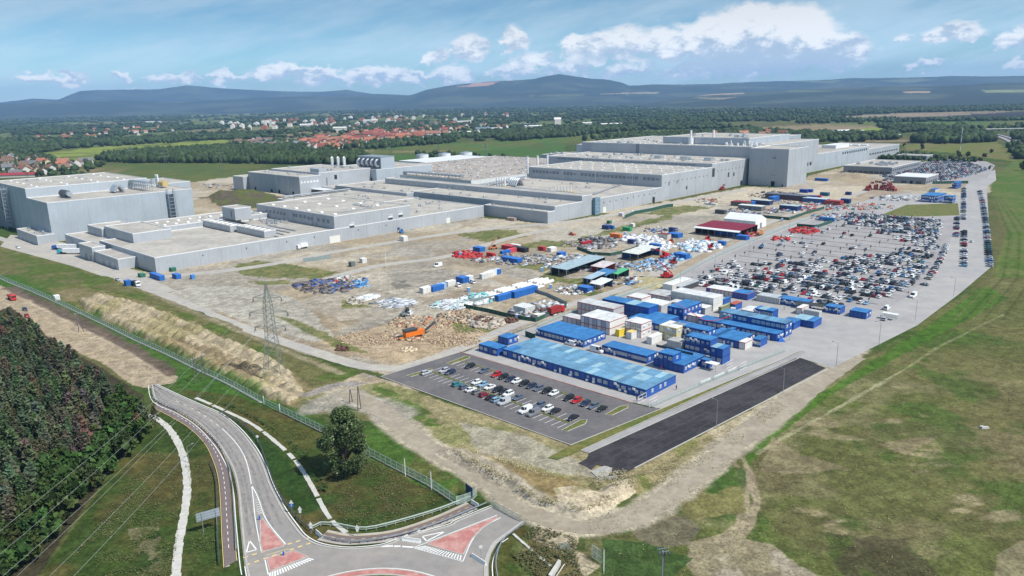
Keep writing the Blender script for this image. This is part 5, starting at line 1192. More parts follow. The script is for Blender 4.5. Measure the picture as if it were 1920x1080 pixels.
front = [  # x, y in an enlargement, colour, kind, which row
    (650, 167, 'black', 'suv', 1), (727, 203, 'slate', 'estate', 1), (808, 230, 'red', 'suv', 1), (868, 240, 'black', 'suv', 1), (910, 257, 'dark blue', 'estate', 1), (957, 267, 'white', 'hatch', 1), (1005, 285, 'black', 'suv', 1), (1055, 300, 'dark blue', 'estate', 1),
    (1105, 314, 'slate', 'estate', 1), (1160, 332, 'black', 'suv', 1), (1208, 347, 'white', 'hatch', 1), (1312, 378, 'black', 'suv', 1), (1360, 395, 'red', 'suv', 1), (1422, 412, 'dark blue', 'estate', 1), (1477, 430, 'slate', 'estate', 1), (1532, 448, 'black', 'saloon', 1),
    (432, 210, 'silver', 'estate', 2), (478, 222, 'dark blue', 'suv', 2), (662, 285, 'white', 'hatch', 2), (695, 305, 'light blue', 'hatch', 2), (758, 315, 'white', 'saloon', 2), (803, 337, 'black', 'suv', 2), (840, 352, 'black', 'hatch', 2), (878, 362, 'white', 'suv', 2), (948, 385, 'slate', 'saloon', 2),
    (1110, 430, 'slate', 'suv', 2), (1157, 452, 'white', 'estate', 2), (1203, 472, 'black', 'saloon', 2), (1333, 512, 'black', 'saloon', 2),
    (300, 228, 'silver', 'estate', 3), (523, 302, 'teal', 'hatch', 3), (575, 319, 'slate', 'hatch', 3), (618, 336, 'white', 'saloon', 3), (668, 351, 'grey', 'hatch', 3), (708, 370, 'dark red', 'hatch', 3), (757, 388, 'black', 'saloon', 3), (812, 396, 'light blue', 'estate', 3), (855, 416, 'silver', 'van', 3), (1010, 466, 'white', 'van', 3), (1062, 486, 'grey', 'van', 3)]
RN = {1: 'top row along the blue offices', 2: 'middle row behind the grass strip', 3: 'lower row nearest the bare slope'}
KN = {'suv': 'off-roader', 'estate': 'estate car', 'saloon': 'saloon', 'hatch': 'hatchback', 'van': 'minibus', 'bigvan': 'panel van'}
ORD = ['first', 'second', 'third', 'fourth', 'fifth', 'sixth', 'seventh', 'eighth', 'ninth', 'tenth', 'eleventh', 'twelfth', 'thirteenth', 'fourteenth', 'fifteenth', 'sixteenth', 'seventeenth', 'eighteenth', 'nineteenth', 'twentieth']
cnt = {1: 0, 2: 0, 3: 0}; UV_A, UV_B = AX, BX
for (x, y, c, kd, row) in front:
    # each car snapped to its row's centre line
    p = P(*fp(x, y + 6)); a, b = (M1 if row == 1 else M2); d = (b - a).normalized(); n = Vector((-d.y, d.x, 0)); s = -1 if row != 2 else 1
    t = (p - a).dot(d); q = a + d * t + n * s * 3.1
    lab = '%s %s, %s from the left in the %s' % (c, KN[kd], ORD[cnt[row]], RN[row]); cnt[row] += 1
    rz = math.atan2(n.y, n.x) - math.pi / 2 + (math.pi if (row == 1 or (row == 3 and kd == 'van')) else (0 if row == 3 else math.pi)) + rnd.uniform(-.03, .03)
    car_full(kd, CC[c], (q.x, q.y, .045), rz, lab, 'minibus' if kd == 'van' else 'car')
def lone(kind, c, px_, rz, label, cat_='van', z=.03, name=None):
    t = car_full(kind, c, P(*px_, z), rz, label, cat_, None)
    if 'group' in t: del t['group']
    return t
BZ = math.atan2(BX.y, BX.x) - math.pi / 2; AZ = GA - math.pi / 2
lone('van', CC['white'], (1070, 647), BZ + math.pi, 'white minibus parked between two blue office blocks', 'minibus'); lone('bigvan', CC['white'], (1119, 660), BZ, 'long white panel van parked at the end of the blue office block')
lone('van', CC['white'], (1663, 580), AZ, 'white van driving past the security cabin', 'van'); lone('estate', CC['silver'], (1659, 600), AZ, 'silver car beside the bus shelter on the pale road', 'car')
lone('bigvan', CC['white'], (1712, 557), AZ + math.pi, 'white pickup van on the pale road by the car park exit', 'van')
lone('bigvan', CC['white'], (821, 500), AZ + math.pi, 'white box van alone on the bare ground', 'van'); lone('van', CC['white'], (859, 537), AZ + 1.2, 'small white van beside the row of white cabins', 'van'); lone('van', CC['white'], (886, 531), AZ + 1.3, 'white van right of the small van, on the bare ground', 'van')
lone('van', CC['white'], (769, 590), AZ + .6, 'white van parked beside a tractor above the timber heaps'); lone('estate', CC['silver'], (221, 526), BZ, 'silver car on the service road by the works entrance', 'car')
lone('estate', CC['dark blue'], (47, 582), BZ, 'dark blue car on the dirt road above the pine wood', 'car'); lone('hatch', CC['red'], (51, 594), BZ, 'red and white car on the dirt road above the pine wood', 'car')
lone('van', CC['white'], (34, 465), BZ, 'white van on the works road at the left edge'); lone('suv', CC['dark red'], (1184, 525), AZ + .7, 'dark red car beside the sand heap above the camp', 'car'); lone('estate', CC['silver'], (1191, 521), AZ + .7, 'silver car behind the dark red one above the camp', 'car')
lone('van', CC['white'], (1489, 400), AZ, 'white van beside the blue workshop roof'); lone('estate', CC['white'], (1862, 312), AZ, 'white car at the bend of the far road', 'car'); lone('hatch', CC['white'], (1822, 454), AZ, 'white car alone in the middle of the wide pale road', 'car')
lone('van', CC['white'], (1229, 470), AZ + .3, 'white van beside the blue container in the storage yard')

# the big car park ------------------------------------------------------
WEI = [('white', 26), ('silver', 14), ('grey', 12), ('black', 18), ('dark blue', 9), ('slate', 9), ('blue', 3), ('red', 4), ('dark red', 2), ('light blue', 2), ('green', 1), ('beige', 1)]
WL = [c for c, w in WEI for _ in range(w)]
def dens(x, y):
    e = 0.0
    def blob(cx, cy, rx, ry, v): 
        nonlocal e
        if ((x - cx) / rx) ** 2 + ((y - cy) / ry) ** 2 < 1: e = max(e, v)
    lowline = 514 - (x - 1340) * .08
    if y > lowline + 8: e = .80
    elif y > lowline - 12: e = .45 + .4 * (x > 1560)
    if x > 1700 + (y - 400) * .1 and y > 440: e = max(e, .5)
    if y < 428 - (1660 - x) * .1 and x > 1585: e = max(e, .95)
    if x > 1640 and y < 440: e = max(e, .86)
    if x > 1690 and y < 470: e = max(e, .6)
    return max(e, .05)
cars = []
for (u, vmin, vmax) in LOTROWS:
    for s in (-1, 1):
        v = vmin + 2
        while v < vmax - 2:
            p = G(u + s * 2.95, v); x, y = PIX(p.x, p.y, 0)
            dn = dens(x, y); run = fbm(np.array([p.x]), np.array([p.y]), 25, 2, 90)[0]
            if rnd.random() < dn * (1.0 if dn > .8 else (.4 + 1.2 * run) if dn > .2 else (2.6 if run > .6 else .35)):
                cars.append((p, GZ + (math.pi if rnd.random() < .35 else 0) + rnd.uniform(-.04, .04), x, y, 'the big car park', (u, s)))
            v += 2.55
    # aisle double parking where it is full
def edge_row(pts, step, turn, where, prob=.9, zz=.04):
    for p, q in [(a, b) for a, b in zip(resample(PP(pts), step), resample(PP(pts), step)[1:])]:
        if rnd.random() < prob:
            d = q - p; rz = math.atan2(d.y, d.x) - math.pi / 2 + turn + rnd.uniform(-.06, .06); x, y = PIX(p.x, p.y, 0); cars.append((p, rz, x, y, where, None))
edge_row([(1806, 500), (1807, 430)], 7.4, 1.2, 'the near kerb row of the wide pale road', .95); edge_row([(1806, 412), (1807, 352)], 7.8, 1.2, 'the far kerb row of the wide pale road', .95)
edge_row([(1792, 450), (1794, 405)], 6.5, 1.2, 'the short row beside the car park exit', .7)
edge_row([(1855, 500), (1848, 420), (1842, 380), (1836, 358)], 7.0, 1.2, 'the outer kerb row along the embankment', .95)
edge_row([(1733, 535), (1762, 490), (1776, 455)], 5.2, 1.0, 'the loose cars right of the big car park', .6)
cars.sort(key=lambda c: -c[3]); OCC = []
kinds = ['hatch', 'estate', 'suv', 'saloon', 'hatch', 'estate', 'suv', 'van']
seen = {}
NEAR, FARC = cars[:262], cars[262:]
for (p, rz, x, y, where, row) in NEAR:
    c = rnd.choice(WL); kd = rnd.choice(kinds); kd = 'van' if rnd.random() < .03 else kd
    if kd == 'van': c = rnd.choice(['white', 'white', 'grey', 'black'])
    o = link('parked_car', car_one(kd), None, (p.x, p.y, .045), rz); setc(o, CC[c], .1)
    key = (c, kd, where, row); seen.setdefault(key, []).append(o); o['category'] = 'car'; o['group'] = 'cars in ' + where
rows_sorted = sorted({k[3] for k in seen if k[3]}, key=lambda r: (r[0], r[1])); RI = {r: i for i, r in enumerate(rows_sorted)}; RU = sorted({r[0] for r in rows_sorted})
for (c, kd, where, row), L_ in seen.items():
    L_.sort(key=lambda o: o.location.x * AX.y - o.location.y * AX.x)
    for i, o in enumerate(L_):
        rt = ('big car park row %d, %s half' % (RU.index(row[0]) + 1, 'near' if row[1] < 0 else 'far')) if row else where
        o['label'] = '%s%s %s %sin %s' % ((ORD[min(i, 19)] + ' ') if len(L_) > 1 else '', c, KN[kd], 'from the left ' if len(L_) > 1 and row else '', rt)
        pass
def bunch(name, items, label, cat_):
    """cars beyond the three hundred nearest, joined"""
    V, Fc, Cc, mi, n = [], [], [], [], 0; cache = {}
    for (p, rz, kd, c) in items:
        if kd not in cache:
            me = car_one(kd); cache[kd] = (np.array([v.co for v in me.vertices]), [(tuple(q.vertices), q.material_index) for q in me.polygons])
        vv, ff = cache[kd]; k = Matrix.Rotation(rz, 3, 'Z'); V.append(vv @ np.array(k).T + np.array(p)); Cc.append(np.tile(np.array(c), (len(vv), 1)))
        for q, m_ in ff:
            if m_ == 2: continue
            Fc.append(tuple(i + n for i in q)); mi.append(m_)
        n += len(vv)
    me = bpy.data.meshes.new(name); me.from_pydata(np.concatenate(V).tolist(), [], Fc); me.materials.append(M['car_paint_far']); me.materials.append(M['car_glass']); me.polygons.foreach_set('material_index', mi)
    ca = me.color_attributes.new('Col', 'FLOAT_COLOR', 'POINT'); c4 = np.ones((n, 4), np.float32); c4[:, :3] = np.concatenate(Cc); ca.data.foreach_set('color', c4.ravel()); me.update()
    o = link(name, me); return stuff(o, label, cat_)
mat('car_paint_far', attr='Col', rough=.3, var=0, spec=.5)
far_items = [((p.x, p.y, .045), rz, rnd.choice(['hatch', 'estate', 'suv']), CC[rnd.choice(WL)]) for (p, rz, *_r) in FARC]
fl = [P(*q) for q in [(1650, 330), (1668, 322), (1700, 310), (1735, 303), (1800, 300), (1840, 312), (1852, 318), (1825, 330), (1780, 338), (1740, 341), (1765, 325), (1740, 324), (1700, 340), (1660, 338)]]
for k in range(0, 46):
    for s in (-1, 1):
        for j in range(200):
            p = G(430 + k * 15.5 + s * 2.9, -110 + j * 2.6)
            if inpoly(p, fl) and rnd.random() < .93: far_items.append(((p.x, p.y, .045), GZ, rnd.choice(['hatch', 'estate', 'suv']), CC[rnd.choice(WL)]))
bunch('distant_parked_cars', far_items, 'hundreds of parked cars packed into the far end of the car parks', 'cars')
# ------------------------------------------------------------------ vegetation
def leafmat(name, attr=False):
    m = bpy.data.materials.new(name); m.use_nodes = True; N = NT(m.node_tree); b = N.n['Principled BSDF']; b.inputs['Roughness'].default_value = .8; b.inputs['Specular IOR Level'].default_value = .15
    a = N.new('ShaderNodeAttribute'); a.attribute_name = 'Col'; c = a.outputs['Color']
    if not attr: oi = N.new('ShaderNodeObjectInfo'); c = N.mix(1, c, oi.outputs['Color'], 'MULTIPLY')
    N.val(b.inputs['Base Color'], c); b.inputs['Subsurface Weight'].default_value = 0; M[name] = m
    return m
leafmat('foliage'); leafmat('foliage_far', True); mat('bark', (.10, .08, .06), var=.2, scale=2)
def leaves(pts, s, rng, flat=.0, k=4):
    """one small tilted leaf-cluster face at each point"""
    n = len(pts); a = rng.normal(size=(n, 3)); a /= np.linalg.norm(a, axis=1)[:, None]; b = rng.normal(size=(n, 3)); b -= (b * a).sum(1)[:, None] * a; b /= np.linalg.norm(b, axis=1)[:, None]
    if flat: a[:, 2] *= 1 - flat; b[:, 2] *= 1 - flat
    s = np.asarray(s).reshape(-1, 1) * rng.uniform(.6, 1.3, (n, 1)); c = rng.uniform(.5, 1, (n, 1))
    V = np.stack([pts - a * s - b * s * c * .5, pts + a * s * .2 - b * s * c, pts + a * s + b * s * .3, pts - a * s * .1 + b * s * c], 1).reshape(-1, 3)
    return V, np.arange(n * 4).reshape(-1, 4)
def crownmesh(name, kind, h, w, n, s, seed, base=(1, 1, 1), h0=.15):
    rng = np.random.RandomState(seed); t = rng.rand(n) ** .8; ang = rng.rand(n) * 2 * np.pi
    if kind == 'pine': r = w * (1 - t) ** .7 * (.55 + .45 * np.abs(np.sin(ang * 2.5 + t * 9))) * np.sqrt(rng.uniform(.3, 1, n)) + .1; z = h * (h0 + (1 - h0) * t)
    else:
        # lobes of unequal size round the limbs
        L = 9; la = rng.rand(L) * 2 * np.pi; lr = rng.uniform(.15, .62, L) * w; lz = h * (h0 + (1 - h0) * rng.uniform(.22, .82, L)); ls = rng.uniform(.34, .55, L) * w
        k = rng.randint(0, L, n); d = rng.normal(size=(n, 3)); d /= np.linalg.norm(d, axis=1)[:, None]; q = rng.uniform(.55, 1, (n, 1)) * ls[k][:, None]
        x = np.cos(la[k]) * lr[k] + d[:, 0] * q[:, 0]; y = np.sin(la[k]) * lr[k] + d[:, 1] * q[:, 0]; z = lz[k] + d[:, 2] * q[:, 0] * h / w * .38
        z = np.clip(z, h * h0 * .8, h); V, Fq = leaves(np.stack([x, y, z], 1), s, rng); cc = rng.uniform(.55, 1.45, L)[k]
        C_ = np.repeat(np.outer(cc * rng.uniform(.75, 1.25, n), base), 4, 0); return npmesh(name, V, Fq, M['foliage'], C_)
    x, y = np.cos(ang) * r, np.sin(ang) * r; V, Fq = leaves(np.stack([x, y, z], 1), s, rng, .3)
    C_ = np.repeat(np.outer(rng.uniform(.78, 1.24, n), base), 4, 0); return npmesh(name, V, Fq, M['foliage'], C_)
def trunkmesh(name, h, r, limbs, seed):
    r_ = random.Random(seed); mb = MB(); mb.bar((0, 0, -.2), (.1, 0, h * .5), r, k=7, r2=r * .7); mb.bar((.1, 0, h * .5), (0, .1, h * .9), r * .7, k=6, r2=r * .15)
    for i in range(limbs):
        a = r_.random() * 6.28; z = h * r_.uniform(.2, .7); l = h * r_.uniform(.15, .32); mb.bar((0, 0, z), (math.cos(a) * l, math.sin(a) * l, z + l * .8), r * .35, k=5, r2=r * .08)
    return mb.mesh(name, M['bark'])
PINE = [crownmesh('crown', 'pine', 9, 2.3, 420, .42, 100 + i, (1, 1, 1), .12 if i < 3 else .3) for i in range(5)]
BRD = [crownmesh('crown', 'broad', 8, 3.4, 520, .5, 200 + i, (1, 1, 1), .08) for i in range(4)]
PT, BT = trunkmesh('trunk', 9, .16, 5, 1), trunkmesh('trunk', 7, .2, 6, 2)
def tree(kind, p, sc_, c, label, group, cat_='tree', name=None):
    me = (PINE if kind == 'pine' else BRD); t = thing(name or ('pine_tree' if kind == 'pine' else 'broadleaf_tree'), label, cat_, p, rnd.random() * 6.28, group)
    link('trunk', PT if kind == 'pine' else BT, t); o = link('crown', me[rnd.randrange(len(me))], t); o.color = (*c, 1); t.scale = (sc_ * rnd.uniform(.85, 1.15), sc_ * rnd.uniform(.85, 1.15), sc_); return t
def joined_trees(name, items, label, cat_, lod=110):
    """items: (x, y, z, scale, kind, colour)"""
    Vs, Cs = [], []; rng = np.random.RandomState(5); base = {}
    for kd in ('pine', 'broad'):
        base[kd] = []
        for s in range(5):
            me = crownmesh('tmp', kd, 9 if kd == 'pine' else 8, 2.3 if kd == 'pine' else 3.4, lod, .78 if kd == 'pine' else .95, 300 + s, (1, 1, 1), .12)
            v = np.empty(len(me.vertices) * 3, np.float32); me.vertices.foreach_get('co', v); c = np.empty(len(me.vertices) * 4, np.float32); me.color_attributes[0].data.foreach_get('color', c); base[kd].append((v.reshape(-1, 3), c.reshape(-1, 4)[:, :3])); bpy.data.meshes.remove(me)
    for (x, y, z, s, kd, c) in items:
        v, cc = base[kd][rng.randint(5)]; a = rng.rand() * 6.28; ca, sa = math.cos(a) * s, math.sin(a) * s
        Vs.append(np.stack([v[:, 0] * ca - v[:, 1] * sa + x, v[:, 0] * sa + v[:, 1] * ca + y, v[:, 2] * s + z], 1)); Cs.append(cc * np.asarray(c))
    V = np.concatenate(Vs); o = link(name, npmesh(name, V, np.arange(len(V)).reshape(-1, 4), M['foliage_far'], np.concatenate(Cs))); return stuff(o, label, cat_)
PG, PG2, PBR, PRD = (.068, .092, .050), (.088, .115, .060), (.135, .108, .075), (.16, .095, .05)
FOR = [P(*q) for q in [(-120, 580), (0, 606), (60, 632), (110, 672), (160, 712), (215, 748), (258, 780), (281, 806), (262, 838), (215, 885), (180, 925), (120, 990), (60, 1060), (20, 1110), (-140, 1110)]]
xs_ = [p.x for p in FOR]; ys_ = [p.y for p in FOR]; items = []
yy = min(ys_)
while yy < max(ys_):
    xx = min(xs_)
    while xx < max(xs_):
        p = Vector((xx + rnd.uniform(-1.5, 1.5), yy + rnd.uniform(-1.5, 1.5), 0))
        if inpoly(p, FOR):
            x, y = PIX(p.x, p.y, 0)
            if x > -60 and y < 1130: items.append((p, x, y))
        xx += 3.7
    yy += 3.7
items.sort(key=lambda i: -i[2])
def forest_kind(x, y):
    low = y > 1085 - x * 1.0 - 75 + 25 * math.sin(x * .05)   # deciduous fringe along the lower right edge
    n_ = fbm(np.array([x * 1.0]), np.array([y * 1.4]), 70, 3, 77)[0]
    if low: return 'broad', (.034 + .02 * rnd.random(), .064 + .03 * rnd.random(), .021)
    n_ += (.17 if y < 760 + x * .0 and y < 650 + x * .45 else 0)
    if n_ > .60 and rnd.random() < .7: return 'pine', tuple(c * rnd.uniform(.7, 1.15) for c in PBR)
    if rnd.random() < .012: return 'pine', PRD
    return 'pine', tuple(c * rnd.uniform(.8, 1.3) for c in (PG if rnd.random() < .5 else PG2))
rest = []; kk = 0
for (p, x, y) in items:
    kd, c = forest_kind(x, y); c = tuple(.85 * a_ + .15 * b_ for a_, b_ in zip(c, (.080, .088, .050))) if kd == 'pine' else c; s = rnd.uniform(.8, 1.2) * (1.0 if kd == 'pine' else .9)
    if kk < 290 and rnd.random() < .62 and x > -20:
        kk += 1; nm = {'pine': 'dark green pine' if c[1] > c[0] else 'brown, dying pine'}.get(kd, 'bushy broadleaf tree')
        tree(kd, p, s, c, nm + (' near the tip of the lower left wood' if x > 190 else ' on the dirt road side of the lower left wood' if y < 720 + x * .4 else ' deep in the lower left wood' if kd == 'pine' else ' along the lower fringe of the lower left wood'), 'trees of the wood at the lower left')
    else: rest.append((p.x, p.y, 0, s, kd, c))
joined_trees('wood', rest, 'the rest of the dense mixed pine wood at the lower left', 'wood', 130)
for (x, y, s, kd, c, lb) in ((272, 808, 1.1, 'pine', PG2, 'slender green pine standing alone at the tip of the wood by the cycle path'), (262, 822, .95, 'pine', PRD, 'rust brown dead pine at the tip of the wood'), (292, 800, .8, 'pine', (.08, .09, .05), 'thin grey green pine beside the start of the cycle path')):
    tree(kd, P(x, y), s, c, lb, None)
# the lone tree
t = thing('lone_tree', 'big dark broadleaf tree standing alone between the ditch and the fence', 'tree', P(650, 888))
tr = MB(); r_ = random.Random(4); tr.bar((0, 0, -.2), (.3, .2, 6), .55, k=9, r2=.42); tr.bar((.3, .2, 6), (-.2, .1, 15), .42, k=8, r2=.12)
for i in range(16):
    a = i * 2.4; z = 2.5 + i * .75; l = 5.2 - i * .17; tr.bar((.1, .1, z), (math.cos(a) * l, math.sin(a) * l, z + l * .75), .2, k=5, r2=.05)
tr.build('trunk', M['bark'], t)
for i in range(6):
    a = i * 1.05; mb = MB(); mb.bar((.1, .1, 3 + i), (math.cos(a) * 4.6, math.sin(a) * 4.6, 8 + i * 1.1), .26, k=6, r2=.06); mb.build('limb', M['bark'], t)
rng = np.random.RandomState(8); n = 13500; L = 52; la = rng.rand(L) * 6.28; lz = rng.uniform(2.4, 19.0, L); prof = np.interp(lz, [2.4, 6, 10, 15, 19.5], [5.0, 5.9, 6.2, 5.0, 1.6]); lr = np.sqrt(rng.uniform(.05, 1, L)) * prof * .80; ls = rng.uniform(1.2, 2.2, L)
k = rng.randint(0, L, n); d = rng.normal(size=(n, 3)); d /= np.linalg.norm(d, axis=1)[:, None]; q = (rng.uniform(.3, 1, n) ** .6 * ls[k])[:, None]
pts = np.stack([np.cos(la[k]) * lr[k], np.sin(la[k]) * lr[k], lz[k]], 1) + d * q * (1, 1, 1.15); pts[:, 2] = np.clip(pts[:, 2], .8, 21.5)
V, Fq = leaves(pts, .25, rng); cc = (rng.uniform(.7, 1.35, L)[k] * rng.uniform(.7, 1.3, n))[:, None] * np.array((.078, .115, .045)); cc += (rng.rand(n) < .04)[:, None] * np.array((.16, .16, .12))
o = link('crown', npmesh('crown', V, Fq, M['foliage'], np.repeat(cc, 4, 0)), t); o.color = (1, 1, 1, 1); t.scale = (1.22, 1.22, .95)

# woods and hedgerows in the distance: one mass each -----------------------
ICO = None
def ico(sub):
    import bmesh
    bm = bmesh.new(); bmesh.ops.create_icosphere(bm, subdivisions=sub, radius=1); v = np.array([q.co[:] for q in bm.verts]); f = np.array([[w.index for w in q.verts] for q in bm.faces]); bm.free(); return v, f
ICO1, ICO2 = ico(1), ico(2)
def blobs(name, items, label, cat_, lod=1, seed=1):
    """rough crowns in one mesh: (x, y, r, h, colour)"""
    v0, f0 = ICO1 if lod == 1 else ICO2; rng = np.random.RandomState(seed); n = len(items); A = np.array([(i[0], i[1], i[2], i[3]) for i in items]); Cc = np.array([i[4] for i in items]); m = len(v0)
    V = np.repeat(v0[None], n, 0) * (1 + rng.uniform(-.34, .30, (n, m, 1))); a = rng.rand(n) * 6.28
    x = V[:, :, 0] * np.cos(a)[:, None] - V[:, :, 1] * np.sin(a)[:, None]; y = V[:, :, 0] * np.sin(a)[:, None] + V[:, :, 1] * np.cos(a)[:, None]
    V = np.stack([x * A[:, 2:3] + A[:, 0:1], y * A[:, 2:3] + A[:, 1:2], V[:, :, 2] * A[:, 3:4] * .55 + A[:, 3:4] * .48], -1)
    Cv = np.repeat(Cc[:, None], m, 1) * rng.uniform(.65, 1.4, (n, m, 1)); Fc = (f0[None] + (np.arange(n) * m)[:, None, None]).reshape(-1, 3)
    o = link(name, npmesh(name, V.reshape(-1, 3), Fc, M['foliage_far'], Cv.reshape(-1, 3))); return stuff(o, label, cat_)
FGC = lambda: tuple(np.array((.030, .052, .020)) * rnd.uniform(.6, 1.5) + np.array((.012, .010, 0)) * rnd.random())
def scatter(poly, n, h=(7, 12), asp=.6):
    o = []; x0, x1 = min(p[0] for p in poly), max(p[0] for p in poly); y0, y1 = min(p[1] for p in poly), max(p[1] for p in poly); pv = [Vector((*p, 0)) for p in poly]; g = 0
    while len(o) < n and g < n * 30:
        g += 1; x, y = rnd.uniform(x0, x1), rnd.uniform(y0, y1)
        if inpoly(Vector((x, y, 0)), pv): p = P(x, y); hh = rnd.uniform(*h); o.append((p.x, p.y, hh * asp * rnd.uniform(.8, 1.2), hh, FGC()))
    return o
W1 = scatter([(178, 302), (200, 294), (270, 284), (380, 280), (470, 281), (560, 288), (680, 292), (700, 300), (690, 308), (600, 310), (520, 308), (400, 306), (240, 306)], 1500, (9, 14), .42)
blobs('pine_belt', W1, 'dark belt of trees behind the grass field at the left', 'wood', 2, 2)
HD = []
for pts, n, h in (([(556, 272), (680, 250), (850, 244), (850, 258), (680, 278), (430, 276), (430, 266)], 150, (6, 9)), ([(620, 240), (950, 230), (950, 242), (640, 250)], 120, (7, 11)), ([(0, 292), (50, 288), (120, 300), (60, 305)], 60, (7, 11)), ([(100, 322), (120, 318), (180, 338), (150, 338)], 26, (4, 7)), ([(0, 300), (200, 308), (180, 320), (100, 330), (0, 334)], 130, (6, 10)), ([(660, 264), (850, 258), (860, 268), (760, 276), (600, 286), (580, 280)], 190, (9, 14)), ([(760, 290), (830, 288), (960, 296), (840, 300)], 40, (5, 9)), ([(920, 256), (1130, 240), (1180, 246), (1080, 256), (940, 266)], 230, (9, 14)),
        ([(1080, 262), (1180, 252), (1300, 250), (1500, 256), (1500, 264), (1300, 264), (1130, 268)], 330, (9, 14)), ([(1500, 252), (1640, 256), (1690, 262), (1600, 268), (1500, 266)], 110, (8, 12)), ([(1705, 268), (1720, 258), (1780, 252), (1860, 254), (1865, 266), (1780, 270)], 260, (11, 16)), ([(1790, 240), (1812, 240), (1812, 250), (1785, 252)], 26, (14, 19)),
        ([(1860, 238), (1925, 234), (1925, 242), (1860, 246)], 40, (8, 12)), ([(1895, 254), (1925, 250), (1925, 266), (1900, 262)], 50, (8, 12)), ([(1470, 226), (1680, 224), (1690, 230), (1500, 232)], 150, (9, 14)), ([(1640, 236), (1780, 240), (1740, 248), (1660, 244)], 100, (9, 14)), ([(1700, 300), (1760, 296), (1850, 300), (1830, 305), (1740, 303)], 60, (3, 6)), ([(1540, 204), (1925, 198), (1925, 208), (1600, 213)], 420, (10, 15)), ([(1230, 214), (1500, 212), (1500, 226), (1300, 232), (1230, 226)], 260, (10, 16)),
        ([(1690, 340), (1740, 300), (1790, 300), (1735, 345)], 0, (4, 6)), ([(1620, 290), (1740, 288), (1760, 298), (1660, 302)], 90, (4, 7)), ([(1885, 275), (1925, 262), (1925, 300), (1905, 300)], 40, (7, 11)), ([(0, 270), (330, 262), (330, 268), (120, 280), (60, 290), (0, 290)], 330, (9, 14))):
    HD += scatter(pts, n, h, .5)
blobs('hedgerows', HD, 'hedges, copses and garden trees scattered over the fields beyond the works', 'trees', 2, 3)
FIELDS = [[(55, 292), (130, 279), (300, 268), (420, 262), (480, 270), (420, 276), (330, 283), (250, 300), (180, 304), (120, 302)], [(105, 320), (240, 305), (380, 303), (520, 307), (470, 318), (450, 334), (300, 350), (290, 337), (200, 330)], [(520, 296), (560, 286), (640, 281), (960, 262), (1085, 256), (1160, 258), (1060, 292), (900, 302), (690, 296)], [(1050, 255), (1200, 244), (1440, 240), (1300, 250), (1150, 262)],
          [(1400, 238), (1500, 231), (1665, 237), (1710, 243), (1650, 251), (1520, 250), (1430, 246)], [(1330, 229), (1420, 227), (1560, 232), (1480, 236), (1380, 240)], [(1470, 201), (1600, 200), (1925, 191), (1925, 197), (1700, 203), (1560, 206)], [(1560, 219), (1700, 211), (1925, 207), (1925, 223), (1700, 225), (1640, 225)], [(1680, 229), (1925, 226), (1925, 237), (1780, 241), (1700, 238)], [(340, 218), (400, 211), (620, 205), (560, 211), (420, 217)],
          [(300, 300), (1100, 288), (1700, 262), (1900, 262), (1925, 300), (1925, 340), (0, 340)], [(700, 198), (770, 198), (770, 204), (700, 204)], [(1680, 250), (1925, 238), (1925, 262), (1690, 262)]]
FV = [[Vector((*p, 0)) for p in f] for f in FIELDS]
FW = []; g = 0
while len(FW) < 15000 and g < 120000:
    g += 1; x = rnd.uniform(-60, 1980); hzl = 206 - x * .0219; y = hzl + 4 + (rnd.random() ** 1.25) * 92; v_ = Vector((x, y, 0))
    if any(inpoly(v_, f) for f in FV): continue
    p = P(x, y); d = math.hypot(p.x, p.y)
    if d > 14000 or d < 1500: continue
    nn = fbm(np.array([p.x]), np.array([p.y]), 400, 5, 5)[0]
    if nn > .515 and y > 212 and rnd.random() < .93: continue
    s = max(7.0, d * .0019); FW.append((p.x, p.y, s * rnd.uniform(.9, 1.7), min(17, 8 + s * .4) * rnd.uniform(.7, 1.2), FGC()))
blobs('distant_woodland', FW, 'far off woodland spreading over the plain to the foot of the hills', 'woodland', 1, 4)
# trees one can pick out near the far car park and fields
for i, (x, y, s) in enumerate(((1729, 281, 1.5), (1797, 296, 1.4), (1814, 295, 1.2), (1695, 275, .9), (1660, 303, 1.0), (1667, 297, .8), (1680, 297, .9), (1646, 301, .7), (1845, 297, 1.0), (1855, 318, .7), (1895, 285, 1.4), (1908, 298, 1.6), (1918, 320, 1.7), (1858, 288, 1.0), (560, 300, .9), (700, 303, .9), (1145, 250, 1.3), (270, 262, 1.5), (360, 252, 1.5), (385, 251, 1.6), (410, 250, 1.5), (152, 339, .9), (124, 336, 1.1), (70, 332, 1.2), (96, 328, 1.3), (215, 347, .6))):
    kd_ = 'broad'; tree(kd_, P(x, y), s, (.032 * rnd.uniform(.8, 1.4), .058 * rnd.uniform(.8, 1.3), .02), 'dark rounded tree standing clear of its neighbours in the far fields', 'single trees in the far fields')
# row of saplings on the planted strips
spl = crownmesh('crown', 'broad', 2.6, .6, 26, .22, 401, (1, 1, 1), .5); stm = MB(); stm.bar((0, 0, 0), (0, 0, 2.6), .07, k=4, r2=.04); stm = stm.mesh('stem', M['bark']); k = 0
for (u, a, b) in LOTROWS:
    v = a + 4
    while v < b and k < 190:
        t = thing('sapling', 'thin staked sapling on a planted strip in the big car park', 'sapling', G(u, v, .08), 0, 'saplings on the planted strips'); link('stem', stm, t); o = link('crown', spl, t); o.color = (.045, .06, .03, 1); t.scale = (1, 1, rnd.uniform(1, 1.7)); v += 15; k += 1
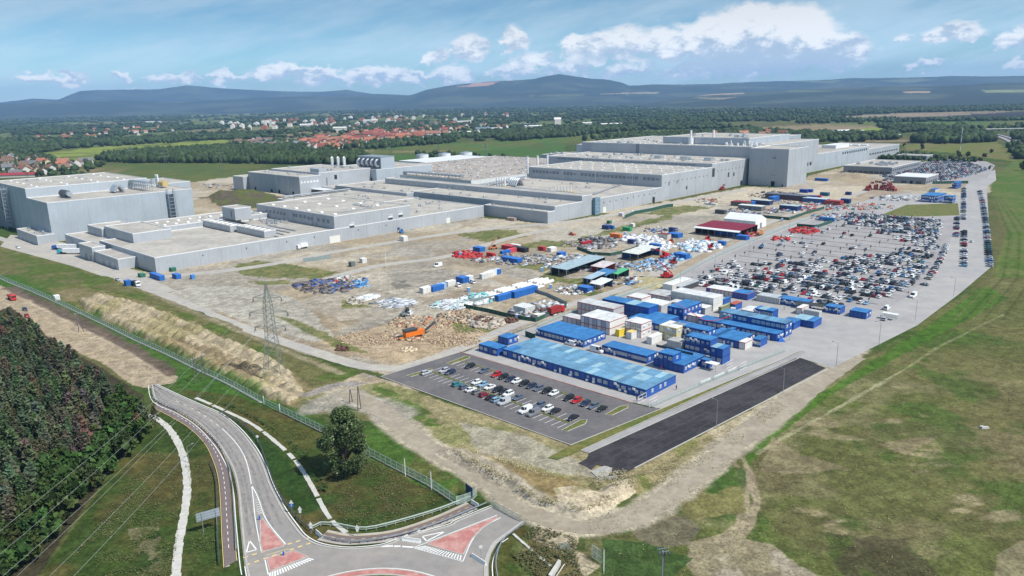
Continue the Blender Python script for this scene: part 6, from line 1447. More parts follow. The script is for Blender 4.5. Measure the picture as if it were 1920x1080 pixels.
# ragged weeds and tussocks on the open ground near the viewer
def weeds(name, poly, n, s, cols, label, hz_=.25, seed=3, lift=0):
    rng = np.random.RandomState(seed); pv = np.array([(p.x, p.y) for p in PP(poly)]); x0, y0 = pv.min(0); x1, y1 = pv.max(0); X = rng.uniform(x0, x1, n * 3); Y = rng.uniform(y0, y1, n * 3); m = inside(X, Y, [tuple(p) for p in pv]); m &= fbm(X, Y, 5, 3, seed) > .38 + .30 * rng.rand(len(X))
    X, Y = X[m][:n], Y[m][:n]; n = len(X); pts = np.stack([X, Y, rng.uniform(.0, hz_, n) + lift], 1); V, Fq = leaves(pts, s, rng, .7); k = rng.randint(0, len(cols), n); Cc = np.array(cols)[k] * rng.uniform(.75, 1.25, (n, 1))
    stuff(link(name, npmesh(name, V, Fq, M['foliage_far'], np.repeat(Cc, 4, 0))), label, 'weeds')
GC = [(.085, .13, .035), (.12, .13, .045), (.075, .11, .03), (.17, .145, .07)]; DC = [(.42, .35, .21), (.33, .28, .16), (.2, .19, .08), (.50, .43, .28)]
weeds('verge_weeds', [(300, 800), (360, 850), (400, 900), (405, 1080), (360, 1090), (355, 900), (340, 850)], 13000, .17, GC, 'rough grass between the pale ditch and the cycle path')
weeds('bank_weeds', [(100, 1090), (290, 840), (330, 870), (335, 1000), (320, 1090)], 20000, .17, GC, 'rough grass on the slope below the pine wood')
weeds('meadow_weeds', [(560, 830), (620, 800), (840, 950), (700, 985), (650, 990), (620, 930)], 24000, .17, GC + [(.14, .10, .05)], 'brownish rough grass round the lone tree')
weeds('field_weeds', [(350, 735), (440, 745), (600, 830), (560, 840), (500, 800)], 12000, .18, GC[:3], 'green weeds between the ditch and the fence')
weeds('bank_straw', [(830, 845), (870, 840), (1060, 900), (1190, 890), (1230, 890), (1150, 950), (1090, 970), (1010, 950), (940, 910)], 18000, .2, DC, 'dry straw tussocks on the bank above the dirt track', .6, 5, 1.6)
weeds('right_field_weeds', [(1010, 1010), (1400, 850), (1920, 560), (1980, 1100), (1000, 1100)], 34000, .17, DC[1:3] + GC, 'patchy rough grass of the right hand meadow', .2, 6)
weeds('slope_weeds', [(1200, 900), (1300, 830), (1500, 725), (1480, 760), (1330, 870), (1250, 920)], 9000, .2, DC + GC[:1], 'dry tussocks beside the new road', .2, 7)
weeds('ditch_shrubs', [(400, 752), (440, 762), (500, 795), (560, 840), (600, 885), (620, 930), (606, 930), (578, 880), (538, 832), (484, 790), (425, 764)], 6000, .5, [(.028, .06, .016), (.035, .07, .02)], 'low green scrub along the right hand ditch', .9, 8)
weeds('gully_shrubs', [(1000, 985), (1080, 1010), (1090, 1090), (1000, 1090), (960, 1040)], 2600, .26, [(.06, .09, .03), (.15, .12, .06), (.09, .09, .04)], 'tangled scrub below the closed roundabout exit', .6, 9)

# ------------------------------------------------------------------ villages
objmat('house_wall', rough=.8, var=.06, scale=.5); objmat('roof_tiles', rough=.8, var=.2, scale=.6)
def housemesh(k):
    w, d, h, r = [(9, 12, 4.2, 4), (8, 10, 5.6, 3.6), (10, 15, 4.0, 4.4), (8, 18, 5.5, 3.2)][k]
    a = MB(); a.box(-w / 2, w / 2, -d / 2, d / 2, -1, h); a.hexa([(-w / 2, -d / 2, h), (w / 2, -d / 2, h), (w / 2, d / 2, h), (-w / 2, d / 2, h)], [(-.02, -d / 2, h + r - .15), (.02, -d / 2, h + r - .15), (.02, d / 2, h + r - .15), (-.02, d / 2, h + r - .15)])
    b = MB(); e = .6
    for s in (-1, 1): b.hexa([(0, -d / 2 - e, h + r), (s * (w / 2 + e), -d / 2 - e, h - .4), (s * (w / 2 + e), d / 2 + e, h - .4), (0, d / 2 + e, h + r)], [(0, -d / 2 - e, h + r + .3), (s * (w / 2 + e), -d / 2 - e, h - .1), (s * (w / 2 + e), d / 2 + e, h - .1), (0, d / 2 + e, h + r + .3)])
    c = MB(); c.box(1, 1.9, 2, 2.9, h + r * .5, h + r + 1.2); return a.mesh('wall', M['house_wall']), b.mesh('roof', M['roof_tiles']), c.mesh('chimney', M['house_wall'])
HMs = [housemesh(i) for i in range(4)]
RC = [('orange', (.34, .125, .075)), ('orange', (.31, .15, .10)), ('red', (.25, .075, .055)), ('brown', (.17, .11, .08)), ('grey', (.15, .15, .16))]
nh = 0
def houses(poly, n, where, rc=RC, s=(1, 1.3), rot=.6):
    global nh; g = 0; c = 0; pv = [Vector((*p, 0)) for p in poly]; x0, x1 = min(p[0] for p in poly), max(p[0] for p in poly); y0, y1 = min(p[1] for p in poly), max(p[1] for p in poly); put = []
    while c < n and g < n * 40:
        g += 1; x, y = rnd.uniform(x0, x1), rnd.uniform(y0, y1)
        if not inpoly(Vector((x, y, 0)), pv) or any(abs(x - a) < 5 and abs(y - b) < 1.7 for a, b in put): continue
        put.append((x, y)); c += 1; nh += 1; nm, col_ = rnd.choice(rc); k = rnd.randrange(4)
        t = thing('house', 'small house with %s roof in %s' % (nm, where), 'house', P(x, y), rot + rnd.choice((0, math.pi / 2)) + rnd.uniform(-.2, .2), 'houses in ' + where); sc_ = rnd.uniform(*s); t.scale = (sc_,) * 3
        o = link('wall', HMs[k][0], t); setc(o, rnd.choice([(.62, .6, .54), (.68, .67, .64), (.55, .47, .32), (.5, .5, .48)]), .1); o = link('roof', HMs[k][1], t); setc(o, col_, .2)
        if y > 280: o = link('chimney', HMs[k][2], o); setc(o, (.4, .2, .15))
houses([(0, 296), (60, 298), (130, 308), (160, 306), (190, 313), (110, 322), (60, 332), (0, 330)], 34, 'the near village at the left edge', RC, (1.1, 1.5))
t = thing('long_building', 'long low building with a dark red roof at the near edge of the left village', 'building', P(32, 332), .15); o = pbox(t, 'wall', -26, 26, -5, 5, 0, 4, M['house_wall']); setc(o, (.6, .58, .52)); mb = MB()
mb.hexa([(-27, -6, 3.6), (27, -6, 3.6), (27, 6, 3.6), (-27, 6, 3.6)], [(-27, -.1, 7), (27, -.1, 7), (27, .1, 7), (-27, .1, 7)]); o = mb.build('roof', M['roof_tiles'], t); setc(o, (.30, .04, .05))
houses([(556, 272), (600, 262), (680, 252), (770, 248), (830, 246), (850, 254), (760, 264), (680, 276), (600, 282)], 118, 'the red roofed town in the middle distance', RC[:3], (1.4, 1.9), .3)
houses([(430, 268), (480, 264), (560, 262), (600, 262), (560, 276), (500, 276), (430, 272)], 30, 'the grey roofed estate left of the red roofed town', [('grey', (.15, .16, .18)), ('brown', (.2, .13, .1))], (1.1, 1.5), .3)
houses([(620, 238), (700, 232), (860, 230), (950, 240), (880, 246), (640, 250)], 60, 'the outer streets behind the red roofed town', RC, (1.0, 1.5))
houses([(60, 262), (100, 250), (230, 240), (330, 236), (340, 250), (200, 258), (90, 272)], 38, 'the scattered hamlet in the woods at the left', RC[:3], (1.0, 1.4)); houses([(1290, 256), (1400, 250), (1480, 254), (1440, 262), (1300, 264)], 10, 'the hamlet behind the highest hall', RC[:3], (1.2, 1.8))
V = []; HB = MB(); objs = []
for (poly, n) in (([(780, 186), (1000, 182), (1180, 180), (1200, 188), (1000, 196), (800, 200)], 260), ([(1320, 190), (1500, 180), (1700, 176), (1900, 178), (1925, 188), (1600, 196), (1400, 202)], 300), ([(400, 232), (560, 226), (700, 222), (960, 214), (960, 226), (700, 236), (420, 246)], 70), ([(220, 206), (420, 204), (420, 209), (240, 211)], 40), ([(640, 192), (720, 190), (720, 196), (640, 198)], 30)):
    c = 0; pv = [Vector((*p, 0)) for p in poly]
    while c < n:
        x, y = rnd.uniform(min(p[0] for p in poly), max(p[0] for p in poly)), rnd.uniform(min(p[1] for p in poly), max(p[1] for p in poly))
        if inpoly(Vector((x, y, 0)), pv): p = P(x, max(y, 206.5 - x * .0219 + 5)); s = rnd.uniform(4, 8) * (1 + math.hypot(p.x, p.y) / 9000); z0_ = 0; HB.hexa([(p.x - s, p.y - s, z0_), (p.x + s, p.y - s, z0_), (p.x + s, p.y + s, z0_), (p.x - s, p.y + s, z0_)], [(p.x - s, p.y - s, 14), (p.x + s, p.y - s, 14), (p.x + s, p.y + s, 14), (p.x - s, p.y + s, 14)], rnd.choice((0, 1, 1, 2))); HB.hexa([(p.x - s, p.y - s, 14), (p.x + s, p.y - s, 14), (p.x + s, p.y + s, 14), (p.x - s, p.y + s, 14)], [(p.x, p.y - s, 20), (p.x, p.y - s, 20), (p.x, p.y + s, 20), (p.x, p.y + s, 20)], rnd.choice((0, 2))); c += 1
mat('far_wall', (.62, .60, .56), var=0); mat('far_pale', (.74, .72, .68), var=0); mat('far_tile', (.38, .15, .09), var=.1, scale=.02)
stuff(HB.build('distant_houses', [M['far_wall'], M['far_pale'], M['far_tile']]), 'countless tiny houses of the towns at the foot of the hills', 'houses')
mat('far_blue_roof', (.2, .26, .33), rough=.5)
for i, (x, y, w, d, h, c, lb) in enumerate(((915, 193, 170, 60, 14, 'far_pale', 'long white hall far off at the foot of the mountain'), (1000, 241, 60, 40, 9, 'far_pale', 'white roofed depot right of the red roofed town'), (880, 252, 60, 40, 8, 'far_pale', 'low white shed in front of the depot'), (905, 247, 45, 40, 11, 'far_blue_roof', 'blue grey factory shed between the white sheds'), (928, 245, 45, 30, 8, 'white_metal', 'bright white arched roof right of the blue grey shed'), (695, 230, 70, 30, 12, 'far_pale', 'long white building above the red roofed town'),
        (575, 240, 50, 40, 14, 'far_pale', 'white stepped hotel building in the woods'), (638, 248, 44, 34, 15, 'far_wall', 'grey white school block at the top left of the red town'), (870, 232, 60, 30, 10, 'far_pale', 'white flat hall behind the town'), (1145, 237, 70, 34, 9, 'far_pale', 'long pale depot roof beyond the small copse'), (985, 236, 90, 60, 7, 'far_blue_roof', 'blue roofed substation halls beyond the copse'), (1045, 238, 22, 20, 26, 'far_pale', 'white tower building beyond the substation'),
        (1100, 237, 30, 30, 12, 'far_wall', 'pale block right of the white tower building'), (1560, 252, 26, 12, 7, 'white_metal', 'white caravan sized hall left of the yellow field'), (1580, 252, 34, 16, 9, 'white_metal', 'white hall with red trim near the yellow field'), (1605, 252, 34, 16, 8, 'white_metal', 'white exhibition hall beside the yellow field'), (1668, 259, 40, 14, 7, 'far_wall', 'long pale farm building beyond the far car park'), (1683, 192, 10, 10, 40, 'far_pale', 'white church tower among the far right villages'), (288, 231, 90, 20, 9, 'far_pale', 'pale greenhouse roofs in the left woods'), (1035, 183, 60, 40, 16, 'far_pale', 'white block on the slope under the mountain'))):
    t = thing('distant_building', lb, 'building', P(x, y), .15); pbox(t, 'wall', -w / 2, w / 2, -d / 2, d / 2, 0, h, M['far_wall']); mb = MB(); mb.hexa([(-w / 2 - 1, -d / 2 - 1, h), (w / 2 + 1, -d / 2 - 1, h), (w / 2 + 1, d / 2 + 1, h), (-w / 2 - 1, d / 2 + 1, h)], [(-w / 2 - 1, -.5, h * 1.25), (w / 2 + 1, -.5, h * 1.25), (w / 2 + 1, .5, h * 1.25), (-w / 2 - 1, .5, h * 1.25)]); mb.build('roof', M[c], t)
# motorway at the right
y = MB(); c = cat(PP([(1840, 248), (1862, 252), (1885, 258), (1905, 267), (1925, 280), (1960, 310)]), 8); ribbon(y, c, 28, .06); struct('motorway', y, M['asphalt_park'])
mb = MB(); kerb(mb, c, 1.2, .06, 1.4); kerb(mb, c, .8, .06, 1.0, o=13); kerb(mb, c, .8, .06, 1.0, o=-13); t = tag(mb.build('crash_barrier', M['dark_steel']), 'dark crash barriers along the curving motorway at the right edge', 'barrier')
t = thing('motorway_bridge', 'pale flyover crossing the motorway at the right edge', 'bridge', P(1870, 248), -.05); pbox(t, 'deck', -60, 120, -6, 6, 7, 8.6, M['pale_concrete'])
for x in (-30, 20, 60): pbox(t, 'pier', x, x + 3, -4, 4, 0, 7, M['pale_concrete'])
# ------------------------------------------------------------------ storage yards on the bare ground
def ybox(x, y, L, W_, h, c, label, along='A', cat_='container', name='storage_container', roofc=None, st=1, z=0.0, rz=None):
    """a box container whose near corner stands at pixel (x, y)"""
    p = P(x, y, z); t = thing(name, label, cat_, p, GZ if rz is None else rz); sx, sy = (W_, L) if along == 'A' else (L, W_)
    for s in range(st):
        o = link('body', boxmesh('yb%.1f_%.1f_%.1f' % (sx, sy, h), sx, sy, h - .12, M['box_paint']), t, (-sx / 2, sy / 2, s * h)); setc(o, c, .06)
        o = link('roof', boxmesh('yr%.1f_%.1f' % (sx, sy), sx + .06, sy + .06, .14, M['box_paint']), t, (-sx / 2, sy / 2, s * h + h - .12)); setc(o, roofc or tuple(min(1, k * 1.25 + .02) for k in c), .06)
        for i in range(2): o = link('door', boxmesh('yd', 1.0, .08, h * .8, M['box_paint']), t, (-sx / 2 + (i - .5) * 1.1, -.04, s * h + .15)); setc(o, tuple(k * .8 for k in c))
        n = int(sy / 1.2)
        rib = boxmesh('rib%.1f' % h, .07, .12, h - .3, M['box_paint'])
        if x > 600:
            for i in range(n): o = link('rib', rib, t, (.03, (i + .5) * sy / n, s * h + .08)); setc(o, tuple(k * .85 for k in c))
    return t
cB, cR, cG, cO, cW, cN = (.02, .12, .40), (.42, .03, .03), (.03, .30, .12), (.62, .16, .03), (.62, .62, .60), (.02, .045, .16)
for a in ((900, 473, 7, 5, 3, cB, 'blue container at the left end of the storage yards beside the gravel road', 'B'), (924, 483, 6, 2.5, 2.7, cR, 'red container in the storage yard, left of the blue and white painted one', 'B'), (942, 479, 8, 2.5, 2.7, cB, 'container painted blue and white between two red ones', 'A'), (955, 475, 9, 2.5, 2.7, (.5, .06, .08), 'faded red container behind the blue and white one', 'A'),
          (964, 471, 12, 5, 2.9, cR, 'two bright red containers side by side in the yard, with a wide red roof', 'B'), (972, 467, 8, 2.5, 2.7, cW, 'white container behind the two bright red ones', 'B'), (984, 474, 12, 4, 3, (.02, .022, .03), 'black container shed right of the red containers', 'B'), (970, 495, 14, 5, 3, cB, 'long blue container pair in front of the scrap heaps', 'B'),
          (1019, 471, 5, 2.5, 2.7, cR, 'small red container beside a white one in the middle of the yard', 'B'), (1033, 473, 6, 4, 2.8, cW, 'white container beside the small red one', 'A'), (1052, 482, 5, 4, 2.7, cB, 'blue container with two white stickers, left of the green fenced pound', 'A'), (1093, 462, 10, 2.6, 2.8, (.30, .02, .03), 'dark red container lying across behind the green fenced pound', 'A'),
          (1162, 447, 9, 3, 2.8, cO, 'orange skip container on the bare ground', 'B'), (1181, 434, 7, 3, 2.8, cG, 'green container with white lettering on the bare ground', 'B'), (1187, 426, 3, 3, 2.6, cW, 'small white cabin behind the green container', 'B'), (1140, 431, 6, 5, 3.2, cN, 'dark blue container near the front wall, left of the green one', 'B'), (1149, 430, 4, 2.5, 2.6, cB, 'little blue cabin right of the dark blue container', 'B'),
          (1143, 420, 3, 3, 2.4, (.03, .14, .09), 'dark green cabin by the gravel road below the front wall', 'B'), (1076, 442, 5, 2.5, 1.6, (.42, .14, .09), 'low brick red skip alone on the bare ground', 'B'), (1251, 449, 8, 5, 3.4, (.5, .5, .46), 'grey shed with a dark red roof left of the blue containers', 'B', 'shed', 'shed', (.22, .03, .04)), (1271, 447, 9, 7, 3, cB, 'pair of blue containers with flat roofs above the white wrapped stacks', 'B'), (1262, 440, 4, 3, 5, cN, 'taller dark blue container behind the flat roofed pair', 'B'),
          (1236, 467, 8, 3, 3, cB, 'blue container left of the white wrapped stacks, by a white van', 'B'), (1187, 455 + 3, 5, 3, 3, cN, 'dark navy container under green netting beside the pound', 'B'), (1286, 487, 9, 5, 3.2, cB, 'blue workshop container with an open front, right of the red crane', 'B'), (1399, 451, 8, 5, 3, cB, 'blue container with a white sign on its end, below the red roofed shed', 'B'), (1384, 444, 18, 3.5, 3, cB, 'long blue canteen container in front of the red roofed shed', 'B'),
          (1358, 461, 5, 3, 2.8, cB, 'blue container at the right edge of the wrapped stacks', 'B'), (1102, 550, 7, 5, 2.8, cB, 'blue container on the grass island beside the dirt crossing', 'B'), (1126, 541, 7, 3, 3, (.55, .53, .52), 'grey pink cabin with round windows on the grass island', 'B', 'cabin', 'cabin', (.7, .6, .6)), (794, 551, 6, 3.5, 3, cW, 'white cabin at the left end of the cabin row', 'A'), (812, 548, 8, 3, 3, cB, 'blue cabin with small windows, second in the cabin row', 'A'),
          (825, 543, 5, 3, 2.8, (.3, .42, .6), 'blue grey cabin in the middle of the cabin row', 'A'), (840, 538, 6, 3, 2.8, cW, 'white cabin right of the blue grey one in the cabin row', 'A'), (868, 532, 6, 5, 3.2, cB, 'big blue cabin towards the right end of the cabin row', 'B'), (876, 529, 5, 3, 3, cW, 'white cabin closing the right end of the cabin row', 'A'), (904, 524, 9, 2.4, 3, cW, 'first of three white containers standing side by side'), (911, 521, 9, 2.4, 3, cW, 'second of three white containers standing side by side'),
          (918, 518, 9, 2.4, 3, cW, 'third of three white containers standing side by side'), (926, 517, 6, 3, 3, cB, 'blue container closing the row of three white ones'), (680, 494, 3.4, 3.4, 3, cW, 'small white cabin alone on the bare ground', 'B', 'cabin', 'cabin'), (659, 501, 3, 3, 3.2, (.13, .15, .15), 'small dark grey cabin left of the small white one', 'B', 'cabin', 'cabin'), (757, 453, 5, 4, 3.6, cW, 'white cabin below the front wall of the windowed hall', 'B', 'cabin', 'cabin'),
          (964, 415, 9, 3, 2.6, (.34, .26, .22), 'brown timber clad box below the inner corner of the halls', 'B', 'shed', 'shed'), (1167, 406, 4, 3, 2.8, (.6, .58, .62), 'pale cabin right of the white tarpaulin below the wall', 'B', 'cabin', 'cabin'), (300, 527, 15, 3, 3, cB, 'long blue office container with white windows by the works entrance', 'B', 'office', 'office_container'), (331, 524, 6, 3, 2.8, cB, 'short blue container right of the long one by the works entrance', 'B', 'office', 'office_container'),
          (237, 537, 3.4, 3, 3.2, cB, 'square blue cabin beside the tipper lorry', 'B', 'cabin', 'cabin'), (264, 521, 4.4, 3, 2.2, (.03, .14, .09), 'dark green skip left of the long blue office', 'B', 'skip', 'skip'), (322, 510, 4, 3, 2.4, (.03, .14, .09), 'dark green skip against the end wall of the near hall', 'B', 'skip', 'skip'), (360, 524, 2.4, 2, 2.6, (.05, .22, .55), 'tiny blue cabin right of the short blue container', 'B', 'cabin', 'cabin'),
          (935, 566, 14, 3, 3, cB, 'left one of two long blue containers inside the fenced compound', 'A'), (965, 560, 18, 3.4, 3.4, cB, 'right one of two long blue containers inside the fenced compound', 'A'), (985, 590, 8, 7, 3.2, (.55, .56, .54), 'grey flat roofed hut in the fenced compound', 'B', 'hut', 'hut', (.62, .63, .62)), (1008, 601, 3, 3, 2.6, (.6, .6, .52), 'small cream box beside the grey hut', 'B'),
          (1494, 396, 16, 9, 4.2, cN, 'dark blue walled workshop with a pale grey roof', 'B', 'workshop', 'workshop', (.42, .50, .50)), (1442, 385, 18, 8, 4, (.03, .05, .14), 'dark walled store with a pale roof in the upper yard', 'B', 'workshop', 'workshop', (.45, .50, .48)), (1408, 386, 9, 4, 3.4, cB, 'blue container right of the dark red shed in the upper yard', 'A'), (1427, 396, 22, 8, 4, (.16, .17, .17), 'open shed with a white roof in the upper yard', 'B', 'shed', 'shed', (.66, .68, .66)),
          (1400, 388, 16, 10, 4, (.10, .10, .09), 'dark shed with a dark red roof at the left of the upper yard', 'B', 'shed', 'shed', (.26, .03, .045)), (1449, 379, 14, 5, 4.5, cB, 'blue container with white lettering on its roof in the upper yard', 'A'), (1510, 378, 40, 12, 5, (.08, .05, .07), 'long dark shed with a blue grey roof in the upper yard', 'B', 'shed', 'shed', (.12, .14, .18)), (1548, 382, 22, 9, 4, (.05, .12, .30), 'pale blue roofed store with blue sides in the upper yard', 'B', 'store', 'store', (.50, .60, .66)),
          (1575, 386, 14, 8, 4, (.35, .05, .04), 'red walled store at the right of the upper yard', 'B', 'store', 'store', (.35, .04, .04)), (1592, 382, 8, 5, 4, cN, 'navy container right of the red walled store', 'B'), (1531, 373, 7, 3, 3, cB, 'blue container beside a red one behind the upper yard', 'B'), (1538, 373, 7, 3, 3, cR, 'red container right of the blue one behind the upper yard', 'B'), (1563, 416, 12, 3, 3, (.04, .18, .40), 'blue container behind the car park fence', 'B'),
          (1513, 362, 8, 4, 3.4, (.02, .05, .3), 'navy blue plant box on the pale ground below the tower', 'B', 'box', 'plant_box'), (1522, 361, 6, 4, 3, (.02, .06, .3), 'second navy plant box right of the first below the tower', 'B', 'box', 'plant_box'), (1552, 368, 8, 5, 3.4, (.03, .1, .16), 'dark teal box on the pale ground near the red machines', 'B', 'box', 'plant_box'), (1594, 366, 5, 4, 3, cN, 'small navy box below the red machines', 'B', 'box', 'plant_box'), (1550, 340, 14, 5, 3, (.03, .12, .42), 'low blue stack at the foot of the long wing', 'B', 'box', 'plant_box'),
          (1342, 385, 12, 3, 1.6, (.55, .55, .54), 'grey stack of panels left of the white tent', 'B', 'stack', 'stack'), (1358, 402, 9, 4, 3.4, (.07, .08, .08), 'dark container left of the white tent', 'B')):
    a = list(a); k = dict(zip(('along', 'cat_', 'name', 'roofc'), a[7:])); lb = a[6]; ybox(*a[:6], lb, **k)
# sheds with open sides
def shed(label, cn, L_, R_, h, roofc, back=None, slope=1.2, m='office_roof', cat_='shed'):
    C0 = P(*cn); lb = -(P(*L_) - C0).dot(BX); la = (P(*R_) - C0).dot(AX); t = thing('shed', label, cat_, C0, GZ)
    mb = MB(); mb.hexa([(-lb, 0, h), (0, 0, h), (0, la, h + slope), (-lb, la, h + slope)], [(-lb, 0, h + .25), (0, 0, h + .25), (0, la, h + slope + .25), (-lb, la, h + slope + .25)]); setc(mb.build('roof', M[m], t), roofc)
    n = max(2, int(lb // 5))
    for i in range(n + 1):
        for y in (.2, la - .4): pbox(t, 'post', -.25 - i * (lb - .5) / n, -.05 - i * (lb - .5) / n, y, y + .2, 0, h, M['galvanised'])
    if back: o = pbox(t, 'back_wall', -lb, 0, la - .15, la, 0, h + slope - .02, M['box_paint']); setc(o, back); o = pbox(t, 'side_wall', -lb, -lb + .15, 0, la - .16, 0, h, M['box_paint']); setc(o, back); 
    return t
shed('open shed with a wide blue grey mono pitch roof in the middle of the yards', (1062, 521), (1034, 515), (1107, 496), 4.5, (.33, .43, .48), (.03, .035, .05), 1.5)
shed('shed with a white roof and blue fence below it, right of the pound', (1196, 491), (1170, 485), (1216, 476), 4.5, (.62, .63, .58), (.02, .08, .28), 1)
sh_ = shed('big shed with a dark red roof and a white front edge', (1388, 448), (1322, 433), (1416, 438), 5.5, (.20, .015, .035), (.04, .04, .05), 1.0); pbox(sh_, 'fascia', -42, 0, -.4, -.05, 5.2, 6.0, M['white_metal']) if False else None
C0 = P(1388, 448); lb_ = -(P(1322, 433) - C0).dot(BX); mb = MB(); mb.hexa([(-lb_, -2.6, 4.7), (0, -2.6, 4.7), (0, -.02, 5.5), (-lb_, -.02, 5.5)], [(-lb_, -2.6, 4.9), (0, -2.6, 4.9), (0, -.02, 5.72), (-lb_, -.02, 5.72)]); mb.build('front_roof_edge', M['white_metal'], sh_)
shed('small pale blue canopy between the yard containers', (1108, 535), (1096, 531), (1124, 524), 3.2, (.35, .46, .55), (.03, .06, .15)); shed('blue roof over stacked goods below the wide shed', (1136, 528), (1114, 523), (1148, 520), 3.2, (.06, .20, .40), (.02, .05, .15)); shed('small green roof over containers below the wide shed', (1158, 526), (1145, 523), (1166, 517), 3.4, (.10, .40, .20), (.03, .1, .1))
shed('white roofed lean-to in front of the blue roof', (1126, 545), (1108, 540), (1140, 536), 2.8, (.68, .70, .70), (.02, .06, .2)); shed('pinkish white roof right of the wide shed', (1131, 514), (1110, 509), (1146, 506), 3.5, (.60, .54, .54), (.3, .05, .05))
# white frame tent
C0 = P(1416, 430); lb_ = -(P(1370, 420) - C0).dot(BX); la_ = (P(1435, 424) - C0).dot(AX); la_ = max(la_, 16); t = thing('frame_tent', 'big white ridge tent behind the dark red roofed shed', 'tent', C0, GZ)
mb = MB(); mb.hexa([(-lb_, 0, 0), (0, 0, 0), (0, la_, 0), (-lb_, la_, 0)], [(-lb_, 0, 6), (0, 0, 6), (0, la_, 6), (-lb_, la_, 6)]); mb.build('wall', M['tarp_white'], t)
n = 6
for i in range(n):
    mb = MB(); x0, x1 = -lb_ + i * lb_ / n + .08, -lb_ + (i + 1) * lb_ / n - .08; mb.hexa([(x0, -.2, 6), (x1, -.2, 6), (x1, la_ + .2, 6), (x0, la_ + .2, 6)], [(x0, la_ / 2 - .1, 10), (x1, la_ / 2 - .1, 10), (x1, la_ / 2 + .1, 10), (x0, la_ / 2 + .1, 10)]); mb.build('roof_bay', M['tarp_white'], t)
    pbox(t, 'window_panel', x0 + .8, x1 - .8, -.08, -.01, .8, 3.6, M['louvre_grey'])
pbox(t, 'door', .02, .1, la_ / 2 - 1.5, la_ / 2 + 1.5, 0, 4, M['louvre_grey'])
# heaps of goods, joined: nobody could count them
mat('goods', attr='Col', rough=.7, var=.15, scale=.8)
def heap(cx, cy, rx, ry, n, pal, label, s=(.6, 2.2), h=1.6, thin=.35, name='stacked_goods', orient=None, flat=False):
    n = int(n * (1.5 if not (pal is WOOD or pal is RUST or flat or orient is not None) else 1)); V, Cc = [], []; messy = pal is WOOD or pal is RUST or flat or orient is not None; cl = None
    for i in range(n):
        if messy or i % 4 == 0 or rnd.random() < .15:
            a, r = rnd.random() * 6.28, math.sqrt(rnd.random()); p = P(cx + math.cos(a) * r * rx, cy + math.sin(a) * r * ry)
            L = rnd.uniform(*s); w = L * rnd.uniform(.1, thin) if not flat else L * rnd.uniform(.5, 1); hh = w * rnd.uniform(.4, 1.2) if not flat else rnd.uniform(.3, 1.6)
            an = (orient if orient is not None and rnd.random() < .8 else (GA + rnd.choice((0, math.pi / 2)) + rnd.uniform(-.25, .25) if not messy else rnd.random() * 3.14)); ti = rnd.uniform(-.25, .25) * (1 if messy and not flat and orient is None else .15)
            z0 = rnd.random() ** 1.5 * h * (1 - r * .6) * (1 if messy else .6); c = rnd.choice(pal); j = 0
        w = min(w, .9) if not flat else w; hh = min(hh, .7) if not flat else hh
        z = z0 + (j // 3) * hh; o = Vector((-math.sin(an), math.cos(an), 0)) * ((j % 3) - 1) * w * 1.2; j += 1
        Mx = Matrix.Translation((p.x + o.x, p.y + o.y, z)) @ Matrix.Rotation(an + rnd.uniform(-.04, .04), 4, 'Z') @ Matrix.Rotation(ti, 4, 'Y')
        for X, Y, Zq in ((-1, -1, 0), (1, -1, 0), (1, 1, 0), (-1, 1, 0), (-1, -1, 1), (1, -1, 1), (1, 1, 1), (-1, 1, 1)): V.append(tuple(Mx @ Vector((X * L / 2, Y * w / 2, Zq * hh))))
        k = rnd.uniform(.8, 1.15); Cc += [tuple(min(.85, v * k) for v in c)] * 8
    base = np.array([[4, 5, 6, 7], [0, 1, 5, 4], [1, 2, 6, 5], [2, 3, 7, 6], [3, 0, 4, 7]]); Fq = (base[None] + (np.arange(n) * 8)[:, None, None]).reshape(-1, 4)
    return stuff(link(name, npmesh(name, V, Fq, M['goods'], np.array(Cc))), label, 'stacks')
STEEL = [(.35, .38, .42), (.22, .24, .27), (.5, .52, .55), (.10, .10, .12), (.28, .22, .18)]; WHITE = [(.72, .73, .74), (.66, .68, .7), (.5, .52, .55)]; WOOD = [(.46, .34, .22), (.40, .29, .19), (.52, .41, .29), (.32, .23, .16)]; MIXC = STEEL + [(.05, .16, .4), (.4, .05, .05), (.6, .6, .58)]
RUST = [(.12, .06, .04), (.09, .05, .04), (.16, .08, .05)]; REDS = [(.50, .03, .04), (.42, .02, .03), (.5, .08, .06)]; BLUS = [(.05, .2, .45), (.25, .42, .6), (.5, .55, .6)]; DARK = [(.05, .05, .06), (.1, .1, .12), (.2, .2, .22), (.25, .2, .16)]
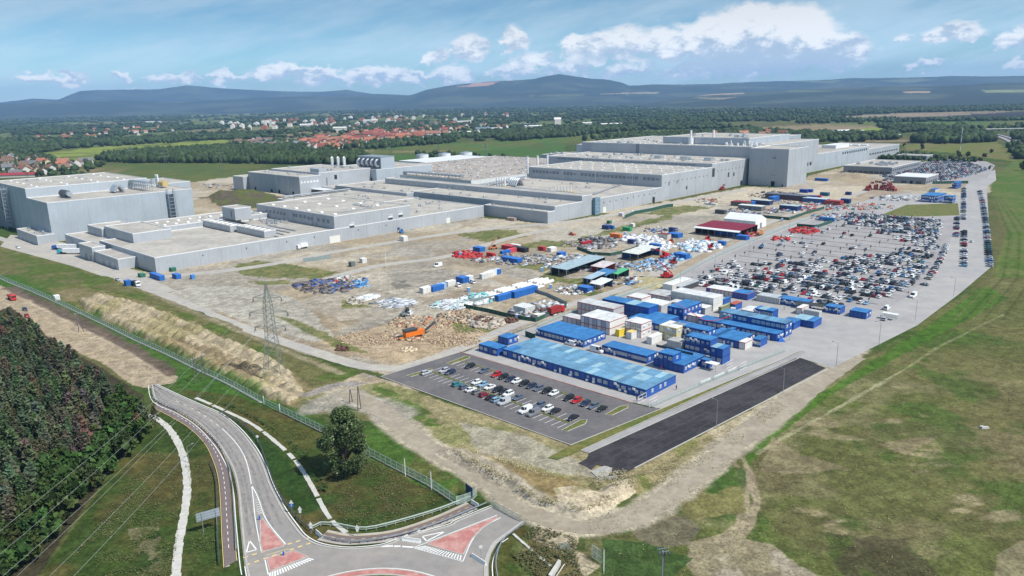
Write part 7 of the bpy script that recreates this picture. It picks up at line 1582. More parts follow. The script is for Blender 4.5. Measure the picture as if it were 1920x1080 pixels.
for a in ((610, 538, 56, 13, 330, DARK + [(.06, .12, .35), (.22, .16, .13)], 'dark steel beams and formwork stacked on the bare ground at the left', (1.5, 5), 1.6), (650, 528, 34, 9, 90, MIXC + [(.5, .4, .1)], 'mixed blue, yellow and grey goods at the top of the steel stacks', (1, 3.5), 2), (672, 533, 22, 6, 60, BLUS, 'blue wrapped goods right of the steel stacks', (1, 4), 1.4),
          (665, 567, 18, 5, 34, [(.5, .45, .36), (.42, .38, .32)], 'rows of pallet collars behind the dirt road', (1.5, 3), 1.5), (690, 558, 18, 4, 46, WHITE, 'white beams laid out beside the pallets', (3, 7), .6), (740, 569, 36, 8, 130, WHITE + STEEL[:2], 'white and silver beams laid on the grass', (2, 7), .8), (845, 572, 36, 9, 170, WHITE + [(.3, .5, .5)], 'white beams and pale green bundles outside the fenced compound', (2, 6), 1.2),
          (890, 562, 34, 10, 110, WHITE + [(.2, .5, .5)], 'white and turquoise bundles left of the fenced compound', (1, 5), 1.4), (1030, 572, 30, 7, 80, WHITE, 'white sacks and sheets in the fenced compound', (1, 2.6), 1.0), (1000, 585, 50, 12, 190, STEEL + [(.6, .6, .58)], 'grey metalwork strewn over the fenced compound', (1, 4), 1.0),
          (1020, 584, 22, 4, 60, RUST + DARK, 'rusty reinforcement in the fenced compound', (1, 3.5), 1.0), (875, 478, 26, 8, 120, REDS, 'bright red scaffold parts by the gravel road', (1.5, 4), 1.4), (972, 487, 60, 11, 330, STEEL, 'silver scrap metal round the long blue pair', (.8, 3), 1.5), (905, 487, 22, 6, 60, REDS + STEEL, 'red and grey parts left of the scrap metal', (1, 3), 1.0), (1078, 495, 60, 17, 520, STEEL + [(.6, .62, .64), (.3, .35, .45)], 'big silver scrap heap in the middle of the yards', (.8, 3.4), 1.8),
          (1120, 457, 40, 12, 300, DARK + STEEL, 'dark scaffold tubes inside the green fenced pound', (1, 4), 1.8), (1078, 459, 26, 6, 90, [(.35, .3, .25), (.25, .22, .2)], 'brownish pallets behind the green fenced pound', (1, 3), 1.2), (1200, 501, 66, 9, 260, STEEL + BLUS[1:], 'grey blue steel lattice parts below the white roofed shed', (1, 4), 1.2), (1225, 495, 24, 8, 130, BLUS, 'pale blue steelwork beside the red crane', (1, 4), 1.8), (1170, 528, 30, 8, 90, STEEL + BLUS, 'grey and blue goods right of the green roof', (1, 3), 1.4),
          (1075, 545, 34, 8, 130, STEEL + WHITE, 'scattered scrap on the grass island', (.8, 3), 1.0), (1240, 432, 34, 6, 110, MIXC, 'red and black machines behind the blue containers', (1, 3), 1.4), (1335, 372, 22, 3, 40, [(.4, .35, .3)], 'spoil stones near the white tent', (.8, 2), .8), (1420, 396, 60, 6, 220, MIXC, 'mixed goods between the sheds of the upper yard', (1, 4), 1.8), (1450, 366, 50, 6, 220, STEEL + DARK, 'dark goods behind the upper yard sheds', (1, 5), 1.5), (1530, 388, 60, 9, 300, MIXC + REDS, 'crowded machines at the right of the upper yard', (1, 4), 2),
          (1330, 377, 30, 4, 60, [(.3, .12, .1), (.4, .4, .4)], 'reddish steel left of the upper yard', (1, 4), .8), (1480, 378, 60, 5, 160, MIXC, 'goods in front of the long dark shed', (1, 3), 1.5), (1560, 408, 40, 7, 150, MIXC + [(.1, .2, .16)], 'clutter behind the car park fence', (1, 4), 2), (1620, 388, 60, 6, 230, [(.55, .12, .05), (.6, .5, .45), (.1, .2, .18), (.4, .42, .45)], 'orange and grey goods lined up beside the car park', (1, 3), 1.4), (1680, 372, 50, 5, 160, WHITE + STEEL, 'pale goods along the track beyond the car park', (1, 4), 1.4), (1508, 433, 28, 6, 90, REDS, 'bright red heap against the car park fence', (2, 5), 1.8), (1465, 449, 16, 4, 30, REDS, 'smaller red heap by the car park fence', (2, 4), 1.2),
          (1400, 441, 22, 4, 40, REDS, 'red steel parts right of the red roofed shed', (2, 5), 1.2), (1090, 480, 100, 4, 60, STEEL, 'loose metal in the yard lanes', (1, 2), .5), (765, 632, 24, 8, 160, WOOD + [(.6, .55, .5), (.5, .12, .08)], 'broken timber with red and white scraps', (.6, 2.4), .8), (690, 636, 58, 13, 330, WOOD, 'scattered broken boards left of the orange shredder', (.5, 2.2), .3), (790, 606, 60, 12, 380, WOOD + [(.45, .2, .12)], 'broken pallets behind the orange shredder', (.5, 2.2), .4), (860, 595, 40, 12, 420, WOOD + [(.4, .35, .28)], 'heap of grey brown timber under the beams', (.6, 2.6), 1.6),
          (912, 606, 34, 11, 320, [(.5, .45, .38), (.4, .34, .28)], 'pale timber heap left of the rusty mesh', (.6, 3), 1.8), (903, 603, 17, 6, 150, RUST, 'round heap of rusty reinforcing mesh', (.8, 3), 2.2), (953, 602, 15, 3.4, 90, RUST, 'second lower heap of rusty reinforcing steel', (.8, 3), 1.2), (640, 655, 12, 4, 70, RUST, 'dark heap of burnt scrap beside the service road', (.6, 2), 1.4), (767, 656, 15, 5, 110, [(.62, .5, .34), (.68, .58, .42)], 'pale chip heap below the orange shredder', (.5, 1.6), .8), (850, 640, 50, 10, 420, WOOD, 'broken boards right of the orange shredder', (.4, 1.8), .4), (820, 622, 100, 20, 520, WOOD, 'loose boards strewn over the timber yard', (.4, 1.2), .08),
          (440, 372, 26, 4, 60, WHITE, 'white panels laid out beyond the near halls', (2, 6), .6), (410, 348, 40, 5, 60, STEEL, 'goods on the far bare ground behind the near halls', (2, 5), .8), (1140, 395, 90, 1.5, 30, WHITE, 'white rubble along the foot of the wall', (1, 2), .4), (1300, 358, 14, 2, 12, WHITE, 'white tarpaulin bundles by the front wall', (2, 5), 1)):
    k = dict(s=a[7], h=a[8]); (k.update(thin=.09, orient=GA + .06) if a[7][1] >= 6 else None); (k.update(s=(.4, 1.5)) if a[5] is WOOD else None); heap(*a[:7], **k)
heap(1225, 462, 34, 9, 0 + 110, WHITE, 'white wrapped stacks left of the dark red roofed shed', (1.5, 3.6), 1.2, flat=True, orient=GA, name='wrapped_stacks'); heap(1195, 449, 38, 7, 90, WHITE, 'white wrapped stacks behind the pound', (1.5, 4), 1.2, flat=True, orient=GA, name='wrapped_stacks'); heap(1305, 462, 40, 10, 150, WHITE + [(.3, .5, .65)], 'white and pale blue wrapped stacks in the middle yard', (1.5, 4), 1.4, flat=True, orient=GA, name='wrapped_stacks'); heap(1262, 482, 26, 6, 60, BLUS[:2], 'blue tarpaulin covered stacks beside the open fronted workshop', (1.5, 4), 1.4, flat=True, orient=GA, name='wrapped_stacks')
bm_ = {}
for i in range(34):
    k = i % 3; me = shared('beam%d' % k, lambda: (lambda mb: (mb.box(-.35, .35, 0, 9 + 1.5 * k, .15, .85), mb.box(-.15, .15, .02, 8.9 + 1.5 * k, .851, 1.1), mb.mesh('beam', M['white_metal']))[-1])(MB()))
    q = P(892, 556) + BX * (i % 9) * 1.75 + AX * (rnd.uniform(-1, 1) + (i // 9) * 13.5)
    tag(link('concrete_beam', me, None, q, GZ + rnd.uniform(-.03, .03)), 'long white concrete beam in the parallel rows behind the blue containers', 'beam', 'concrete beams behind the fenced compound')
# green screened pound
mat('screen_green', (.025, .085, .06), rough=.8, var=.2, scale=.4); mat('screen_grey', (.22, .27, .27), rough=.7, var=.15)
def screen(label, pts, h=2.0, m='screen_green', step=3.0, name='screen_fence', closed=False):
    t = thing(name, label, 'fence'); c = []
    q = PP(pts)
    for a, b in zip(q, q[1:]): n = max(1, round((b - a).length / step)); c += [(a.lerp(b, i / n), a.lerp(b, (i + 1) / n)) for i in range(n)]
    for i, (a, b) in enumerate(c[:280]):
        d = (b - a).normalized(); nn = Vector((-d.y, d.x, 0)) * .04; mb = MB(); a2, b2 = a + d * .05, b - d * .05; mb.hexa([a2 - nn, b2 - nn, b2 + nn, a2 + nn], [v + Vector((0, 0, h)) for v in (a2 - nn, b2 - nn, b2 + nn, a2 + nn)]); mb.build('panel', M[m], t)
        mb = MB(); mb.box(a.x - .05, a.x + .05, a.y - .05, a.y + .05, 0, h + .15); mb.build('post', M['galvanised'], t)
    return t
screen('dark green screen fence round the scaffold pound', [(1082, 467), (1110, 478), (1145, 480), (1172, 474), (1195, 466), (1193, 463)]); screen('green screen fence on the roadside of the fenced compound', [(870, 577), (925, 588), (960, 597), (1005, 604), (1062, 577), (1063, 570)]); screen('grey green screen fence on the back of the fenced compound', [(877, 568), (925, 560), (960, 554), (1000, 547), (1028, 556), (1062, 572)], 1.8, 'screen_grey')
screen('curving dark green screen fence on the grass below the front wall', [(1171, 410), (1190, 402), (1222, 396), (1250, 389), (1262, 388)], 3); screen('green screen fence in front of the dark blue walled workshop', [(1425, 408), (1480, 413), (1510, 402), (1545, 392)], 2.4); screen('short dark green fence left of the wide blue office block', [(985, 630), (1004, 637)], 2.4); screen('dark glassy screens standing in a row on the bare ground', [(569, 492), (600, 488), (620, 484)], 2.6, 'screen_grey')
screen('green screen fence beyond the gatehouse and far car park', [(1748, 345), (1815, 344)], 3); screen('green screen fence behind the red heap by the car park', [(1494, 425), (1530, 428), (1560, 418)], 2.4)
# vehicles and machines
def lorry(label, px_, rz, cab, bed, kind='tipper', L=8.5, cat_='lorry'):
    t = thing('lorry', label, cat_, P(*px_), rz); mb = MB(); mb.box(-1.2, 1.2, L / 2 - 2.2, L / 2, .6, 2.9); mb.hexa([(-1.15, L / 2 - 2.1, 2.9), (1.15, L / 2 - 2.1, 2.9), (1.15, L / 2 - .3, 2.9), (-1.15, L / 2 - .3, 2.9)], [(-1.0, L / 2 - 2.0, 3.3), (1.0, L / 2 - 2.0, 3.3), (1.0, L / 2 - .7, 3.3), (-1.0, L / 2 - .7, 3.3)]); setc(mb.build('cab', M['car_paint'], t), cab)
    pbox(t, 'windscreen', -1.05, 1.05, L / 2 + .005, L / 2 + .04, 1.9, 2.75, M['car_glass'])
    mb = MB()
    if kind == 'tipper': mb.hexa([(-1.15, -L / 2, 1.1), (1.15, -L / 2, 1.1), (1.15, L / 2 - 2.5, 1.1), (-1.15, L / 2 - 2.5, 1.1)], [(-1.3, -L / 2 - .3, 2.6), (1.3, -L / 2 - .3, 2.6), (1.3, L / 2 - 2.4, 2.9), (-1.3, L / 2 - 2.4, 2.9)])
    elif kind == 'box': mb.box(-1.25, 1.25, -L / 2, L / 2 - 2.4, 1.1, 3.8)
    else: mb.box(-1.25, 1.25, -L / 2, L / 2 - 2.4, 1.1, 1.5)
    setc(mb.build('load_bed', M['box_paint'], t), bed); pbox(t, 'chassis', -.5, .5, -L / 2, L / 2 - .3, .6, 1.08, M['dark_steel'])
    for s in (-1, 1):
        for y in (L / 2 - 1.2, -L / 2 + 2.6, -L / 2 + 1.2): mb = MB(); wheel(mb, s * 1.05, y, s, .5); mb.build('wheel', M['tyre'], t)
    return t
lorry('tipper lorry with a white cab and dark body by the works entrance', (255, 536), BZ, (.7, .7, .7), (.03, .03, .05)); lorry('red tipper lorry on the dirt road above the pine wood', (23, 562), BZ, (.5, .03, .03), (.35, .05, .03)); lorry('red flat lorry with a white roof beside the fenced compound', (1043, 588), AZ, (.5, .02, .03), (.3, .03, .03), 'box', 10)
lorry('white crane lorry in the camp between blue rows', (1374, 592), AZ + .5, (.7, .7, .7), (.5, .2, .2), 'flat', 8); lorry('orange dumper below the dark red roofed shed', (1425, 441), AZ, (.6, .25, .08), (.5, .22, .1), 'tipper', 7, 'dumper'); lorry('white box lorry at the pale door of the near hall', (567, 466), AZ + math.pi, (.7, .7, .7), (.7, .7, .7), 'box', 8)
for (x, y, lb, c) in ((125, 476, 'blue cabbed articulated lorry with a white trailer, the nearer of two at the dock', (.05, .35, .45)), (115, 468, 'dark blue cabbed articulated lorry with a white trailer, behind the nearer one', (.03, .1, .35))):
    t = lorry(lb, (x - 8, y), GA + math.pi / 2 + .25 + math.pi / 2 - math.pi / 2, c, (.02, .02, .02), 'flat', 6.5); t.rotation_euler = (0, 0, R(82)); pbox(t, 'trailer', -1.25, 1.25, -17, -1.2, 1.2, 4.0, M['tarp_white'])
    for k in range(3):
        for s in (-1, 1): mb = MB(); wheel(mb, s * 1.05, -15.5 + k * 1.3, s, .5); mb.build('wheel', M['tyre'], t)
def telehandler(label, px_, rz, c, reach=10, up=.9, cat_='crane', s=1.0):
    t = thing('mobile_crane', label, cat_, P(*px_), rz); mb = MB(); mb.box(-1.2, 1.2, -2.8, 2.8, .6, 1.7); mb.box(-1.3, -.2, -.8, 1.2, 1.7, 2.8); setc(mb.build('chassis', M['car_paint'], t), c); pbox(t, 'cab', .2, 1.2, -.2, 1.4, 1.7, 3.1, M['car_glass'])
    mb = MB(); mb.bar((0, -2.2, 2.2), (0, -2.2 + reach * math.cos(up), 2.2 + reach * math.sin(up)), .38, r2=.25); setc(mb.build('boom', M['car_paint'], t), c)
    mb = MB(); e = Vector((0, -2.2 + reach * math.cos(up), 2.2 + reach * math.sin(up))); mb.box(-.9, .9, e.y, e.y + 1.2, e.z - 1.0, e.z + .1); mb.build('work_head', M['dark_steel'], t)
    for q in (-1, 1):
        for y in (-1.9, 1.9): mb = MB(); wheel(mb, q * 1.2, y, q, .62); mb.build('wheel', M['tyre'], t)
    t.scale = (s,) * 3; return t
telehandler('red mobile crane with a raised boom on the dirt crossing', (1250, 521), AZ + 2.3, (.5, .02, .025), 9, .75, s=1.25); telehandler('red crane with a low boom beside the blue steelwork', (1248, 484), AZ + 2.6, (.5, .02, .025), 10, .35, s=1.2); telehandler('dark red telehandler facing the pale blue steelwork', (1262, 495), AZ, (.28, .02, .03), 4, .5); telehandler('orange and white telehandler behind the red scaffold parts', (925, 467), AZ - .4, (.6, .22, .1), 8, .8)
telehandler('brown excavator right of the dark red roofed shed', (1403, 441), AZ, (.3, .12, .08), 4, .3, 'excavator', 1.3); telehandler('red telehandler in the wrapped stacks', (1326, 452), AZ, (.5, .03, .02), 4, .4, 'telehandler'); telehandler('red machine with a short boom left of the wrapped stacks', (1258, 455 + 0), AZ, (.5, .05, .03), 4, .6, 'telehandler', .8); telehandler('red telehandler at the foot of the long front wall', (1354, 356), AZ, (.42, .03, .03), 5, .5, 'telehandler', 1.2)
telehandler('grey tractor beside the white van above the timber heaps', (761, 592), AZ, (.2, .22, .22), 3, .6, 'tractor'); telehandler('blue lifting platform below the windowed tall hall', (753, 437), AZ + 1.2, (.04, .2, .5), 9, .12, 'lift'); telehandler('red handler left of the upper blue offices', (1332, 497 - 30), AZ, (.45, .03, .03), 4, .4, 'telehandler')
for k, (x, y) in enumerate(((1628, 357), (1642, 355), (1655, 356), (1668, 352), (1672, 358))):
    telehandler(['leftmost', 'second', 'middle', 'fourth', 'rightmost'][k] + ' of five red machines lined up on the bare ground below the sand heaps', (x, y), AZ + .3 * k, (.32, .03, .03), 8, .3, 'machine', 1.7)
t = thing('shredder', 'orange timber shredder on tracks with a long dark conveyor', 'shredder', P(776, 633), AZ - .2 - math.pi); mb = MB(); mb.hexa([(-1.4, -4.5, 1.2), (1.4, -4.5, 1.2), (1.4, 4.5, 1.2), (-1.4, 4.5, 1.2)], [(-1.5, -4.7, 3.2), (1.5, -4.7, 3.2), (1.5, 4.5, 3.2), (-1.5, 4.5, 3.2)]); setc(mb.build('body', M['box_paint'], t), (.72, .18, .02))
mb = MB(); mb.hexa([(-1.3, -1, 3.2), (1.3, -1, 3.2), (1.3, 4.4, 3.2), (-1.3, 4.4, 3.2)], [(-1.7, -1.4, 4.3), (1.7, -1.4, 4.3), (1.7, 4.8, 4.3), (-1.7, 4.8, 4.3)]); mb.build('hopper', M['dark_steel'], t); mb = MB(); mb.bar((0, -4.5, 1.6), (0, -11, 5.2), .55); mb.build('conveyor', M['dark_steel'], t); pbox(t, 'drawbar', -.5, .5, 4.6, 7, .8, 1.2, M['box_paint']).color = (.7, .2, .03, 1)
for q in (-1, 1):
    for y in (-2.6, -1.4, 2.6): mb = MB(); wheel(mb, q * 1.25, y, q, .55); mb.build('wheel', M['tyre'], t)
for i, (x, y) in enumerate(((902 - 25 + 0, 478), (863, 479), (1028 - 143, 480 + 0), (1016, 509), (878 + 0, 547), (1032, 541), (969, 598), (1255 - 83, 441), (1432, 418), (1419 + 47, 415), (1348, 447 + 0), (872, 482))):
    if i in (0, 2, 10, 11): continue
    t = thing('portable_toilet', ['', 'pale blue portable toilet beside the red scaffold parts', '', 'blue portable toilet in front of the big scrap heap', 'white and blue portable toilet left of the fenced compound', 'blue portable toilet at the left of the grass island', 'blue portable toilet beside the rusty steel heap', 'pale green portable toilet behind the wrapped stacks', 'pale blue tented booth right of the white tent', 'pale blue portable toilet right of the tented booth'][i], 'portable toilet', P(x, y), GZ)
    o = pbox(t, 'cabin', -.65, .65, -.65, .65, 0, 2.2, M['box_paint']); setc(o, (.06, .25, .55)); o = pbox(t, 'roof', -.7, .7, -.7, .7, 2.2, 2.4, M['white_metal']); pbox(t, 'door', -.5, .5, -.7, -.66, .1, 2.0, M['white_metal'])
# ------------------------------------------------------------------ fences, rails, poles
mw = bpy.data.materials.new('wire_mesh'); mw.use_nodes = True; N = NT(mw.node_tree); b = N.n['Principled BSDF']; b.inputs['Base Color'].default_value = (.45, .55, .50, 1); b.inputs['Roughness'].default_value = .5
tr_ = N.new('ShaderNodeBsdfTransparent'); mx_ = N.new('ShaderNodeMixShader'); geo = N.new('ShaderNodeNewGeometry'); wv_ = N.noise(geo.outputs['Position'], 9, 2, .5); mx_.inputs[0].default_value = .24
N.link(tr_.outputs[0], mx_.inputs[1]); N.link(b.outputs[0], mx_.inputs[2]); N.link(mx_.outputs[0], N.n['Material Output'].inputs['Surface']); M['wire_mesh'] = mw
mat('fence_green', (.44, .51, .47), rough=.5, var=.08)
def wire_fence(label, pts, h=2.0, step=2.6, foot=None, name='wire_fence', m='fence_green', z0=0.0, rails=(.1, 1.0, 1.9)):
    t = thing(name, label, 'fence'); c = resample(cat(PP(pts), 8), step); c = c[:281]; pm = None
    for a, b in zip(c, c[1:]):
        d = (b - a); L = d.length; ang = math.atan2(d.y, d.x); pmesh = shared('wp%.1f_%.1f' % (h, step), lambda: wp(h, step)); link('mesh_panel', pmesh, t, (a.x, a.y, z0), ang); link('post', boxmesh('fp%.1f' % h, .09, .09, h + .1, M[m]), t, (a.x, a.y, z0), ang)
    if foot: mb = MB(); kerb(mb, c, foot, 0, .12 + z0); mb.build('footing', M['kerb_stone'], t)
    return t
def wp(h, step):
    mb = MB(); mb.box(.06, step - .06, -.012, .012, .12, h - .05, 0)
    for z in (.12, h * .5, h - .06): mb.box(.05, step - .05, -.03, .03, z, z + .06, 1)
    return mb.mesh('mesh_panel', [M['wire_mesh'], M['fence_green' if h > 1.9 else 'galvanised']])
fp1 = [(-60, 487), (0, 522), (60, 547), (105, 567), (150, 588), (200, 612), (250, 637), (310, 664), (375, 696), (430, 722), (495, 758)]
wire_fence('long pale green wire fence between the sandy berm and the grass verge', fp1, 2.4, 2.6, .9); wire_fence('pale green wire fence from the gate past the lone tree to the roundabout', [(525, 772), (605, 811), (685, 850), (740, 879), (800, 909), (850, 942), (856, 948)], 2.4, 2.6, .3)
wire_fence('short wire fence between the long fence and the blue board', [(856, 947), (885, 938), (897, 926)], 2.4, 2.4); t = thing('fence_gate', 'pale two leaf wire gate in the long fence', 'gate', P(495, 758)); q = P(525, 773) - P(495, 758); ang = math.atan2(q.y, q.x)
for k in range(2): o = link('gate_leaf', wp(2.2, q.length / 2), t, (q.x * k / 2, q.y * k / 2, .1), ang)
for k in (0, 1): pbox(t, 'gate_post', q.x * k - .12, q.x * k + .12, q.y * k - .12, q.y * k + .12, 0, 3.0, M['white_metal'])
wire_fence('tall fence panel at the far side of the dirt gap, beside the floodlight mast', [(1110, 1045), (1131, 1060)], 3.2, 1.6); wire_fence('loose mesh fence panel lying in the dirt gap', [(1050, 1030), (1072, 1032)], 1.6, 2.2)
wire_fence('wire fence closing the end of the roundabout exit', [(922, 950), (985, 983)], 1.8, 2.6, None, 'wire_fence'); wire_fence('low wire fence along the big car park and the camp road', [(1010, 614), (1060, 592), (1130, 568), (1200, 545), (1258, 527), (1335, 486), (1420, 449), (1520, 410), (1610, 380)], 1.8, 2.6)
wire_fence('wire fence between the paved yard and the grass strip', [(1222, 764), (1300, 730), (1400, 688), (1480, 656)], 1.4, 2.6)
def guardrail(label, pts, m='galvanised', h=.75, step=2.0, two=False, posts='dark_steel'):
    t = thing('guardrail', label, 'guardrail'); c = resample(cat(PP(pts), 8), step)[:200]; mb = MB()
    for a, b in zip(c, c[1:]): mb.bar(a + Vector((0, 0, h)), b + Vector((0, 0, h)), .15)
    mb.build('rail', M[m], t)
    if two:
        mb = MB()
        for a, b in zip(c, c[1:]): mb.bar(a + Vector((0, 0, h * .5)), b + Vector((0, 0, h * .5)), .06)
        mb.build('lower_rail', M[m], t)
    for p in c: o = link('post', boxmesh('gp%s%.1f' % (posts, h), .12, .12, h, M[posts]), t, (p.x, p.y, 0))
GR = [(412, 776), (447, 793), (480, 823), (495, 856), (510, 900), (525, 932), (540, 952), (558, 975), (585, 999)]
guardrail('dark guardrail on the outer side of the approach road', GR, 'dark_steel'); guardrail('dark guardrail between the approach road and the cycle path', [(285, 748), (300, 757), (335, 773), (372, 797), (407, 832), (425, 864), (435, 907), (440, 970), (444, 1040)], 'galvanised'); guardrail('thin railing along the outer side of the cycle path', [(395, 870), (405, 900), (408, 950), (408, 1000), (412, 1062)], 'dark_steel', .9)
guardrail('silver guardrail between the exit lane and its cycle path', [(602, 1009), (640, 1017), (670, 1019), (740, 1009), (820, 985), (917, 945)]); guardrail('pale green handrail above the cycle path of the exit', [(586, 994), (604, 986), (640, 990), (672, 996), (715, 991), (820, 961), (895, 931)], 'fence_green', 1.1, 2.4, True, 'fence_green'); guardrail('silver guardrail on the right side of the roundabout exit', [(985, 982), (962, 1000), (945, 1014), (935, 1034), (930, 1060), (934, 1090)])
for (a, b, lb) in (((754, 1013), (789, 1018), 'white concrete barrier across the entry lane, beside a round sign'), ((885, 1044), (911, 1061), 'white concrete barrier across the exit lane, below the red island'), ((884, 943), (897, 951), 'short white concrete barrier at the closed end of the cycle path'), ((593, 999), (604, 1009), 'short white concrete barrier where the cycle path meets the roundabout')):
    t = thing('concrete_barrier', lb, 'barrier', P(*a)); q = P(*b) - P(*a); L = q.length; t.rotation_euler = (0, 0, math.atan2(q.y, q.x)); mb = MB(); mb.hexa([(0, -.32, .05), (L, -.32, .05), (L, .32, .05), (0, .32, .05)], [(0, -.12, .5), (L, -.12, .5), (L, .12, .5), (0, .12, .5)]); mb.hexa([(0, -.119, .5), (L, -.119, .5), (L, .119, .5), (0, .119, .5)], [(0, -.08, 1.0), (L, -.08, 1.0), (L, .08, 1.0), (0, .08, 1.0)]); mb.build('barrier_body', M['white_paint'], t)
    for x in (L * .25, L * .7): pbox(t, 'foot', x, x + .3, -.36, .36, .05, .12, M['kerb_stone'])
mat('sign_blue', (.03, .16, .50), rough=.4, var=0); mat('sign_red', (.6, .03, .03), rough=.4, var=0); mat('sign_back', (.45, .52, .58), rough=.4, metal=.5, var=.05); mat('board_navy', (.02, .05, .14), rough=.5, var=.1)
def sign(label, px_, h, kind, cat_='road sign'):
    t = thing('road_sign', label, cat_, P(*px_, .05)); mb = MB(); mb.cyl(0, 0, 0, h, .05, 6); mb.build('post', M['galvanised'], t); mb = MB()
    if kind == 'tri+blue':
        mb.hexa([(-.55, -.08, h - .3), (.55, -.08, h - .3), (.55, -.05, h - .3), (-.55, -.05, h - .3)], [(-.02, -.08, h + .7), (.02, -.08, h + .7), (.02, -.05, h + .7), (-.02, -.05, h + .7)]); mb.build('warning_plate', M['white_paint'], t); pbox(t, 'blue_plate', -.45, .45, -.08, -.05, h - 1.25, h - .35, M['sign_blue'])
        pbox(t, 'white_symbol', -.07, .07, -.1, -.082, h - 1.1, h - .5, M['white_paint'])
    elif kind == 'tri': mb.hexa([(-.55, -.08, h - .3), (.55, -.08, h - .3), (.55, -.05, h - .3), (-.55, -.05, h - .3)], [(-.02, -.08, h + .7), (.02, -.08, h + .7), (.02, -.05, h + .7), (-.02, -.05, h + .7)]); mb.build('warning_plate', M['white_paint'], t); pbox(t, 'lower_plate', -.3, .3, -.08, -.05, h - 1.1, h - .4, M['white_paint'])
    elif kind == 'round': mb.bar((0, -.05, h), (0, -.09, h), .45, k=14); mb.build('plate', M['white_paint'], t)
    elif kind == 'bollard': mb.box(-.2, .2, -.1, .1, .2, h); mb.build('plate', M['sign_blue'], t)
    return t
sign('blue square sign under a white triangle at the outer guardrail', (548, 962), 3.0, 'tri+blue'); sign('white arrow shaped sign on the grass behind the guardrail', (564, 973), 2.8, 'tri'); sign('white sign on the handrail at the start of the exit cycle path', (671, 1007), 2.6, 'tri'); sign('round white sign behind the guardrail on the bend', (484, 833), 2.6, 'round'); sign('round white sign beside the barrier of the entry lane', (787, 1016), 2.8, 'round'); sign('round white sign beside the barrier of the exit lane', (902, 1046), 2.8, 'round')
sign('keep right bollard on the tip of the upper red island', (487, 975), 1.1, 'bollard'); sign('keep right bollard on the lower red island', (532, 1042), 1.1, 'bollard'); sign('small sign post at the crossing beside the handrail', (584, 1001), 2.6, 'tri')
t = thing('billboard', 'grey back of a large direction board on two posts beside the cycle path', 'direction board', P(382, 1000)); q = P(402, 985) - P(382, 1000); t.rotation_euler = (0, 0, math.atan2(q.y, q.x) * .45); 
for x in (0, 3.2): mb = MB(); mb.cyl(x, 0, -.2, 5.4, .09, 6); mb.build('post', M['galvanised'], t)
pbox(t, 'board', -1.2, 4.2, .1, .18, 3.3, 5.5, M['sign_back'])
for z in (3.7, 4.4, 5.1): pbox(t, 'stiffener', -1.15, 4.15, .02, .095, z, z + .08, M['galvanised'])
t = thing('blue_board', 'dark blue slatted board standing at the end of the fence near the roundabout', 'board', P(880, 934)); q = Vector((math.cos(R(-25)), math.sin(R(-25)), 0)); t.rotation_euler = (0, 0, R(-55))
for k in range(5): pbox(t, 'slat', -1.6 + k * .66, -1.0 + k * .66, -.05, .05, .9, 3.6, M['board_navy'])
for x in (-1.5, 1.5): pbox(t, 'post', x, x + .1, .05, .15, 0, 3.7, M['galvanised'])
def lamp(label, px_, h, arm=2.0, dirn=None, m='galvanised'):
    t = thing('street_lamp', label, 'street lamp', P(*px_), GA + math.pi if dirn is None else dirn); mb = MB(); mb.cyl(0, 0, 0, h, .11, 6, r2=.07); mb.build('pole', M[m], t); mb = MB(); mb.bar((0, 0, h), (arm, 0, h + .25), .05); mb.build('arm', M[m], t); pbox(t, 'lantern', arm, arm + .8, -.16, .16, h + .15, h + .33, M[m])
lamp('street lamp halfway along the new black road', (1343, 803), 9.2, 1.6, GA + math.pi / 2); lamp('street lamp near the far end of the new black road', (1468, 738), 9, 1.6, GA + math.pi / 2); lamp('street lamp where the black road meets the pale paving', (1568, 686), 9, 1.6, GA + math.pi / 2); lamp('street lamp on the edge of the paving near the bus shelter', (1648, 645), 9, 1.6, GA + math.pi / 2); lamp('street lamp above the bus shelter at the meadow edge', (1716, 600), 9, 1.6, GA + math.pi / 2); lamp('street lamp on the curve of the paving further up', (1788, 555), 9, 1.6, GA + math.pi / 2)
lamp('small lamp on the grass beside the pale ditch', (354, 868), 5, 1.5, R(60)); lamp('thin lamp on the approach road median', (408, 832), 5, 1.0)
for i, (x, y) in enumerate(((1275, 540), (1340, 505), (1404, 480), (1530, 497), (1600, 520), (1660, 543), (1480, 430), (1560, 402), (1720, 470), (1690, 420), (1500, 560), (1570, 590), (1390, 545), (1880, 300), (1725, 400), (1700, 395), (1770, 398))): 
    lamp('tall lamp mast at the ' + ['left corner', 'left side, second', 'left side, third', 'centre left', 'centre', 'right of centre', 'upper left', 'upper left corner', 'right side', 'upper right', 'bottom edge by the blue row', 'bottom right by the cabins', 'bottom edge by the white row', 'end of the far road', 'grass plot right', 'grass plot left', 'grass plot far right'][i] + ' of the big car park', (x, y), 10, 1.2)
mat('timber_pole', (.12, .10, .085), rough=.9, var=.2)
def twin_pole(label, px_, h, rz=0):
    t = thing('timber_pole', label, 'power pole', P(*px_), rz)
    for s in (-1, 1): mb = MB(); mb.bar((s * 1.0, 0, -.2), (s * .12, 0, h), .17, k=6, r2=.12); mb.build('leg', M['timber_pole'], t)
    mb = MB(); mb.bar((-1.4, 0, h - .3), (1.4, 0, h - .3), .07); mb.build('crossarm', M['galvanised'], t)
    for x in (-1.2, 0, 1.2): mb = MB(); mb.cyl(x, 0, h - .25, h + .25, .07, 6); mb.build('insulator', M['white_metal'], t)
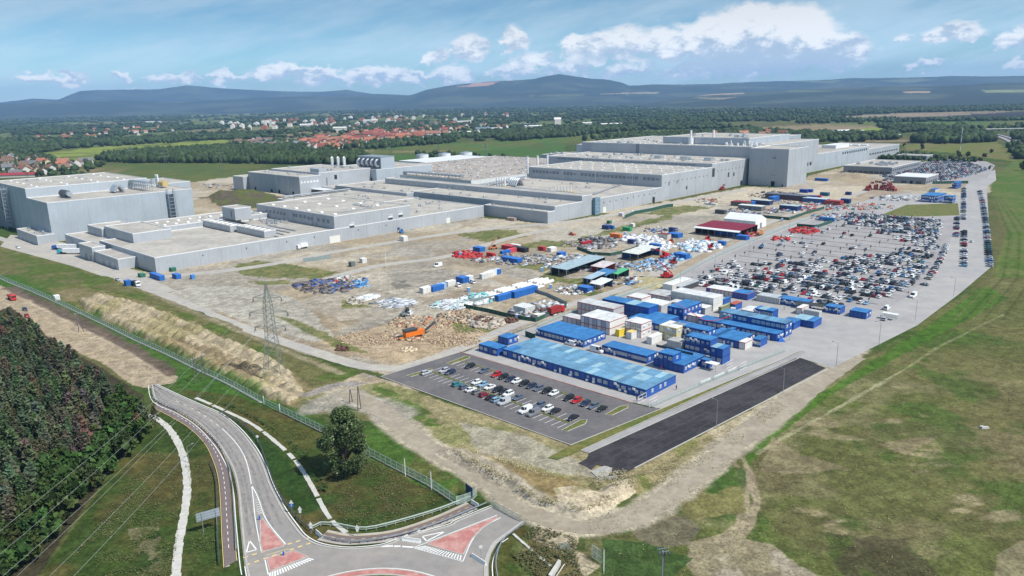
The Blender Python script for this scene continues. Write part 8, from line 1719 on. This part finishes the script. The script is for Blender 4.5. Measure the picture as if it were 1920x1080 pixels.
twin_pole('left one of two dark timber A poles beside the long fence', (369, 717), 9.5, 1.2); twin_pole('right one of two dark timber A poles beside the long fence', (383, 711), 9.5, 1.2); twin_pole('timber A pole behind the lone tree, the taller one', (674, 768), 8.5, 1.2); twin_pole('timber pole just left of the taller one behind the lone tree', (658, 755), 5, 1.2); twin_pole('leaning dark timber pole on the soil bank of the dirt road', (152, 622), 9, .6)
for (x, y, h, lb) in ((760, 892, 5.2, 'left one of two white posts rising from the wire fence'), (809, 918, 5.2, 'right one of two white posts rising from the wire fence'), (1132, 1072, 5.4, 'white post at the corner of the tall fence panel'), (148, 612, 4, 'thin white mast beside the long fence, near the white hut'), (724, 500, 9, 'thin post on the bare ground by the gravel road')):
    t = thing('white_post', lb, 'post', P(x, y)); mb = MB(); mb.cyl(0, 0, -.1, h, .11, 6); mb.build('shaft', M['white_metal'], t); mb = MB(); mb.cyl(0, 0, h, h + .15, .16, 6); mb.build('cap', M['galvanised'], t)
ybox(104, 564, 3, 2.4, 2.6, (.68, .70, .70), 'little white hut standing on the line of the long fence', 'B', 'hut', 'hut')
# high voltage pylon with its wires
mat('pylon_steel', (.24, .27, .24), rough=.6, metal=.3, var=.1)
B1, B2, B3 = P(499, 718), P(537, 712), P(533, 701); base = (B1 + P(533, 702)) / 2; base = P(516, 708); hw = 3.6; HT = zt(516, 708, 527)
WD = P(0, 1005, 27); arm_l = None
t = thing('pylon', 'tall grey green lattice pylon at the end of the sandy berm', 'pylon', base); pd = Vector((WD.x - base.x, WD.y - base.y, 0)).normalized(); t.rotation_euler = (0, 0, math.atan2(pd.y, pd.x))
def lw(z): return np.interp(z, [0, HT * .42, HT * .78, HT], [3.6, 1.7, 1.25, .05])
for i, (sx, sy) in enumerate(((1, 1), (1, -1), (-1, -1), (-1, 1))):
    mb = MB(); zs = [0, HT * .42, HT * .78, HT]
    for a, b in zip(zs, zs[1:]): mb.bar((sx * lw(a), sy * lw(a), a), (sx * lw(b), sy * lw(b), b), .11)
    mb.build('leg', M['pylon_steel'], t); pbox(t, 'footing', sx * 3.6 - .6, sx * 3.6 + .6, sy * 3.6 - .6, sy * 3.6 + .6, -.2, .9, M['pale_concrete'])
zs = [0]; 
while zs[-1] < HT * .97: zs.append(zs[-1] + max(1.4, lw(zs[-1]) * 1.5))
for fx in range(4):
    mb = MB()
    for a, b in zip(zs, zs[1:]):
        la, lb2 = lw(a), lw(b); c = [(1, 1), (1, -1), (-1, -1), (-1, 1)]; p, q = c[fx], c[(fx + 1) % 4]
        mb.bar((p[0] * la, p[1] * la, a), (q[0] * lb2, q[1] * lb2, b), .045); mb.bar((q[0] * la, q[1] * la, a), (p[0] * lb2, p[1] * lb2, b), .065); mb.bar((p[0] * lb2, p[1] * lb2, b), (q[0] * lb2, q[1] * lb2, b), .05)
    mb.build('bracing', M['pylon_steel'], t)
ends = []
for z, w in ((HT * .83, 5.2), (HT * .68, 7.0), (HT * .53, 5.6)):
    for s in (-1, 1):
        mb = MB(); l = lw(z)
        for sx in (-1, 1): mb.bar((sx * l, s * l, z), (0, s * w, z + .2), .09); mb.bar((sx * l, s * l, z + 1.5), (0, s * w, z + .3), .07)
        mb.build('crossarm', M['pylon_steel'], t); mb = MB(); mb.bar((0, s * w, z), (.8, s * w, z - 1.6), .12, k=6); mb.bar((0, s * w, z), (-.8, s * w, z - 1.6), .12, k=6); mb.build('insulator', M['dark_steel'], t); ends.append((s * w, z - 1.6))
objmat('wire_metal', rough=.4, var=0)
Ln = (WD - base).length
for i, (y, z) in enumerate(ends):
    mb = MB(); pr = None
    for k in range(-2, 25):
        x = k * Ln * 1.5 / 24; tq = x / (Ln * 1.5); zz_ = z - 4 * 6 * tq * (1 - tq) * (1 if k > 0 else -.0) + (2 if False else 0); p = Vector((x, y, zz_))
        if pr is not None: mb.bar(pr, p, .02, k=3)
        pr = p
    o = mb.build('power_line', M['wire_metal']); o.color = (.38, .40, .40, 1); o.location = base; o.rotation_euler = t.rotation_euler; tag(o, ['lowest', 'second', 'third', 'fourth', 'fifth', 'uppermost'][i % 6] + ' of the pale power lines crossing the lower left corner from the pylon', 'power line', 'power lines from the pylon')
for i, (x, y, h) in enumerate(((248, 306, 32), (312, 322, 34), (416, 322, 34), (124 + 610, 300, 30), (823, 300, 36), (1818, 238, 40), (911, 310, 36), (1390, 232, 30), (1672, 234, 30))):
    t = thing('pylon', 'slender distant pylon ' + ['behind the field at the left', 'in the left grass field', 'beside the tree belt in the left field', 'in front of the red roofed town', 'on the green field behind the brown roof', 'beyond the motorway at the right edge', 'behind the pale tanks', 'in the right middle fields', 'left of the motorway wood'][i], 'pylon', P(x, y), .5)
    for sx, sy in ((1, 1), (1, -1), (-1, -1), (-1, 1)): mb = MB(); mb.bar((sx * 2.5, sy * 2.5, 0), (0, 0, h), .2, k=3); mb.build('leg', M['pylon_steel'], t)
    for z, w in ((h * .7, 8), (h * .85, 6)): mb = MB(); mb.bar((-w, 0, z), (w, 0, z), .22, k=3); mb.build('crossarm', M['pylon_steel'], t)
t = thing('radio_mast', 'red and white banded radio mast in front of the motorway wood', 'mast', P(1799, 290))
for k in range(7): mb = MB(); mb.cyl(0, 0, k * 6.5, (k + 1) * 6.5, .5, 6); mb.build('mast_section', M['white_paint' if k % 2 else 'galvanised'], t)
t = thing('floodlight_mast', 'grey floodlight mast rising from the bottom edge with a frame of lamps', 'floodlight mast', P(1243, 1033, 17)); t.location.z = 0; mb = MB(); mb.cyl(0, 0, 0, 17, .26, 8, r2=.16); mb.build('mast', M['galvanised'], t); mb = MB(); mb.box(.3, .36, -.06, .06, 0, 16.6)
for k in range(40): mb.box(.17, .36, -.2, .2, k * .42, k * .42 + .04)
mb.build('ladder', M['dark_steel'], t)
for y in (-.5, .5): mb = MB(); mb.bar((-1.0, y, 17.0), (1.0, y, 17.3), .08); mb.build('cross_frame', M['galvanised'], t)
for k in range(8): s = -1 if k % 2 else 1; x = -.9 + (k // 2) * .6; mb = MB(); mb.bar((x, s * .5, 17.1), (x + .05, s * 1.1, 16.9), .16, k=6); mb.build('floodlight', M['dark_steel'], t)
# street furniture near the camp
t = thing('bus_shelter', 'white framed bus shelter on the wide pale road', 'shelter', P(1680, 602), GZ)
for x in (-6, 0):
    for y in (0, 2): pbox(t, 'post', x, x + .12, y, y + .12, 0, 2.7, M['white_metal'])
pbox(t, 'roof', -6.2, .3, -.2, 2.4, 2.7, 2.85, M['white_metal']); pbox(t, 'back_panel', -5.9, 0, 2.0, 2.05, .3, 2.5, M['wire_mesh'])
for (a, b, lb) in (((1313, 722), (1332, 714), 'leftmost of three white mesh panels at the paving edge'), ((1338, 712), (1358, 703), 'middle one of three white mesh panels at the paving edge'), ((1364, 701), (1381, 693), 'rightmost of three white mesh panels at the paving edge')):
    t = thing('barrier_panel', lb, 'barrier', P(*a)); q = P(*b) - P(*a); t.rotation_euler = (0, 0, math.atan2(q.y, q.x)); pbox(t, 'panel', .1, q.length - .1, -.03, .03, .2, 1.3, M['tarp_white']); [pbox(t, 'foot', x, x + .1, -.4, .4, 0, .2, M['galvanised']) for x in (.2, q.length - .4)]
for (a, lb) in (((1196, 757), 'white framed gate leaf at the corner of the longest blue block'), ((1217, 764), 'white framed gate leaf standing open by the front car park'), ((1362, 692), 'white framed gate leaf by the entrance cabin'), ((1388, 695), 'white framed gate leaf at the edge of the paving')):
    t = thing('gate_leaf', lb, 'gate', P(*a), GZ + math.pi / 2)
    for x in (0, 2.4, 4.8): pbox(t, 'upright', x, x + .1, -.05, .05, 0, 2.6, M['white_metal'])
    for z in (.1, 1.3, 2.5): pbox(t, 'rail', .1, 4.8, -.04, .04, z, z + .1, M['white_metal'])
# people
def skinmesh():
    v = [(0, 0, .95), (0, 0, 1.2), (0, 0, 1.45), (0, 0, 1.55), (0, .02, 1.68), (-.11, 0, .9), (-.13, .05, .5), (-.13, -.02, .08), (-.13, .12, .04), (.11, 0, .9), (.13, -.05, .5), (.13, -.16, .1), (.13, -.04, .04), (-.2, 0, 1.42), (-.27, -.02, 1.15), (-.25, .1, .9), (.2, 0, 1.42), (.27, .02, 1.15), (.25, .12, .92)]
    e = [(0, 1), (1, 2), (2, 3), (3, 4), (0, 5), (5, 6), (6, 7), (7, 8), (0, 9), (9, 10), (10, 11), (11, 12), (2, 13), (13, 14), (14, 15), (2, 16), (16, 17), (17, 18)]; r = [.17, .16, .17, .07, .115, .1, .075, .05, .045, .1, .075, .05, .045, .075, .055, .045, .075, .055, .045]
    me = bpy.data.meshes.new('body'); me.from_pydata(v, e, []); o = bpy.data.objects.new('tmp', me); col.objects.link(o); md = o.modifiers.new('s', 'SKIN'); sv = me.skin_vertices[0].data
    for k, q in enumerate(r): sv[k].radius = (q, q * .8)
    sv[0].use_root = True; s2 = o.modifiers.new('d', 'SUBSURF'); s2.levels = 1; s2.render_levels = 1; dg = bpy.context.evaluated_depsgraph_get(); m2 = bpy.data.meshes.new_from_object(o.evaluated_get(dg)); bpy.data.objects.remove(o); m2.name = 'body'; m2.materials.clear(); m2.materials.append(M['cloth']); return m2
objmat('cloth', rough=.9, var=.1); PB_ = skinmesh(); hb_ = MB(); hb_.cyl(0, .02, 1.66, 1.82, .105, 8, r2=.07); hb_ = hb_.mesh('hair', mat('hair', (.03, .02, .015)))
for (x, y, c, lb) in ((1268, 731, (.02, .02, .025), 'person in black standing by the end of the longest blue block'), (1194, 752, (.03, .03, .05), 'person in dark clothes at the pedestrian gate of the front car park'), (1240, 694, (.2, .03, .05), 'person in a dark red top walking behind the longest blue block'), (1651, 597, (.6, .6, .6), 'person in white beside the silver car at the bus shelter'), (1480, 638, (.4, .4, .42), 'person in grey at the end of the thin blue row'), (1470, 581, (.02, .02, .03), 'person in dark clothes in front of the blue row by the car park'), (1703, 552, (.5, .05, .04), 'person in red standing near the car park exit'), (1734, 536, (.55, .56, .6), 'person in pale clothes at the car park edge'), (1130, 571, (.5, .45, .1), 'person in yellow above the camp fence'), (894, 495, (.05, .05, .08), 'person in dark clothes on the dirt track by the yards'), (70, 589, (.3, .3, .3), 'person in grey on the dirt road above the wood')):
    t = thing('person', lb, 'person', P(x, y, .05), rnd.random() * 6); o = link('body', PB_, t); setc(o, c); link('hair', hb_, t)
# red cable and low kerbs
mb = MB(); c = cat([P(1265, 566, 7), P(1300, 588, 6.5), P(1320, 600, 4.2), P(1345, 600, 4.2), P(1375, 592, 5), P(1420, 590, 7)], 6)
for a, b in zip(c, c[1:]): mb.bar(a, b, .12)
tag(mb.build('cable_duct', M['sign_red']), 'sagging red cable duct strung over the camp roofs', 'cable')
mb = MB(); q = P(1845, 803)
for k in range(4): a = rnd.random() * 3; x, y = q.x + rnd.uniform(-1.2, 1.2), q.y + rnd.uniform(-.8, .8); mb = MB(); mb.hexa([(x - .7, y - .4, -.1), (x + .7, y - .4, -.1), (x + .7, y + .4, -.1), (x - .7, y + .4, -.1)], [(x - .5, y - .3, .5), (x + .5, y - .3, .4), (x + .5, y + .3, .45), (x - .5, y + .3, .5)]); tag(mb.build('stone_block', M['pale_concrete']), ['leftmost', 'second', 'third', 'last'][k] + ' pale block of the small pile in the right hand meadow', 'block', 'pale blocks in the meadow')
